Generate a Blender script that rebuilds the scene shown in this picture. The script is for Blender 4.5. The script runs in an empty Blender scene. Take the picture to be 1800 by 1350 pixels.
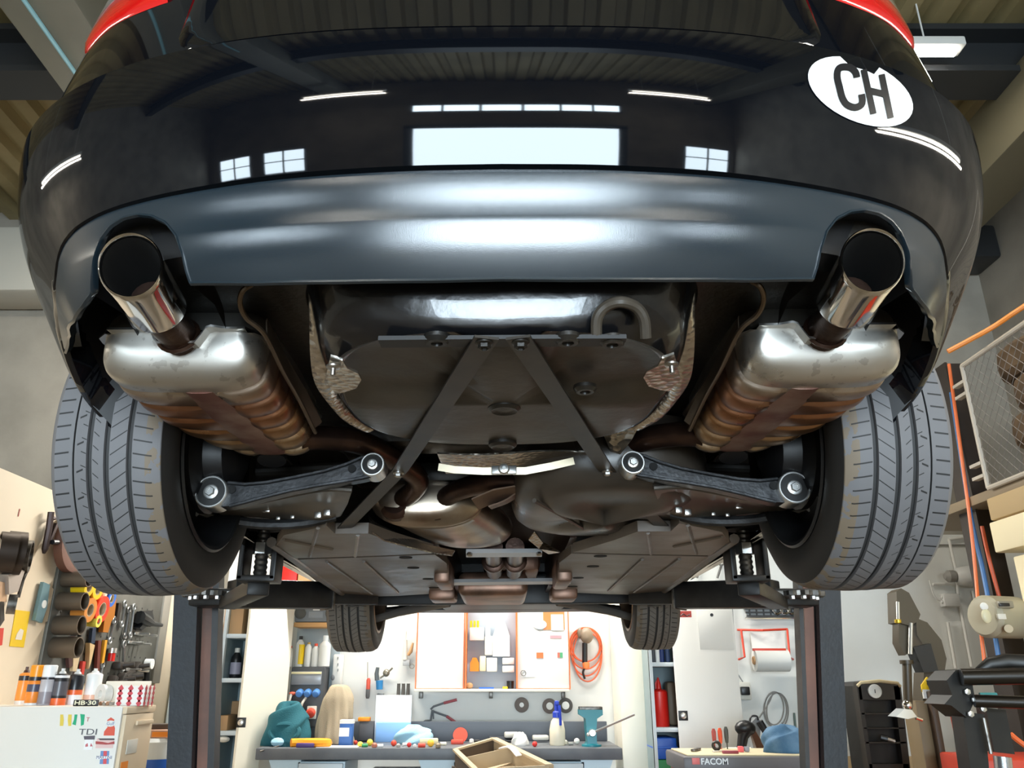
import bpy, bmesh, math, random
import numpy as np
from mathutils import Vector, Matrix
from math import sin, cos, pi, radians as R

sc = bpy.context.scene
COL = sc.collection
random.seed(4)
# ------------------------------------------------------------------ camera
F, PITCH, CX, CY, H = 1400.0, R(20.5), 885.0, 675.0, 1.35
cam = bpy.data.objects.new('camera', bpy.data.cameras.new('camera'))
COL.objects.link(cam)
cam.location = (0, 0, H)
cam.rotation_euler = (pi / 2 + PITCH, 0, 0)
cam.data.sensor_width = 36
cam.data.lens = F / 1800 * 36
cam.data.shift_x = (900 - CX) / 1800
cam.data.clip_start = 0.02
sc.camera = cam
# ------------------------------------------------------------------ view and world
vs = sc.view_settings
sc.display_settings.display_device = 'sRGB'
vs.view_transform = 'Standard'
vs.look = 'None'
vs.exposure = 0.0
vs.gamma = 1
vs.use_curve_mapping = False
sc.cycles.use_denoising = True
sc.cycles.max_bounces = 8
sc.cycles.diffuse_bounces = 4
sc.cycles.glossy_bounces = 4
sc.cycles.sample_clamp_indirect = 6
world = bpy.data.worlds.new('world')
sc.world = world
world.use_nodes = True
bgn = world.node_tree.nodes['Background']
bgn.inputs[0].default_value = (0.80, 0.90, 1.0, 1)
bgn.inputs[1].default_value = 1.0

def area(name, loc, rot, sx, sy, power, col=(1, 1, 1), spread=180):
    l = bpy.data.lights.new(name, 'AREA')
    l.shape = 'RECTANGLE'
    l.size, l.size_y = sx, sy
    l.energy = power
    l.color = col
    l.spread = R(spread)
    o = bpy.data.objects.new(name, l)
    COL.objects.link(o)
    o.location = loc
    o.rotation_euler = rot
    return o
# daylight through the bay door and the windows behind the camera (wall at y = -7)
DAY = (0.74, 0.89, 1.0)
area('bay_door_daylight', (0.27, -7.06, 1.75), (R(90), 0, 0), 3.25, 3.3, 900, DAY)
area('strip_window_daylight', (0.27, -7.06, 4.35), (R(90), 0, 0), 3.25, 0.34, 110, DAY)
for wx in (-4.2, -5.9, 3.9):
    area('window_daylight', (wx, -7.06, 2.35), (R(90), 0, 0), 1.3, 1.0, 100, DAY)
# fluorescent battens of the hall
area('bench_batten_light', (-0.3, 6.15, 3.3), (R(-18), 0, 0), 3.2, 0.10, 165, (1, 0.97, 0.9))
area('hall_batten_light', (-6.0, 1.1, 3.9), (0, 0, 0), 0.10, 2.4, 75, (1, 0.93, 0.80))
area('hall_batten_light', (3.5, 0.6, 3.3), (0, 0, 0), 0.10, 2.4, 75, (1, 0.93, 0.80))
area('hall_batten_light', (2.3, 4.25, 5.24), (0, 0, 0), 1.5, 0.10, 40, (1, 0.93, 0.80))
area('hall_batten_light', (-2.6, 5.2, 4.9), (R(20), 0, 0), 1.5, 0.10, 60, (1, 0.93, 0.80))
area('hall_batten_light', (-2.3, -5.4, 4.6), (0, 0, 0), 1.6, 0.10, 45, (1, 0.93, 0.82))
area('hall_batten_light', (2.5, -5.4, 4.6), (0, 0, 0), 1.6, 0.10, 45, (1, 0.93, 0.82))

# ------------------------------------------------------------------ projection helpers (camera at 0,0,H)
CP, SP = cos(PITCH), sin(PITCH)
def ray(px, py):
    a, b = (px - CX) / F, (CY - py) / F
    return Vector((a, CP - b * SP, SP + b * CP))
def at(px, py, Y=None, Z=None, X=None):
    d = ray(px, py)
    if Y is not None: k = Y / d.y
    elif Z is not None: k = (Z - H) / d.z
    else: k = X / d.x
    return Vector((d.x * k, d.y * k, d.z * k + H))
def c(x, y, z): return Vector((x, y, z + H))       # camera-height coordinates to world

# ------------------------------------------------------------------ materials
def lin(h):
    h = h.lstrip('#')
    v = [int(h[i:i + 2], 16) / 255 for i in (0, 2, 4)]
    return tuple(x / 12.92 if x <= .04045 else ((x + .055) / 1.055) ** 2.4 for x in v)
MATS = {}
def mat(name, col, rough=.5, metal=0, noise=None, bump=None, coat=0, emit=None, rvar=0, spec=None, trans=0, alpha=1):
    if name in MATS: return MATS[name]
    m = bpy.data.materials.new(name); m.use_nodes = True
    nt = m.node_tree; N = nt.nodes; L = nt.links
    b = N['Principled BSDF']
    cc = lin(col) if isinstance(col, str) else col
    b.inputs['Base Color'].default_value = (*cc, 1)
    b.inputs['Roughness'].default_value = rough
    b.inputs['Metallic'].default_value = metal
    b.inputs['Coat Weight'].default_value = coat
    b.inputs['Coat Roughness'].default_value = .02
    if spec is not None: b.inputs['Specular IOR Level'].default_value = spec
    b.inputs['Transmission Weight'].default_value = trans
    b.inputs['Alpha'].default_value = alpha
    if emit:
        b.inputs['Emission Color'].default_value = (*(lin(emit[0]) if isinstance(emit[0], str) else emit[0]), 1)
        b.inputs['Emission Strength'].default_value = emit[1]
    tc = N.new('ShaderNodeTexCoord')
    if noise:
        s, amt, c2 = noise
        n = N.new('ShaderNodeTexNoise'); n.inputs['Scale'].default_value = s; n.inputs['Detail'].default_value = 6
        L.new(tc.outputs['Object'], n.inputs['Vector'])
        r = N.new('ShaderNodeMapRange'); r.inputs[1].default_value = .38; r.inputs[2].default_value = .68
        r.inputs[4].default_value = amt
        L.new(n.outputs['Fac'], r.inputs[0])
        mx = N.new('ShaderNodeMix'); mx.data_type = 'RGBA'
        mx.inputs[6].default_value = (*cc, 1)
        mx.inputs[7].default_value = (*(lin(c2) if isinstance(c2, str) else c2), 1)
        L.new(r.outputs[0], mx.inputs[0]); L.new(mx.outputs[2], b.inputs['Base Color'])
        if rvar:
            r2 = N.new('ShaderNodeMapRange'); r2.inputs[1].default_value = .3; r2.inputs[2].default_value = .7
            r2.inputs[3].default_value = max(.02, rough - rvar); r2.inputs[4].default_value = min(1, rough + rvar)
            L.new(n.outputs['Fac'], r2.inputs[0]); L.new(r2.outputs[0], b.inputs['Roughness'])
    if bump:
        s, st = bump[:2]
        n2 = N.new('ShaderNodeTexNoise'); n2.inputs['Scale'].default_value = s; n2.inputs['Detail'].default_value = 4
        L.new(tc.outputs['Object'], n2.inputs['Vector'])
        bp = N.new('ShaderNodeBump'); bp.inputs['Strength'].default_value = st; bp.inputs['Distance'].default_value = .01
        L.new(n2.outputs['Fac'], bp.inputs['Height']); L.new(bp.outputs[0], b.inputs['Normal'])
    MATS[name] = m
    return m
class NG:
    """tiny node-maths helper on one material"""
    def __init__(s, m): s.nt = m.node_tree; s.b = s.nt.nodes['Principled BSDF']
    def new(s, t, **k):
        n = s.nt.nodes.new(t)
        for a, v in k.items(): setattr(n, a, v)
        return n
    def link(s, a, b): s.nt.links.new(a, b)
    def m(s, op, *a):
        n = s.new('ShaderNodeMath', operation=op)
        for i, v in enumerate(a):
            if isinstance(v, (int, float)): n.inputs[i].default_value = v
            else: s.link(v, n.inputs[i])
        return n.outputs[0]
    def mix(s, f, a, b):
        n = s.new('ShaderNodeMix', data_type='RGBA')
        for i, v in ((0, f), (6, a), (7, b)):
            if isinstance(v, (int, float)): n.inputs[i].default_value = v
            elif isinstance(v, tuple): n.inputs[i].default_value = (*v, 1)
            else: s.link(v, n.inputs[i])
        return n.outputs[2]
    def between(s, x, lo, hi): return s.m('MULTIPLY', s.m('GREATER_THAN', x, lo), s.m('LESS_THAN', x, hi))

paint = mat('black_paint', (.0025, .0032, .005), .03, 0, spec=.5)
valance_m = mat('satin_grey_plastic', '#1b272f', .18, 0, bump=(900, .04), spec=.9)
black_m = mat('black_plastic', (.006, .006, .007), .45)
deep_m = mat('underseal_black', (.008, .0075, .007), .38, noise=(9, .8, (.022, .017, .012)), bump=(60, .12))
well_m = mat('well_black_lacquer', (.030, .025, .020), .40, noise=(6, 1, (.075, .060, .044)), bump=(40, .10), rvar=.1)
well_g = mat('well_gloss_black', (.006, .006, .007), .22, bump=(60, .05), coat=.4)
strap_m = mat('brace_black_steel', (.030, .027, .024), .36, .3, noise=(14, 1, (.05, .042, .034)))
panel_m = mat('underbody_panel_plastic', (.10, .078, .060), .40, 0, noise=(4, 1, (.15, .115, .085)), bump=(14, .15), rvar=.12)
chrome = mat('chrome', (.75, .74, .73), .07, 1)
steel = mat('steel', (.55, .54, .52), .28, 1, noise=(30, .6, (.35, .33, .30)))
zinc = mat('zinc_plated', (.72, .72, .70), .3, .9)
soot_and_hole_dark = mat('soot_and_hole_dark', (.004, .004, .004), .8)  # soot in the pipe bores, and the painted darkness of the hole discs
burgundy = mat('heated_pipe_brown', (.040, .022, .017), .30, .75, noise=(12, 1, (.085, .045, .030)), bump=(50, .1))
rubber = mat('rubber', (.012, .012, .012), .7)
alu_black = mat('painted_arm', (.020, .021, .023), .30, .5, noise=(24, 1, (.050, .052, .056)), bump=(120, .07))
def foil():
    m = mat('dimpled_foil', (.66, .62, .56), .26, .95, noise=(5, .7, (.46, .36, .26)))
    g = NG(m)
    tc = g.new('ShaderNodeTexCoord')
    v = g.new('ShaderNodeTexVoronoi'); v.inputs['Scale'].default_value = 70
    g.link(tc.outputs['Object'], v.inputs['Vector'])
    bp = g.new('ShaderNodeBump'); bp.inputs['Strength'].default_value = .5; bp.inputs['Distance'].default_value = .004
    g.link(v.outputs['Distance'], bp.inputs['Height']); g.link(bp.outputs[0], g.b.inputs['Normal'])
    return m
foil_m = foil()

# ------------------------------------------------------------------ mesh builder
ORG = {}
class MB:
    def __init__(s): s.bm = bmesh.new(); s.mi = 0; s.uv = None
    def _f(s, vs):
        try:
            f = s.bm.faces.new(vs); f.material_index = s.mi; return f
        except ValueError: return None
    def v(s, p): return s.bm.verts.new(p)
    def box(s, ctr, size, rot=None, bev=0, seg=2):
        M = Matrix.Translation(Vector(ctr)) @ (rot.to_4x4() if rot else Matrix()) @ Matrix.Diagonal((*size, 1))
        r = bmesh.ops.create_cube(s.bm, size=1, matrix=M)
        vv = r['verts']; fs = {f for v in vv for f in v.link_faces}
        for f in fs: f.material_index = s.mi
        if bev:
            es = list({e for v in vv for e in v.link_edges})
            q = bmesh.ops.bevel(s.bm, geom=es, offset=min(bev, min(size) * .45), segments=seg, affect='EDGES', profile=.5)
            for f in q['faces']: f.material_index = s.mi
        return s
    def bx(s, x0, x1, y0, y1, z0, z1, bev=0):
        return s.box(((x0 + x1) / 2, (y0 + y1) / 2, (z0 + z1) / 2), (abs(x1 - x0), abs(y1 - y0), abs(z1 - z0)), None, bev)
    def ring(s, ctr, ax, r, n, ref=None, ry=None):
        ax = Vector(ax).normalized()
        ref = Vector(ref) if ref is not None else (Vector((0, 0, 1)) if abs(ax.z) < .9 else Vector((1, 0, 0)))
        u = (ref - ax * ref.dot(ax)).normalized(); w = ax.cross(u)
        return [s.v(Vector(ctr) + u * (cos(2 * pi * k / n) * r) + w * (sin(2 * pi * k / n) * (ry or r))) for k in range(n)]
    def bridge(s, a, b):
        n = len(a)
        for k in range(n): s._f((a[k], a[(k + 1) % n], b[(k + 1) % n], b[k]))
    def cyl(s, p0, p1, r0, r1=None, n=16, cap=True):
        p0, p1 = Vector(p0), Vector(p1); r1 = r0 if r1 is None else r1
        a = s.ring(p0, p1 - p0, r0, n); b = s.ring(p1, p1 - p0, r1, n)
        s.bridge(a, b)
        if cap: s._f(a[::-1]); s._f(b)
        return s
    def lathe(s, prof, base, ax=(0, 0, 1), n=24, closed=False, cap=True):
        """prof: (radius, distance along the axis)"""
        base = Vector(base); ax = Vector(ax).normalized(); rs = []
        for r, h in prof:
            rs.append(s.ring(base + ax * h, ax, max(r, .0002), n))
        for a, b in zip(rs, rs[1:]): s.bridge(a, b)
        if closed: s.bridge(rs[-1], rs[0])
        elif cap: s._f(rs[0][::-1]); s._f(rs[-1])
        return s
    def tube(s, pts, r, n=8, closed=False, flat=None):
        pts = [Vector(p) for p in pts]; rs = []; ref = None; m = len(pts)
        rad = r if isinstance(r, (list, tuple)) else [r] * m
        for i, p in enumerate(pts):
            a = pts[(i - 1) % m] if closed or i else p
            b = pts[(i + 1) % m] if closed or i < m - 1 else p
            t = (b - a).normalized()
            if ref is None: ref = Vector((0, 0, 1)) if abs(t.z) < .9 else Vector((1, 0, 0))
            ref = (ref - t * ref.dot(t)).normalized()
            rs.append(s.ring(p, t, rad[i], n, ref, rad[i] * flat if flat else None))
        for a, b in zip(rs, rs[1:]): s.bridge(a, b)
        if closed: s.bridge(rs[-1], rs[0])
        else: s._f(rs[0][::-1]); s._f(rs[-1])
        return s
    def prism(s, poly, off):
        off = Vector(off)
        a = [s.v(Vector(p)) for p in poly]; b = [s.v(Vector(p) + off) for p in poly]
        s._f(a); s._f(b[::-1])
        for k in range(len(a)): s._f((a[k], b[k], b[(k + 1) % len(a)], a[(k + 1) % len(a)]))
        return s
    def grid(s, rows, closed=False):
        vv = [[s.v(p) for p in r] for r in rows]
        for a, b in zip(vv, vv[1:]):
            n = len(a)
            for k in range(n if closed else n - 1): s._f((a[k], a[(k + 1) % n], b[(k + 1) % n], b[k]))
        return vv
    def slab(s, rows, off):
        """a grid with thickness: off a vector or a function(i, j, p)"""
        o = off if callable(off) else (lambda i, j, p: Vector(off))
        rows = [[Vector(p) for p in r] for r in rows]
        A = s.grid(rows); B = s.grid([[p + o(i, j, p) for j, p in enumerate(r)] for i, r in enumerate(rows)][::-1])[::-1]
        ra = [A[0], A[-1], [r[0] for r in A], [r[-1] for r in A]]; rb = [B[0], B[-1], [r[0] for r in B], [r[-1] for r in B]]
        for p, q in zip(ra, rb):
            for k in range(len(p) - 1): s._f((p[k], q[k], q[k + 1], p[k + 1]))
        return s
    def ball(s, ctr, r, n=12, sq=1.0):
        r = r if isinstance(r, (tuple, list)) else (r, r, r); ctr = Vector(ctr)
        rows = []
        for i in range(n // 2 + 1):
            t = pi * i / (n // 2)
            rows.append([ctr + Vector((r[0] * sin(t) * cos(2 * pi * k / n), r[1] * sin(t) * sin(2 * pi * k / n), r[2] * cos(t))) for k in range(n)])
        s.grid(rows, True); return s
    def ribbon(s, pts, w, nrm, th):
        """flat strip along pts; w width, nrm a vector or list, th thickness"""
        pts = [Vector(p) for p in pts]; m = len(pts); rows = []
        for i, p in enumerate(pts):
            t = (pts[min(i + 1, m - 1)] - pts[max(i - 1, 0)]).normalized()
            nn = Vector(nrm[i] if isinstance(nrm, list) else nrm).normalized()
            sd = t.cross(nn).normalized(); ww = w[i] if isinstance(w, (list, tuple)) else w
            nn = sd.cross(t)
            rows.append([p - sd * ww / 2 - nn * th / 2, p + sd * ww / 2 - nn * th / 2, p + sd * ww / 2 + nn * th / 2, p - sd * ww / 2 + nn * th / 2])
        vv = s.grid(rows, True); s._f(vv[0][::-1]); s._f(vv[-1]); return s
    def build(s, name, m, parent=None, loc=None, ang=35, weld=0):
        bm = s.bm
        if weld: bmesh.ops.remove_doubles(bm, verts=bm.verts, dist=weld)
        bmesh.ops.recalc_face_normals(bm, faces=bm.faces)
        ta = R(ang)
        for f in bm.faces: f.smooth = True
        for e in bm.edges:
            if len(e.link_faces) == 2 and e.calc_face_angle(0) > ta: e.smooth = False
        if parent is not None: o0 = ORG[parent.name]
        elif loc is not None: o0 = Vector(loc)
        else:
            lo = [min(v.co[i] for v in bm.verts) for i in range(3)]; hi = [max(v.co[i] for v in bm.verts) for i in range(3)]
            o0 = Vector(((lo[0] + hi[0]) / 2, (lo[1] + hi[1]) / 2, lo[2]))
        bmesh.ops.translate(bm, vec=-o0, verts=bm.verts)
        me = bpy.data.meshes.new(name); bm.to_mesh(me); bm.free()
        for q in (m if isinstance(m, (list, tuple)) else [m]): me.materials.append(q)
        o = bpy.data.objects.new(name, me); COL.objects.link(o)
        ORG[o.name] = o0
        if parent is not None: o.parent = parent
        else: o.location = o0
        return o
def tag(o, label=None, cat=None, group=None, kind=None):
    if label: o['label'] = label
    if cat: o['category'] = cat
    if group: o['group'] = group
    if kind: o['kind'] = kind
    return o
def thing(name, loc, label, cat, group=None):
    o = bpy.data.objects.new(name, None); COL.objects.link(o)
    o.empty_display_size = .1
    o.location = loc; ORG[o.name] = Vector(loc)
    return tag(o, label, cat, group)
def struct(o): o['kind'] = 'structure'; return o
def text_mesh(name, txt, m, parent, origin, ux, uy, size, depth=.001, bold=.0, group=None, sx=1.0):
    """flat lettering on a surface: ux the reading direction, uy up"""
    cu = bpy.data.curves.new('t', 'FONT'); cu.body = txt; cu.size = size; cu.extrude = depth; cu.offset = bold
    cu.align_x = 'CENTER'; cu.align_y = 'CENTER'; cu.resolution_u = 3
    t = bpy.data.objects.new('t', cu); COL.objects.link(t)
    bpy.context.view_layer.update()
    me = bpy.data.meshes.new_from_object(t.evaluated_get(bpy.context.evaluated_depsgraph_get()))
    bpy.data.objects.remove(t); bpy.data.curves.remove(cu)
    ux = Vector(ux).normalized(); uy = Vector(uy).normalized(); n = ux.cross(uy)
    org = Vector(origin) - ORG[parent.name]
    for v in me.vertices: v.co = org + ux * (v.co.x * sx) + uy * v.co.y + n * (v.co.z + depth)
    me.name = name; me.materials.clear(); me.materials.append(m)
    o = bpy.data.objects.new(name, me); COL.objects.link(o); o.parent = parent; ORG[o.name] = ORG[parent.name]
    return o
def lerp(a, b, t): return a + (b - a) * t
def sm(t): t = max(0, min(1, t)); return t * t * (3 - 2 * t)
def spl(pts, n=8, closed=False):
    """Catmull-Rom through points"""
    P = [Vector(p) for p in pts]; m = len(P); out = []
    for i in range(m if closed else m - 1):
        p0 = P[(i - 1) % m] if closed or i else P[0] * 2 - P[1]
        p1, p2 = P[i], P[(i + 1) % m]
        p3 = P[(i + 2) % m] if closed or i + 2 < m else P[-1] * 2 - P[-2]
        for k in range(n):
            t = k / n
            out.append(.5 * ((2 * p1) + (p2 - p0) * t + (2 * p0 - 5 * p1 + 4 * p2 - p3) * t * t + (3 * p1 - p0 - 3 * p2 + p3) * t ** 3))
    if not closed: out.append(P[-1])
    return out
# ================================================================== the hall
YF, YN, XL, XR, ZC = 7.0, -7.0, -7.0, 4.7, 5.75
concrete = mat('concrete_wall', '#a39c90', .85, noise=(1.6, 1, '#8b857a'), bump=(40, .1))
white_wall = mat('white_painted_wall', '#e3e4e0', .7, noise=(1.2, .6, '#d2d3cf'))
floor_m = mat('floor_concrete', '#7d705c', .42, noise=(1.3, 1, '#6c604e'), rvar=.1)
deck_m = mat('roof_deck', '#a4956e', .6, noise=(1.2, .8, '#83764f'))
beam_m = mat('beam_grey', '#86857a', .5, noise=(2, .5, '#74736a'))
beam_dark = mat('beam_dark', '#2a2c2e', .4)
cream = mat('cream_panel', '#ead9bf', .6, noise=(1.5, .5, '#e0cdb0'))
m = MB(); m.bx(XL, XR, YN, YF, -.1, 0); struct(m.build('floor', floor_m))
m = MB(); m.bx(XL - .15, XR + .15, YF, YF + .15, 0, ZC + .3); struct(m.build('wall_far', concrete))
m = MB(); m.bx(XL - .15, XL, YN, YF, 0, ZC + .3); struct(m.build('wall_left', concrete))
m = MB(); m.bx(XR, XR + .15, YN, YF, 0, ZC + .3); struct(m.build('wall_right', concrete))
# wall behind the camera: bay door, strip window above it and three windows
m = MB()
ops = [(-1.35, 1.9, 0.0, 3.4), (-1.35, 1.9, 4.15, 4.55), (-4.85, -3.55, 1.85, 2.85), (-6.55, -5.25, 1.85, 2.85), (3.25, 4.55, 1.85, 2.85)]
xs = sorted({XL, XR, *[o[0] for o in ops], *[o[1] for o in ops]}); zs = sorted({0, ZC + .3, *[o[2] for o in ops], *[o[3] for o in ops]})
for a, b in zip(xs, xs[1:]):
    for p, q in zip(zs, zs[1:]):
        if not any(o[0] <= a and b <= o[1] and o[2] <= p and q <= o[3] for o in ops):
            m.bx(a, b, YN - .15, YN, p, q)
struct(m.build('wall_near', concrete))
wf = mat('window_frame_grey', '#4c5052', .5)
for k, (x0, x1, z0, z1) in enumerate(ops[1:]):
    m = MB()
    for x in (x0 + .025, x1 - .025): m.bx(x - .025, x + .025, YN - .04, YN + .02, z0, z1)
    for z in (z0 + .025, z1 - .025): m.bx(x0 + .05, x1 - .05, YN - .04, YN + .02, z - .025, z + .025)
    n = 6 if k == 0 else 2
    for i in range(1, n): m.bx(lerp(x0, x1, i / n) - .02, lerp(x0, x1, i / n) + .02, YN - .03, YN + .01, z0 + .05, z1 - .05)
    if k: m.bx(x0 + .05, x1 - .05, YN - .03, YN + .01, (z0 + z1) / 2 - .02, (z0 + z1) / 2 + .02)
    struct(m.build('window_%d' % (k + 1), wf))
m = MB()
for x in (-1.35, 1.9): m.bx(x - .08, x + .08, YN - .02, YN + .06, 0, 3.48)
m.bx(-1.43, 1.98, YN - .02, YN + .06, 3.4, 3.56)
struct(m.build('door_1', wf))
# corrugated roof deck, ribs along the hall
m = MB(); rows = []
prof = []
x = XL - .1; pitch = .26
while x < XR + .2:
    prof += [(x, 0), (x + .12, 0), (x + .145, .085), (x + .235, .085)]
    x += pitch
for y in (YN - .1, -2, 2, YF + .1): rows.append([Vector((px_, y, ZC + dz)) for px_, dz in prof])
m.slab(rows, (0, 0, .03)); struct(m.build('ceiling', deck_m, ang=20))
def ibeam(mb, a, b, w, h, tf=.03, up=Vector((0, 0, 1))):
    """I section from a to b; a, b are the middle of the top flange"""
    a, b = Vector(a), Vector(b); t = (b - a).normalized(); sd = t.cross(up)
    R3 = Matrix((sd, t, up)).transposed(); L = (b - a).length; mid = (a + b) / 2
    mb.box(mid - up * tf / 2, (w, L, tf), R3); mb.box(mid - up * (h - tf / 2), (w, L, tf), R3); mb.box(mid - up * h / 2, (.03, L, h - 2 * tf), R3)
for y in (4.55, 0.4, -3.4):
    m = MB(); ibeam(m, (XL, y, ZC - .02), (XR, y, ZC - .02), .3, .42, .05); struct(m.build('beam', beam_dark))
m = MB(); m.bx(-3.02, -2.54, YN, YF, ZC - .62, ZC - .2, .02); struct(m.build('beam', beam_m))
m = MB(); m.tube([(-2.83, -2, ZC - .632), (-2.83, 6.9, ZC - .632)], .014, 6); struct(m.build('trim_1', mat('pale_blue_line', '#9fd4e2', .4)))  # thin pale blue line along the beam's underside
m = MB(); m.bx(3.58, 4.0, YN, YF, ZC - .85, ZC - .35, .02); struct(m.build('beam', mat('beam_olive', '#6a6552', .5)))
m = MB(); m.bx(XL, -2.4, 6.55, 6.98, 4.72, 5.40, .03); struct(m.build('beam', mat('beam_pale', '#b9b5aa', .6)))
m = MB(); m.bx(2.4, XR, 6.6, 6.98, 5.1, 5.45, .03); struct(m.build('beam', beam_dark))  # beam lies in shade; its dark colour carries that shade
# battens (lamps) hung under the roof
lamp_m = mat('lamp_glow', (1, 1, 1), emit=((1, .95, .85), 30))
tray_m = mat('lamp_tray', '#d8d8d4', .5)
def batten(loc, L, along, label, wires=0):
    t = thing('ceiling_lamp', loc, label, 'lamp', 'fluorescent battens of the hall')
    s = (.12, L, .07) if along == 'y' else (L, .12, .07)
    q = (.045, L - .1, .035) if along == 'y' else (L - .1, .045, .035)
    m = MB(); m.box(Vector(loc) + Vector((0, 0, .08)), s, None, .01)
    for k in (-.35, .35):
        p = Vector(loc) + (Vector((0, k * L, .1)) if along == 'y' else Vector((k * L, 0, .1)))
        m.cyl(p, (p.x, p.y, ZC + .02), .006, n=6)
    m.build('housing', tray_m, t)
    m = MB(); m.box(Vector(loc) + Vector((0, 0, .02)), q, None, .012); m.build('tube', lamp_m, t)
batten((-0.3, 6.15, 3.36), 3.2, 'x', 'long fluorescent batten hanging over the workbench')
batten((-6.0, 1.1, 3.96), 2.4, 'y', 'fluorescent batten hanging near the bare concrete side wall')
batten((3.5, 0.6, 3.36), 2.4, 'y', 'fluorescent batten hanging beside the mesh cage')
batten((2.3, 4.25, 5.3), 1.6, 'x', 'fluorescent batten showing past the tail light near the roof beam')
batten((-2.6, 5.2, 4.96), 1.6, 'x', 'fluorescent batten over the tool board')
batten((-2.3, -5.4, 4.66), 1.6, 'x', 'fluorescent batten behind the car on the filing cabinet side')
batten((2.5, -5.4, 4.66), 1.6, 'x', 'fluorescent batten behind the car on the mesh cage side')
# white boarded lower part of the far wall, cream partition on the tool side
m = MB(); m.bx(-2.35, XR - .02, 6.955, 6.998, 0, 2.55); struct(m.build('wall_panel', white_wall))
m = MB(); m.bx(-2.72, -2.6, 2.4, 6.95, 0, 2.385); struct(m.build('wall_partition', cream))
# ================================================================== the car on the lift
CARZ = .25
car = thing('car', (0, 3.2, H + CARZ), 'black car raised on the two-post lift, seen from below its rear bumper', 'car')
AX, YA, WZ = .79, 1.84, .512        # wheel centre: half track, rear axle, height (camera-height coordinates)
YFW, WZF = 4.50, .478
# ---- rear fascia: one plan curve, inset by height
SA, SYC, SB, SN, SM_ = .93, 1.45, .55, 2.8, 2.1
_th = np.concatenate([np.linspace(0, pi / 2, 1500)])
_X = SA * np.sin(_th) ** (2 / SN); _Y = SYC - SB * np.cos(_th) ** (2 / SM_)
_X = np.append(_X, [SA, SA]); _Y = np.append(_Y, [1.6, 2.1])
_S = np.concatenate([[0], np.cumsum(np.hypot(np.diff(_X), np.diff(_Y)))])
_s = np.linspace(0, _S[-1], 900); TX = np.interp(_s, _S, _X); TY = np.interp(_s, _S, _Y)
_dx, _dy = np.gradient(TX), np.gradient(TY); _l = np.hypot(_dx, _dy)
NX, NY = _dy / _l, -_dx / _l        # outward normal
SMAX = float(_S[-1])
def ins_rear(Z, kind):
    if Z > .889:
        return .022 * sm((Z - .889) / .006) + max(0, Z - .895) * .16
    if kind == 'd':
        if Z > .68: return .047 + (.68 - Z) * .15
        if Z > .605:
            q = .68 - Z; return .047 + .07 * q + .09 * (q - .075 / (2 * pi) * sin(2 * pi * q / .075))
        d = .605 - Z
        return .059 + .18 * d + 3.0 * d * d
    d = .889 - max(Z, .66)
    return .8 * d * d + max(0, .66 - Z) * .35
_zt = np.linspace(.38, 1.0, 200)
_it = np.interp(_zt, [.38, .438, .49, .52, .56, .61, .66, .70, .75, .80, 1.0], [.25, .190, .132, .095, .066, .043, .026, .013, .004, 0, 0])
_it = np.convolve(np.pad(_it, 10, mode='edge'), np.ones(21) / 21, 'same')[10:-10]
def ins_side(Z): return float(np.interp(Z, _zt, _it))
def ins(ny, Z, kind, y):
    w = min(1, ny * ny)
    cor = .6 * max(0, .9 - Z) ** 1.9 * sm((y - .98) / .26) * sm((1.56 - y) / .30)
    up = .014 * sm((Z - .889) / .006) + max(0, Z - .895) * .22 if Z > .889 else 0
    return w * ins_rear(Z, kind) + (1 - w) * (ins_side(Z) + up) + cor
def S(s, Z, kind='p', off=0):
    sg = -1 if s < 0 else 1; s = abs(s)
    x, y, nx, ny = (float(np.interp(s, _s, a)) for a in (TX, TY, NX, NY))
    k = ins(-ny, Z, kind, y) - off
    return c(sg * (x - nx * k), y - ny * k, Z)
def hit(px, py, kind='p'):
    """(s, Z) where the sight line through a pixel meets the fascia"""
    d = ray(px, py); d = d / d.z
    sg = -1 if d.x < 0 else 1
    def g(Z):
        k = np.array([ins(-q, Z, kind, yy) for q, yy in zip(NY[::6], TY[::6])])
        X = TX[::6] - NX[::6] * k; Y = TY[::6] - NY[::6] * k
        qx, qy = abs(d.x) * Z, d.y * Z
        dd = (X - qx) ** 2 + (Y - qy) ** 2; i = int(dd.argmin())
        j0, j1 = max(i - 1, 0), min(i + 1, len(X) - 1)
        ex, ey = X[j1] - X[j0], Y[j1] - Y[j0]; l2 = ex * ex + ey * ey
        t = ((qx - X[j0]) * ex + (qy - Y[j0]) * ey) / l2
        ss = _s[::6][j0] + t * (_s[::6][j1] - _s[::6][j0])
        fx, fy = X[j0] + t * ex, Y[j0] + t * ey
        sd = (qx - fx) * NX[::6][i] + (qy - fy) * NY[::6][i]
        return sd, ss
    z0, best = .40, None
    prev = g(z0)
    Z = z0
    while Z < 1.6:
        Z += .02
        cur = g(Z)
        if best is None or abs(cur[0]) < best[0]: best = (abs(cur[0]), cur[1], Z)
        if prev[0] > 0 >= cur[0]:
            lo, hi = Z - .02, Z
            for _ in range(18):
                mid = (lo + hi) / 2
                if g(mid)[0] > 0: lo = mid
                else: hi = mid
            return sg * g(lo)[1], lo
        prev = cur
    return sg * best[1], best[2]
def curve_sz(pix, kind, n=6):
    """traced outline, turned into (s, Z) on the fascia"""
    return [hit(p.x, p.y, kind) for p in spl([Vector((a, b, 0)) for a, b in pix], n)]
def mono(sz):
    sz = sorted([(abs(a), b) for a, b in sz]); out = []
    for a, b in sz:
        if out and a - out[-1][0] < 1e-4: a = out[-1][0] + 1e-4
        out.append((a, b))
    return np.array(out)
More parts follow.
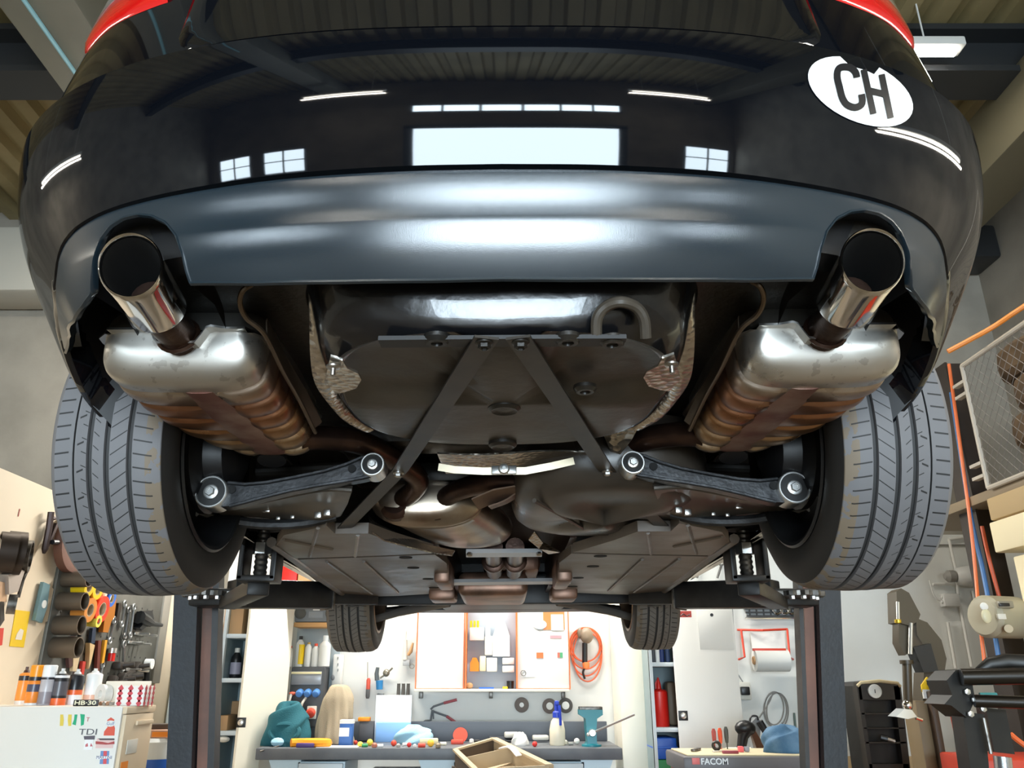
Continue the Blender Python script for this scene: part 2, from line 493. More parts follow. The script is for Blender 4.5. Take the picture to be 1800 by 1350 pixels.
# lower edge of the painted cover / upper edge of the valance (drawn for the left half)
lowpix = [(885, 288), (700, 291), (500, 304), (330, 329), (215, 356), (150, 385), (118, 415), (104, 450), (99, 500), (104, 560), (116, 615), (135, 665), (165, 720), (205, 768)]
LOW = mono(curve_sz(lowpix, 'p', 5))
S_TIP = float(LOW[-1, 0])
def zlow(s): return float(np.interp(abs(s), LOW[:, 0], LOW[:, 1]))
ss = [S_TIP * (k / 70) ** .8 for k in range(71)]
ss = [-a for a in ss[::-1]] + ss[1:]
m = MB(); rows = []
for k in range(33):
    t = k / 32; rows.append([S(s, lerp(.889, zlow(s), t)) for s in ss])
top = [[S(s, z) for s in ss] for z in (.897, .8955, .8935, .892, .8905)]
rows = top + rows
back = [S(s, zlow(s), 'p', -.012) for s in ss]; rows.append([p - Vector((0, 0, .001)) for p in back]); rows.append([p + Vector((0, 0, .05)) for p in [S(s, zlow(s), 'p', -.03) for s in ss]])
m.grid(rows); bumper = m.build('bumper_cover', paint, car, ang=60)
# upper panels: quarter panels, boot lid, lights
zt = 1.42
m = MB()
uss = [S_TIP * 1.12 * (k / 60) for k in range(-60, 61)]
m.grid([[S(s, z) for s in uss] for z in np.linspace(.896, zt, 24)]); m.build('rear_quarter_panel', paint, car, ang=60)
m = MB(); bl = hit(322, 60)[0]
lid = []
for z in [.902, .905, .91, .918, .93, .95, .98] + list(np.linspace(1.02, zt, 12)):
    w = abs(bl) - .05 * (1 - min(1, (z - .902) / .05)) ** 2
    lid.append([S(w * k / 40, z, 'p', .010 - .010 * (abs(k) / 40) ** 30 - (.008 if z < .904 else 0)) for k in range(-40, 41)])
m.grid(lid); m.build('boot_lid', paint, car, ang=60)
red_m = mat('red_lens', (.55, .004, .004), .12, emit=((.6, .005, .004), .25), coat=1)
clear_m = mat('clear_lens', (.50, .46, .44), .15, .3, bump=(300, .1), coat=1)
for sg in (-1, 1):
    lo = [hit(*(p if sg < 0 else (1770 - p[0], p[1]))) for p in [(302, 1), (255, 18), (205, 42), (160, 68), (135, 86)]]
    lo = [(abs(a), b) for a, b in lo]
    z1 = lo[0][1]
    E0 = np.array(sorted(lo))
    sv = np.linspace(E0[0, 0], E0[-1, 0] + .04, 24)
    zl = np.interp(sv, E0[:, 0], E0[:, 1]); 
    ext = sv > E0[-1, 0]; zl[ext] = E0[-1, 1] - (sv[ext] - E0[-1, 0]) * .1
    wd = .078
    m = MB(); m.slab([[S(sg * s, z + wd * t, 'p', .010 - .010 * (1 - t) ** 6) for s, z in zip(sv, zl)] for t in (0, .08, .3, .7, 1)], lambda i, j, p: Vector((0, .012, 0)))
    tl = m.build('tail_light', red_m, car, ang=50)
    m = MB(); m.slab([[S(sg * s, z + wd + .18 * t, 'p', .010) for s, z in zip(sv, zl)] for t in (0, .5, 1)], lambda i, j, p: Vector((0, .012, 0)))
    m.build('clear_lens', clear_m, tl, ang=50)
    tl['label'] = 'red lens'
# ---- grey valance
botpix = [(885, 487), (760, 489), (600, 490), (450, 492), (338, 491), (331, 470), (325, 440), (314, 408), (296, 385), (272, 373), (248, 370), (222, 376), (200, 390), (182, 413), (172, 440), (167, 475), (166, 508), (150, 530), (134, 556), (124, 585), (119, 612)]
BOT = np.array([(abs(a), b) for a, b in [hit(*p, 'd') for p in botpix]])
BOT = mono(BOT)
TOPD = mono(curve_sz([(p[0] + (3 if p[1] > 380 else 0), p[1] + 6) for p in lowpix[:11]], 'd', 5))
send = float(BOT[-1, 0])
def zt_d(s): return float(np.interp(abs(s), TOPD[:, 0], TOPD[:, 1]))
sd = sorted(set([round(x, 5) for x in np.linspace(0, BOT[4, 0], 30)] + [round(float(x), 5) for x in np.interp(np.linspace(4, len(BOT) - 1, 80), np.arange(len(BOT)), BOT[:, 0])]))
half = [(s, zt_d(s), min(float(np.interp(s, BOT[:, 0], BOT[:, 1])), zt_d(s) - .004)) for s in sd]
cols = [(-a, b, d) for a, b, d in half[::-1]] + half[1:]
levels = [.80, .76, .73, .71, .70, .69, .685, .68, .675, .665, .655, .645, .635, .625, .615, .609, .606, .604, .601, .596, .59, .58, .57, .56, .55, .54, .53, .52, .51, .50, .49, .48]
m = MB(); rows = []
for z in levels:
    rows.append([S(s, max(min(z, a), b), 'd') for s, a, b in cols])
rows.append([S(s, b, 'd') for s, a, b in cols])
bot = [(s, b) for s, a, b in cols]
rows.append([S(s, b, 'd', .0025) - Vector((0, 0, .0015)) for s, b in bot]); rows.append([S(s, b, 'd', .0025) - Vector((0, 0, .0045)) for s, b in bot]); rows.append([S(s, b, 'd', -.002) - Vector((0, 0, .006)) for s, b in bot])
rows.append([S(s, b, 'd', -.010) + Vector((0, 0, .004)) for s, b in bot])
topr = [[S(s, a, 'd', -.004) + Vector((0, 0, .002)) for s, a, b in cols], [S(s, a, 'd', -.03) + Vector((0, 0, .006)) for s, a, b in cols]]
m.grid(topr[::-1] + rows)
valance = m.build('rear_valance', valance_m, car, ang=50, weld=.0004)
# dark bowls behind the two tailpipe cut-outs
for sg in (-1, 1):
    m = MB()
    arch = [(334, 492), (326, 440), (296, 383), (248, 367), (200, 387), (170, 440), (164, 512)]
    a0 = []
    for p in spl([Vector((a, b, 0)) for a, b in arch], 4):
        s_, z_ = hit(p.x, p.y, 'd'); q = S(s_, z_, 'd', -.004); q.x = -sg * q.x; a0.append(q)
    rows = [a0, [q + Vector((0, .10, .015)) for q in a0], [q + Vector((0, .16, .0)) for q in a0]]
    m.grid(rows); m.build('tailpipe_surround', black_m, car)
# ---- country sticker
st_m = mat('sticker_white', '#f4f6f4', .35)
ink = mat('sticker_ink', (.006, .006, .008), .35)
def onS(px, py, off): s_, z_ = hit(px, py); return S(s_, z_, 'p', off)
m = MB(); cen = onS(1517, 166, .0016); rr = []
for f in (.02, .35, .7, 1.0):
    rr.append([onS(1517 + f * (92 * cos(t) + 6 * sin(t)), 166 + f * (31 * cos(t) - 54 * sin(t)), .0016) for t in np.linspace(0, 2 * pi, 40, False)])
vv = m.grid(rr, True); m._f(vv[0])
stick = m.build('country_sticker', st_m, car); stick['label'] = 'white oval sticker with black letters CH'
def stroke(mb, pix, w, off=.003):
    P = [Vector((a, b, 0)) for a, b in pix]; L, Rr = [], []
    for i, p in enumerate(P):
        t = (P[min(i + 1, len(P) - 1)] - P[max(i - 1, 0)]).normalized(); n = Vector((-t.y, t.x, 0)) * w / 2
        L.append(onS(p.x + n.x, p.y + n.y, off)); Rr.append(onS(p.x - n.x, p.y - n.y, off))
    mb.grid([L, Rr])
z3 = lambda a, b: (1180 + a / 2.903, b / 2.903)
m = MB(); stroke(m, [(p.x, p.y) for p in spl([Vector((*z3(*q), 0)) for q in [(957, 412), (950, 385), (925, 362), (885, 358), (862, 372), (857, 410), (868, 460), (882, 515), (905, 550), (945, 565), (978, 552), (984, 525), (980, 498)]], 3)], 12)
m.build('letter', ink, stick)
m = MB()
for a, b in (((992, 372), (1040, 598)), ((1083, 397), (1128, 620)), ((1015, 478), (1108, 500))):
    n = 6; stroke(m, [(lerp(z3(*a)[0], z3(*b)[0], k / n), lerp(z3(*a)[1], z3(*b)[1], k / n)) for k in range(n + 1)], 11)
m.build('letter', ink, stick)
# ---- rest of the shell: wheel arches, sills, sides, cabin
lip = []
for sg in (-1, 1):
    m = MB(); n = 28
    rim = [];  # rear wheel arch mouth
    for k in range(n + 1):
        a = lerp(R(168), R(-10), k / n)
        rim.append(c(sg * .885, YA + .385 * cos(a), WZ + .06 + .385 * sin(a)))
    out1 = [p + Vector((sg * .012, 0, 0)) for p in rim]
    topo = [Vector((sg * .86, p.y, max(p.z, H + .9) + .1)) for p in rim]
    m.grid([[p - Vector((sg * .02, 0, 0)) for p in rim], out1, topo])
    m.build('wheel_arch', paint, car, ang=50)
    # body side ahead of the arch to the front arch and nose
    m = MB(); rows = []
    for z, x in ((.40, .80), (.43, .86), (.50, .905), (.62, .925), (.85, .925), (1.0, .90), (1.12, .84)):
        rows.append([c(sg * x, y, z) for y in (YA + .40, 2.6, 3.2, 3.8, YFW - .40)])
    m.grid(rows); m.build('side_panel', paint, car, ang=60)
    m = MB(); rows = []
    for z, x in ((.72, .915), (.9, .915), (1.02, .85), (1.06, .6), (1.07, 0)):
        rows.append([c(sg * x * (1 if y < 5.0 else .9), y, z - (.0 if y < 5 else .12)) for y in (4.1, 4.6, 5.0, 5.35)])
    m.grid(rows); m.build('front_wing', paint, car, ang=60)
m = MB(); rows = []
for y, z, x in ((1.35, 1.36, .42), (1.5, 1.40, .50), (1.8, 1.62, .58), (2.6, 1.72, .58), (3.4, 1.66, .60), (4.2, 1.16, .70)):
    rows.append([c(-x - .24, y + .05, 1.06), c(-x, y, z - .04), c(-x * .6, y, z), c(x * .6, y, z), c(x, y, z - .04), c(x + .24, y + .05, 1.06)])
m.grid(rows); m.build('cabin_shell', paint, car, ang=60)
m = MB(); m.slab([[c(x, y, z) for x in (-.80, -.4, 0, .4, .80)] for y, z in ((5.28, .50), (5.36, .62), (5.38, .80), (5.34, .95))], (0, .03, 0)); m.build('front_bumper', paint, car)
# ================================================================== underside of the car
def mx(p, sg): return Vector((p.x * (-sg), p.y, p.z)) if sg > 0 else Vector(p)      # shapes are drawn for the left side
def T(px, py, Y=None, Z=None): return at(px, py, Y=Y, Z=None if Z is None else Z + H)
# floor pan and wheel houses
m = MB()
m.bx(-.60, .60, 1.06, 5.25, H + .61, H + .66); m.bx(-.86, .86, 2.32, 4.18, H + .56, H + .61); m.bx(-.60, .60, 4.1, 5.2, H + .52, H + .56)
m.bx(-.62, .62, 1.12, 1.60, H + .72, H + .76)
m.build('floor_pan', deep_m, car)
for sg in (-1, 1):
    for yc, wz in ((YA, WZ), (YFW, WZF)):
        m = MB(); rows = []
        for x in (.585, .60, .88):
            rows.append([c(sg * x, yc + .385 * cos(a), wz + .06 + .385 * sin(a)) for a in np.linspace(R(168), R(-10), 24)])
        m.slab(rows, (0, 0, .008))
        m.prism([c(sg * .585, yc + .385 * cos(a), wz + .06 + .385 * sin(a)) for a in np.linspace(R(180), R(0), 20)], (sg * .006, 0, 0))
        m.build('wheel_arch_liner', black_m, car)
    # inner skirt between the cover corner and the muffler
    m = MB()
    rows = [[S(sg * s, zlow(s), 'p', -.006 - k * .05) + Vector((0, .01 * k, k * .10)) for s in np.linspace(LOW[len(LOW) * 2 // 3, 0], S_TIP, 12)] for k in range(4)]
    m.grid(rows); m.build('skirt_liner', black_m, car)
    m = MB(); rows = []
    for y, z in ((1.10, .70), (1.14, .62), (1.2, .66)):
        rows.append([c(sg * x, y, z) for x in (.28, .40, .50, .60)])
    m.grid(rows); m.build('bumper_carrier', deep_m, car)
# crash bar above the valance
m = MB(); m.slab([[S(s, z, 'd', -.045) for s in np.linspace(-.66, .66, 30)] for z in (.60, .67)], (0, .05, 0)); m.build('crash_bar', black_m, car)
# ---------------- spare wheel well
KW = .945      # the well hangs a little nearer and lower than the floor around it
m = MB(); rows = []
prof = [(.345, .345, .62), (.336, .338, .60), (.327, .3285, .57), (.319, .3205, .535), (.3145, .317, .52), (.309, .311, .51), (.298, .300, .504), (.262, .266, .500), (.20, .2, .496), (.12, .12, .494), (.03, .03, .494)]
for a, b, z in prof:
    r = []
    for t in np.linspace(0, 2 * pi, 72, False):
        ct, st = cos(t), sin(t); n = 2.6 + 2.0 * sm((z - .497) / .05)
        x = a * abs(ct) ** (2 / n) * (1 if ct > 0 else -1); y = b * abs(st) ** (2 / n) * (1 if st > 0 else -1)
        dz = 0
        if z < .51 and y < -.02 and abs(x) > .05: dz = .024 * sm((abs(x) - .06) / .03) * sm((-y) / .06) * sm((.51 - z) / .01)
        r.append(c(x * KW, (1.44 + y) * KW, (z + dz) * KW))
    rows.append(r)
m.mi = 1; m.grid(rows[:7], True); m.mi = 0; vv = m.grid(rows[6:], True); m._f(vv[-1])
well = m.build('spare_wheel_well', [well_m, well_g], car, ang=50, weld=.00005)
m = MB(); m.slab([[c(x * KW, (1.118 - .004 * (1 - (x / .3) ** 2)) * KW, z * KW) for x in np.linspace(-.19, .19, 20)] for z in (.490, .493, .496)], (0, .012, 0))
m.slab([[c(x * KW, y * KW, .492 * KW) for x in np.linspace(-.19, .19, 12)] for y in (1.118, 1.15)], (0, 0, .006)); m.build('flange', black_m, well)
for px, py in ((885, 783), (888, 719)):
    p = T(px, py, Z=.492 * KW); m = MB(); m.lathe([(.030, .006), (.030, 0), (.024, -.005), (.018, -.002), (.012, -.002), (.0, -.003)], p, (0, 0, 1), 20); m.build('drain_plug', deep_m, well)
m = MB(); m.tube(spl([T(1050, 596, Y=1.125 * KW), T(1052, 560, Y=1.11 * KW), T(1068, 540, Y=1.10 * KW), T(1094, 532, Y=1.09 * KW), T(1120, 541, Y=1.10 * KW), T(1134, 562, Y=1.11 * KW), T(1137, 596, Y=1.125 * KW)], 5), .0085, 10)
m.build('towing_loop', well_m, car)
for px, py in ((770, 597), (1000, 598), (1030, 685), (1078, 602)):
    p = T(px, py, Z=.494 * KW); m = MB(); m.lathe([(.020, .006), (.020, 0), (.015, -.006), (.009, -.006), (.008, -.002), (.0, -.002)], p, (0, 0, 1), 18); m.build('grommet', deep_m, car)
# ---------------- flat braces
for sg in (-1, 1):
    A, B, C_ = T(853, 600, Y=1.125 * KW - .004), T(704, 826, Y=1.80), T(604, 928, Y=2.22)
    pts = [A + (A - B).normalized() * .015, A, B - (B - A).normalized() * .01, B + (C_ - B).normalized() * .012, C_, C_ + (C_ - B).normalized() * .01]
    m = MB(); m.ribbon([mx(p, sg) for p in pts], .036, (0, 0, -1), .004); br = m.build('brace', strap_m, car, ang=20)
    for p in (A, B + (C_ - B) * .02):
        q = mx(p, sg); m = MB(); m.lathe([(.013, 0), (.013, -.004), (.008, -.006)], q, (0, 0, 1), 16); m.lathe([(.0095, -.005), (.0095, -.011), (.007, -.012), (.005, -.009), (0, -.009)], q, (0, 0, 1), 6)
        m.build('bolt', deep_m if p is A else steel, br)
# ---------------- mufflers
def muffler_mat():
    mm = mat('muffler_steel', (.60, .57, .52), .30, .92)
    g = NG(mm); tc = g.new('ShaderNodeTexCoord'); sp = g.new('ShaderNodeSeparateXYZ'); g.link(tc.outputs['Object'], sp.inputs[0])
    n = g.new('ShaderNodeTexNoise'); n.inputs['Scale'].default_value = 9; n.inputs['Detail'].default_value = 7; g.link(tc.outputs['Object'], n.inputs['Vector'])
    y = g.m('ADD', sp.outputs[1], g.m('MULTIPLY', g.m('SUBTRACT', n.outputs['Fac'], .5), .10))
    cr = g.new('ShaderNodeValToRGB'); cr.color_ramp.interpolation = 'B_SPLINE'
    y0 = 1.23 - 3.2
    g.link(g.m('DIVIDE', g.m('SUBTRACT', y, y0), .55), cr.inputs[0])
    st = [(0, (.60, .58, .54)), (.13, (.58, .55, .50)), (.22, (.34, .21, .13)), (.38, (.30, .12, .065)), (.60, (.34, .18, .08)), (.80, (.40, .29, .18)), (1, (.50, .42, .33))]
    e = cr.color_ramp.elements
    while len(e) < len(st): e.new(.5)
    for q, (p, col) in zip(e, st): q.position = p; q.color = (*col, 1)
    n2 = g.new('ShaderNodeTexNoise'); n2.inputs['Scale'].default_value = 45; n2.inputs['Detail'].default_value = 5; g.link(tc.outputs['Object'], n2.inputs['Vector'])
    f = g.m('MULTIPLY', g.m('GREATER_THAN', n2.outputs['Fac'], .62), .25)
    g.link(g.mix(f, cr.outputs[0], (.10, .06, .04)), g.b.inputs['Base Color'])
    r = g.new('ShaderNodeMapRange'); r.inputs[1].default_value = .3; r.inputs[2].default_value = .7; r.inputs[3].default_value = .24; r.inputs[4].default_value = .42
    g.link(n.outputs['Fac'], r.inputs[0]); g.link(r.outputs[0], g.b.inputs['Roughness'])
    return mm
muf_m = muffler_mat()
band_m = mat('muffler_rust_band', (.20, .085, .065), .48, .6, noise=(14, 1, (.36, .24, .19)))
SEAM = .562
def muf_plan(y):
    """x of the inner and the outer side at station y"""
    y0, y1 = 1.24, 1.75; xi, xo = -.418, -.690
    t = (y - y0) / (y1 - y0)
    if t < .08: k = 1 - math.sqrt(max(0, 1 - (1 - t / .08) ** 2)); xi -= .035 * k; xo += .045 * k
    if t > .34: k = 1 - math.sqrt(max(0, 1 - ((t - .34) / .66) ** 2)); xo += .165 * k
    if t > .90: k = 1 - math.sqrt(max(0, 1 - ((t - .90) / .10) ** 2)); xi -= .05 * k
    return xi, xo
def muf_depth(y, d):
    t = (y - 1.24) / .51; k = 1
    if t < .11: k = max(.0, 1 - (1 - t / .11) ** 2.6) ** (1 / 2.6)
    if t > .9: k = .45 + .55 * math.sqrt(max(0, 1 - ((t - .9) / .1) ** 2))
    return d * k
ys = list(1.24 + .066 * (1 - np.cos(np.linspace(0, pi / 2, 11)))) + list(np.linspace(1.308, 1.75, 230))
def rib(y):
    if y < 1.312: return 0
    u = ((y - 1.312) / .0735) % 1
    g = sm(u / .07) * (1 - sm((u - .10) / .16))
    return (.0055 * sin(pi * min(1, max(0, (u - .12) / .88))) - .014 * g) if y < 1.74 else 0
for sg in (-1, 1):
    m = MB(); rows = []; nphi = 48
    for y in ys:
        xi, xo = muf_plan(y); d = muf_depth(y, .083 + .006 * (y - 1.25)); cx, w = (xi + xo) / 2, (xi - xo) / 2; r = []
        for k in range(nphi + 1):
            f = pi * k / nphi; n = 4.2
            ct, st = cos(f), sin(f); x = w * abs(ct) ** (2 / n) * (1 if ct > 0 else -1); z = -d * abs(st) ** (2 / n)
            o = rib(y) * sm(st * 4); X = cx + x
            b = sm((.040 - abs(X + .535 - (y - 1.25) * .05)) / .012); o *= 1 - b
            r.append(mx(c(X - o * (x / w) * .8 * (-1), y, SEAM + z - o * st), sg))
        rows.append(r)
    vv = m.grid(rows)
    m._f([v for v in vv[-1]])
    mu = m.build('muffler', muf_m, car, ang=50)
    mu['label'] = 'ribbed heat-stained steel muffler box'
    # rusty band painted over the ribs: a thin plate lying on the shell
    m = MB(); rows = []
    for y in np.linspace(1.312, 1.71, 60):
        d = muf_depth(y, .083 + .006 * (y - 1.25)); u = (y - 1.312) / .4
        hw = .024 + .010 * sm(u * 3); xc = -.535 + (y - 1.25) * .05
        rows.append([mx(c(xc + q * hw, y, SEAM - d - .0022 * (1 - abs(q) ** 4)), sg) for q in (-1, -.5, 0, .5, 1)])
    m.slab(rows, (0, 0, .004)); m.build('rust_band', band_m, mu, ang=60)
    # seam flange with the notch for the pipe
    m = MB(); out, inn = [], []
    st_ = list(np.linspace(1.75, 1.245, 26))
    for y in st_: xi, xo = muf_plan(y); out.append(c(xi + .012, y, SEAM)); inn.append(c(xi - .03, y, SEAM))
    for x in np.linspace(-.435, -.668, 31):
        dz = -.030 * sm((.052 - abs(x + .545)) / .022)
        out.append(c(x, 1.228 - .010 * sm((abs(x + .543) - .08) / -.03), SEAM + dz)); inn.append(c(x, 1.265, SEAM + dz))
    for y in st_[::-1]: xi, xo = muf_plan(y); out.append(c(xo - .012, y, SEAM)); inn.append(c(xo + .03, y, SEAM))
    m.slab([[mx(p, sg) for p in out], [mx(p, sg) for p in inn]], (0, 0, .004)); m.build('seam_flange', steel, mu)
    m = MB(); rows = []
    for y in (1.25, 1.27, 1.31, 1.37, 1.55, 1.73, 1.75):
        xi, xo = muf_plan(y); d = .10 * math.sqrt(max(0, 1 - max(0, (1.37 - y) / .12) ** 2)) + .004; cx, w = (xi + xo) / 2, (xi - xo) / 2
        rows.append([mx(c(cx + w * (abs(cos(f)) ** .6) * (1 if cos(f) > 0 else -1), y, SEAM + .004 + d * abs(sin(f)) ** .6), sg) for f in np.linspace(0, pi, 25)])
    m.grid(rows); m.build('upper_shell', mat('muffler_upper_steel', (.42, .41, .38), .34, .9, noise=(8, 1, (.25, .22, .18))), mu, ang=50)
    # tailpipe and tip
    A, B, D = c(-.533, 1.012, .563), c(-.546, 1.165, .553), c(-.545, 1.272, .548)
    m = MB(); m.tube([mx(p, sg) for p in spl([A.lerp(B, .6), B, c(-.546, 1.22, .553), D], 6)], .031, 20)
    m.lathe([(.033, 0), (.037, .004), (.033, .010)], mx(c(-.546, 1.225, .552), sg), (0, .97, -.2), 20); m.build('tailpipe', burgundy, mu)
    m = MB(); ax = (B - A).normalized(); up = Vector((0, 0, 1)); up = (up - ax * up.dot(ax)).normalized(); sd = ax.cross(up); rows = []
    for r, h, sh in ((.030, .125, 0), (.0445, .122, .0), (.0450, .115, .1), (.0450, .03, .7), (.0458, .006, 1), (.0455, -.001, 1), (.0435, -.004, 1), (.0418, -.002, 1), (.0412, .003, 1)):
        rows.append([mx(A + ax * (h - sh * .36 * r * cos(t)) + up * r * cos(t) + sd * r * sin(t), sg) for t in np.linspace(0, 2 * pi, 48, False)])
    m.grid(rows, True); tip = m.build('exhaust_tip', chrome, mu, ang=50); tip['label'] = 'polished chrome exhaust tip'
    m = MB(); rows = []
    for r, h in ((.0410, .003), (.0405, .02), (.0395, .08), (.036, .115), (.001, .116)):
        rows.append([mx(A + ax * (h - .36 * r * cos(t) * (h < .05)) + up * r * cos(t) + sd * r * sin(t), sg) for t in np.linspace(0, 2 * pi, 32, False)])
    m.grid(rows, True); m.build('pipe_bore', soot_and_hole_dark, mu)
    # heat shield with a flanged edge beside the muffler, and the hanger rod
    m = MB(); m.slab([[mx(p, sg) for p in r] for r in ([T(470, 590, Y=1.21), T(502, 655, Y=1.35), T(530, 705, Y=1.5), T(553, 752, Y=1.63)], [T(470, 560, Y=1.21), T(505, 630, Y=1.35), T(540, 690, Y=1.5), T(566, 742, Y=1.63)])], (0.002, 0, .004))
    m.tube([mx(p, sg) for p in spl([T(446, 497, Y=1.12), T(430, 508, Y=1.12), T(425, 530, Y=1.14), T(436, 556, Y=1.17), T(468, 585, Y=1.205), T(500, 650, Y=1.34), T(528, 700, Y=1.48), T(556, 758, Y=1.64)], 6)], .0045, 8)
    m.build('heat_shield', mat('shield_edge_brown', (.16, .12, .085), .4, .8), car)
# ---------------- foil shields beside the well
for sg in (-1, 1):
    Lc = [(545, 500, 1.12), (546, 560, 1.17), (548, 630, 1.27), (556, 672, 1.36), (578, 706, 1.46), (606, 737, 1.56), (640, 757, 1.64)]
    Rc = [(570, 500, 1.12), (576, 560, 1.17), (588, 612, 1.26), (603, 655, 1.34), (598, 690, 1.44), (620, 722, 1.54), (664, 750, 1.64)]
    Lp = spl([T(a, b, Y=y) for a, b, y in Lc], 5); Rp = spl([T(a, b, Y=y) for a, b, y in Rc], 5)
    m = MB(); m.slab([[mx(a.lerp(b, f) + Vector((0, 0, -.006 * sin(pi * f))), sg) for a, b in zip(Lp, Rp)] for f in (0, .25, .5, .75, 1)], (0, 0, .003)); fo = m.build('foil_shield', foil_m, car, ang=60)
    q = [(583, 625, 1.255), (604, 632, 1.26), (612, 646, 1.29), (631, 655, 1.31), (637, 666, 1.34), (628, 681, 1.38), (606, 688, 1.41), (592, 690, 1.43), (572, 670, 1.36)]
    m = MB(); m.prism([mx(T(a, b, Y=y * .90), sg) for a, b, y in q], (0, 0, .004)); m.build('foil_tab', foil_m, fo)
    p = mx(T(588, 641, Y=1.15), sg); m = MB(); m.lathe([(.011, 0), (.011, -.003), (.004, -.005), (.004, -.016), (.0, -.017)], p, (0, 0, 1), 14); m.build('stud', steel, fo)
# ---------------- pipes from the mufflers into the centre silencer
m = MB(); m.tube(spl([T(528, 768, Y=1.70), T(580, 768, Y=1.74), T(640, 778, Y=1.80), T(692, 806, Y=1.93), T(735, 838, Y=2.06), T(727, 862, Y=2.14), T(697, 884, Y=2.24)], 7), .028, 16); m.build('exhaust_pipe', burgundy, car)
m = MB(); m.tube(spl([T(1242, 768, Y=1.70), T(1190, 766, Y=1.74), T(1130, 776, Y=1.80), T(1070, 806, Y=1.90), T(1000, 838, Y=1.98), T(930, 846, Y=2.02), T(860, 848, Y=2.06), T(805, 862, Y=2.14), T(768, 886, Y=2.26)], 7), .028, 16); m.build('exhaust_pipe', burgundy, car)
cen_m = mat('silencer_steel', (.42, .36, .29), .30, .9, noise=(7, 1, (.24, .15, .10)), bump=(30, .06))
m = MB(); rows = []
for y, k in ((2.185, .55), (2.19, .75), (2.20, .86), (2.215, .95), (2.230, 1.0), (2.238, 1.05), (2.246, 1.05), (2.254, .985), (2.262, 1.045), (2.270, .985), (2.30, 1.0), (2.45, 1.02), (2.60, 1.0), (2.66, .96), (2.70, .86), (2.72, .6)):
    xc = lerp(-.228, -.10, (y - 2.2) / .5)
    rows.append([c(xc + .148 * k * abs(cos(t)) ** .8 * (1 if cos(t) > 0 else -1), y, .484 + .072 * k * abs(sin(t)) ** .9 * (1 if sin(t) > 0 else -1)) for t in np.linspace(0, 2 * pi, 48, False)])
vv = m.grid(rows, True); m._f(vv[0]); m._f(vv[-1]); m.build('centre_silencer', cen_m, car, ang=40)
m = MB()
for px, py, Y in ((697, 884, 2.2), (768, 886, 2.21)): p = T(px, py, Y=Y); m.lathe([(.033, -.012), (.043, -.004), (.046, 0), (.046, .02)], p, (.1, 1, -.15), 24)
m.build('silencer_inlet', burgundy, car)
# foil tunnel lining
m = MB(); m.slab([[T(648, 905, Y=2.32), T(662, 920, Y=2.35), T(700, 938, Y=2.42), T(750, 958, Y=2.5), T(800, 969, Y=2.62)], [T(655, 936, Y=2.22), T(676, 950, Y=2.3), T(720, 962, Y=2.38), T(765, 973, Y=2.48), T(795, 977, Y=2.6)]], (0, 0, .004)); m.build('tunnel_foil', foil_m, car)
m = MB(); m.slab([[T(940, 935, Y=2.45), T(955, 955, Y=2.55), T(965, 975, Y=2.7)], [T(930, 950, Y=2.5), T(948, 965, Y=2.6), T(985, 972, Y=2.7)]], (0, 0, .004)); m.build('tunnel_foil', foil_m, car)
m = MB(); m.slab([[T(770 + k * 30, 797 + 3 * sin(k * .7), Y=1.78) for k in range(10)], [T(776 + k * 29, 812, Y=1.86) for k in range(10)], [T(785 + k * 28, 832, Y=1.96) for k in range(10)]], (0, 0, .004)); m.build('foil_shield', foil_m, car)
m = MB(); m.slab([[T(1062, 765, Y=1.74), T(1082, 752, Y=1.72), T(1128, 745, Y=1.70)], [T(1075, 795, Y=1.80), T(1092, 800, Y=1.80), T(1112, 775, Y=1.76)]], (0, 0, .004)); m.build('foil_shield', foil_m, car)
# pale bent bar with its clamp
m = MB(); m.ribbon([T(772, 820, Y=1.80), T(800, 825, Y=1.80), T(850, 828, Y=1.80), T(925, 828, Y=1.80), T(970, 820, Y=1.80), T(1010, 811, Y=1.80)], .017, (0, -1, -.25), .006)
bar = m.build('hanger_bar', mat('pale_yellow_zinc', (.46, .40, .29), .34, .6), car)
m = MB(); p = T(887, 826, Y=1.79); m.box(p, (.058, .008, .020), None, .002); m.lathe([(.013, -.004), (.013, -.012), (.010, -.016), (.004, -.017), (.004, -.022), (0, -.022)], p, (0, 1, 0), 16); m.build('clamp', zinc, bar)
# brown brackets under the pipes
brk = mat('bracket_brown', (.24, .16, .11), .42, .7, noise=(10, .8, (.12, .07, .05)))
m = MB(); m.slab([[T(830, 878, Y=2.02), T(868, 862, Y=2.0), T(930, 852, Y=2.0), T(1030, 836, Y=1.95)], [T(842, 896, Y=2.06), T(885, 878, Y=2.05), T(950, 862, Y=2.03), T(1038, 848, Y=1.98)]], (0, 0, .004))
m.ribbon(spl([T(862, 892, Y=2.06), T(890, 882, Y=2.05), T(915, 866, Y=2.04), T(938, 850, Y=2.02)], 4), .03, (0, 0, -1), .004); m.build('shield_bracket', brk, car)
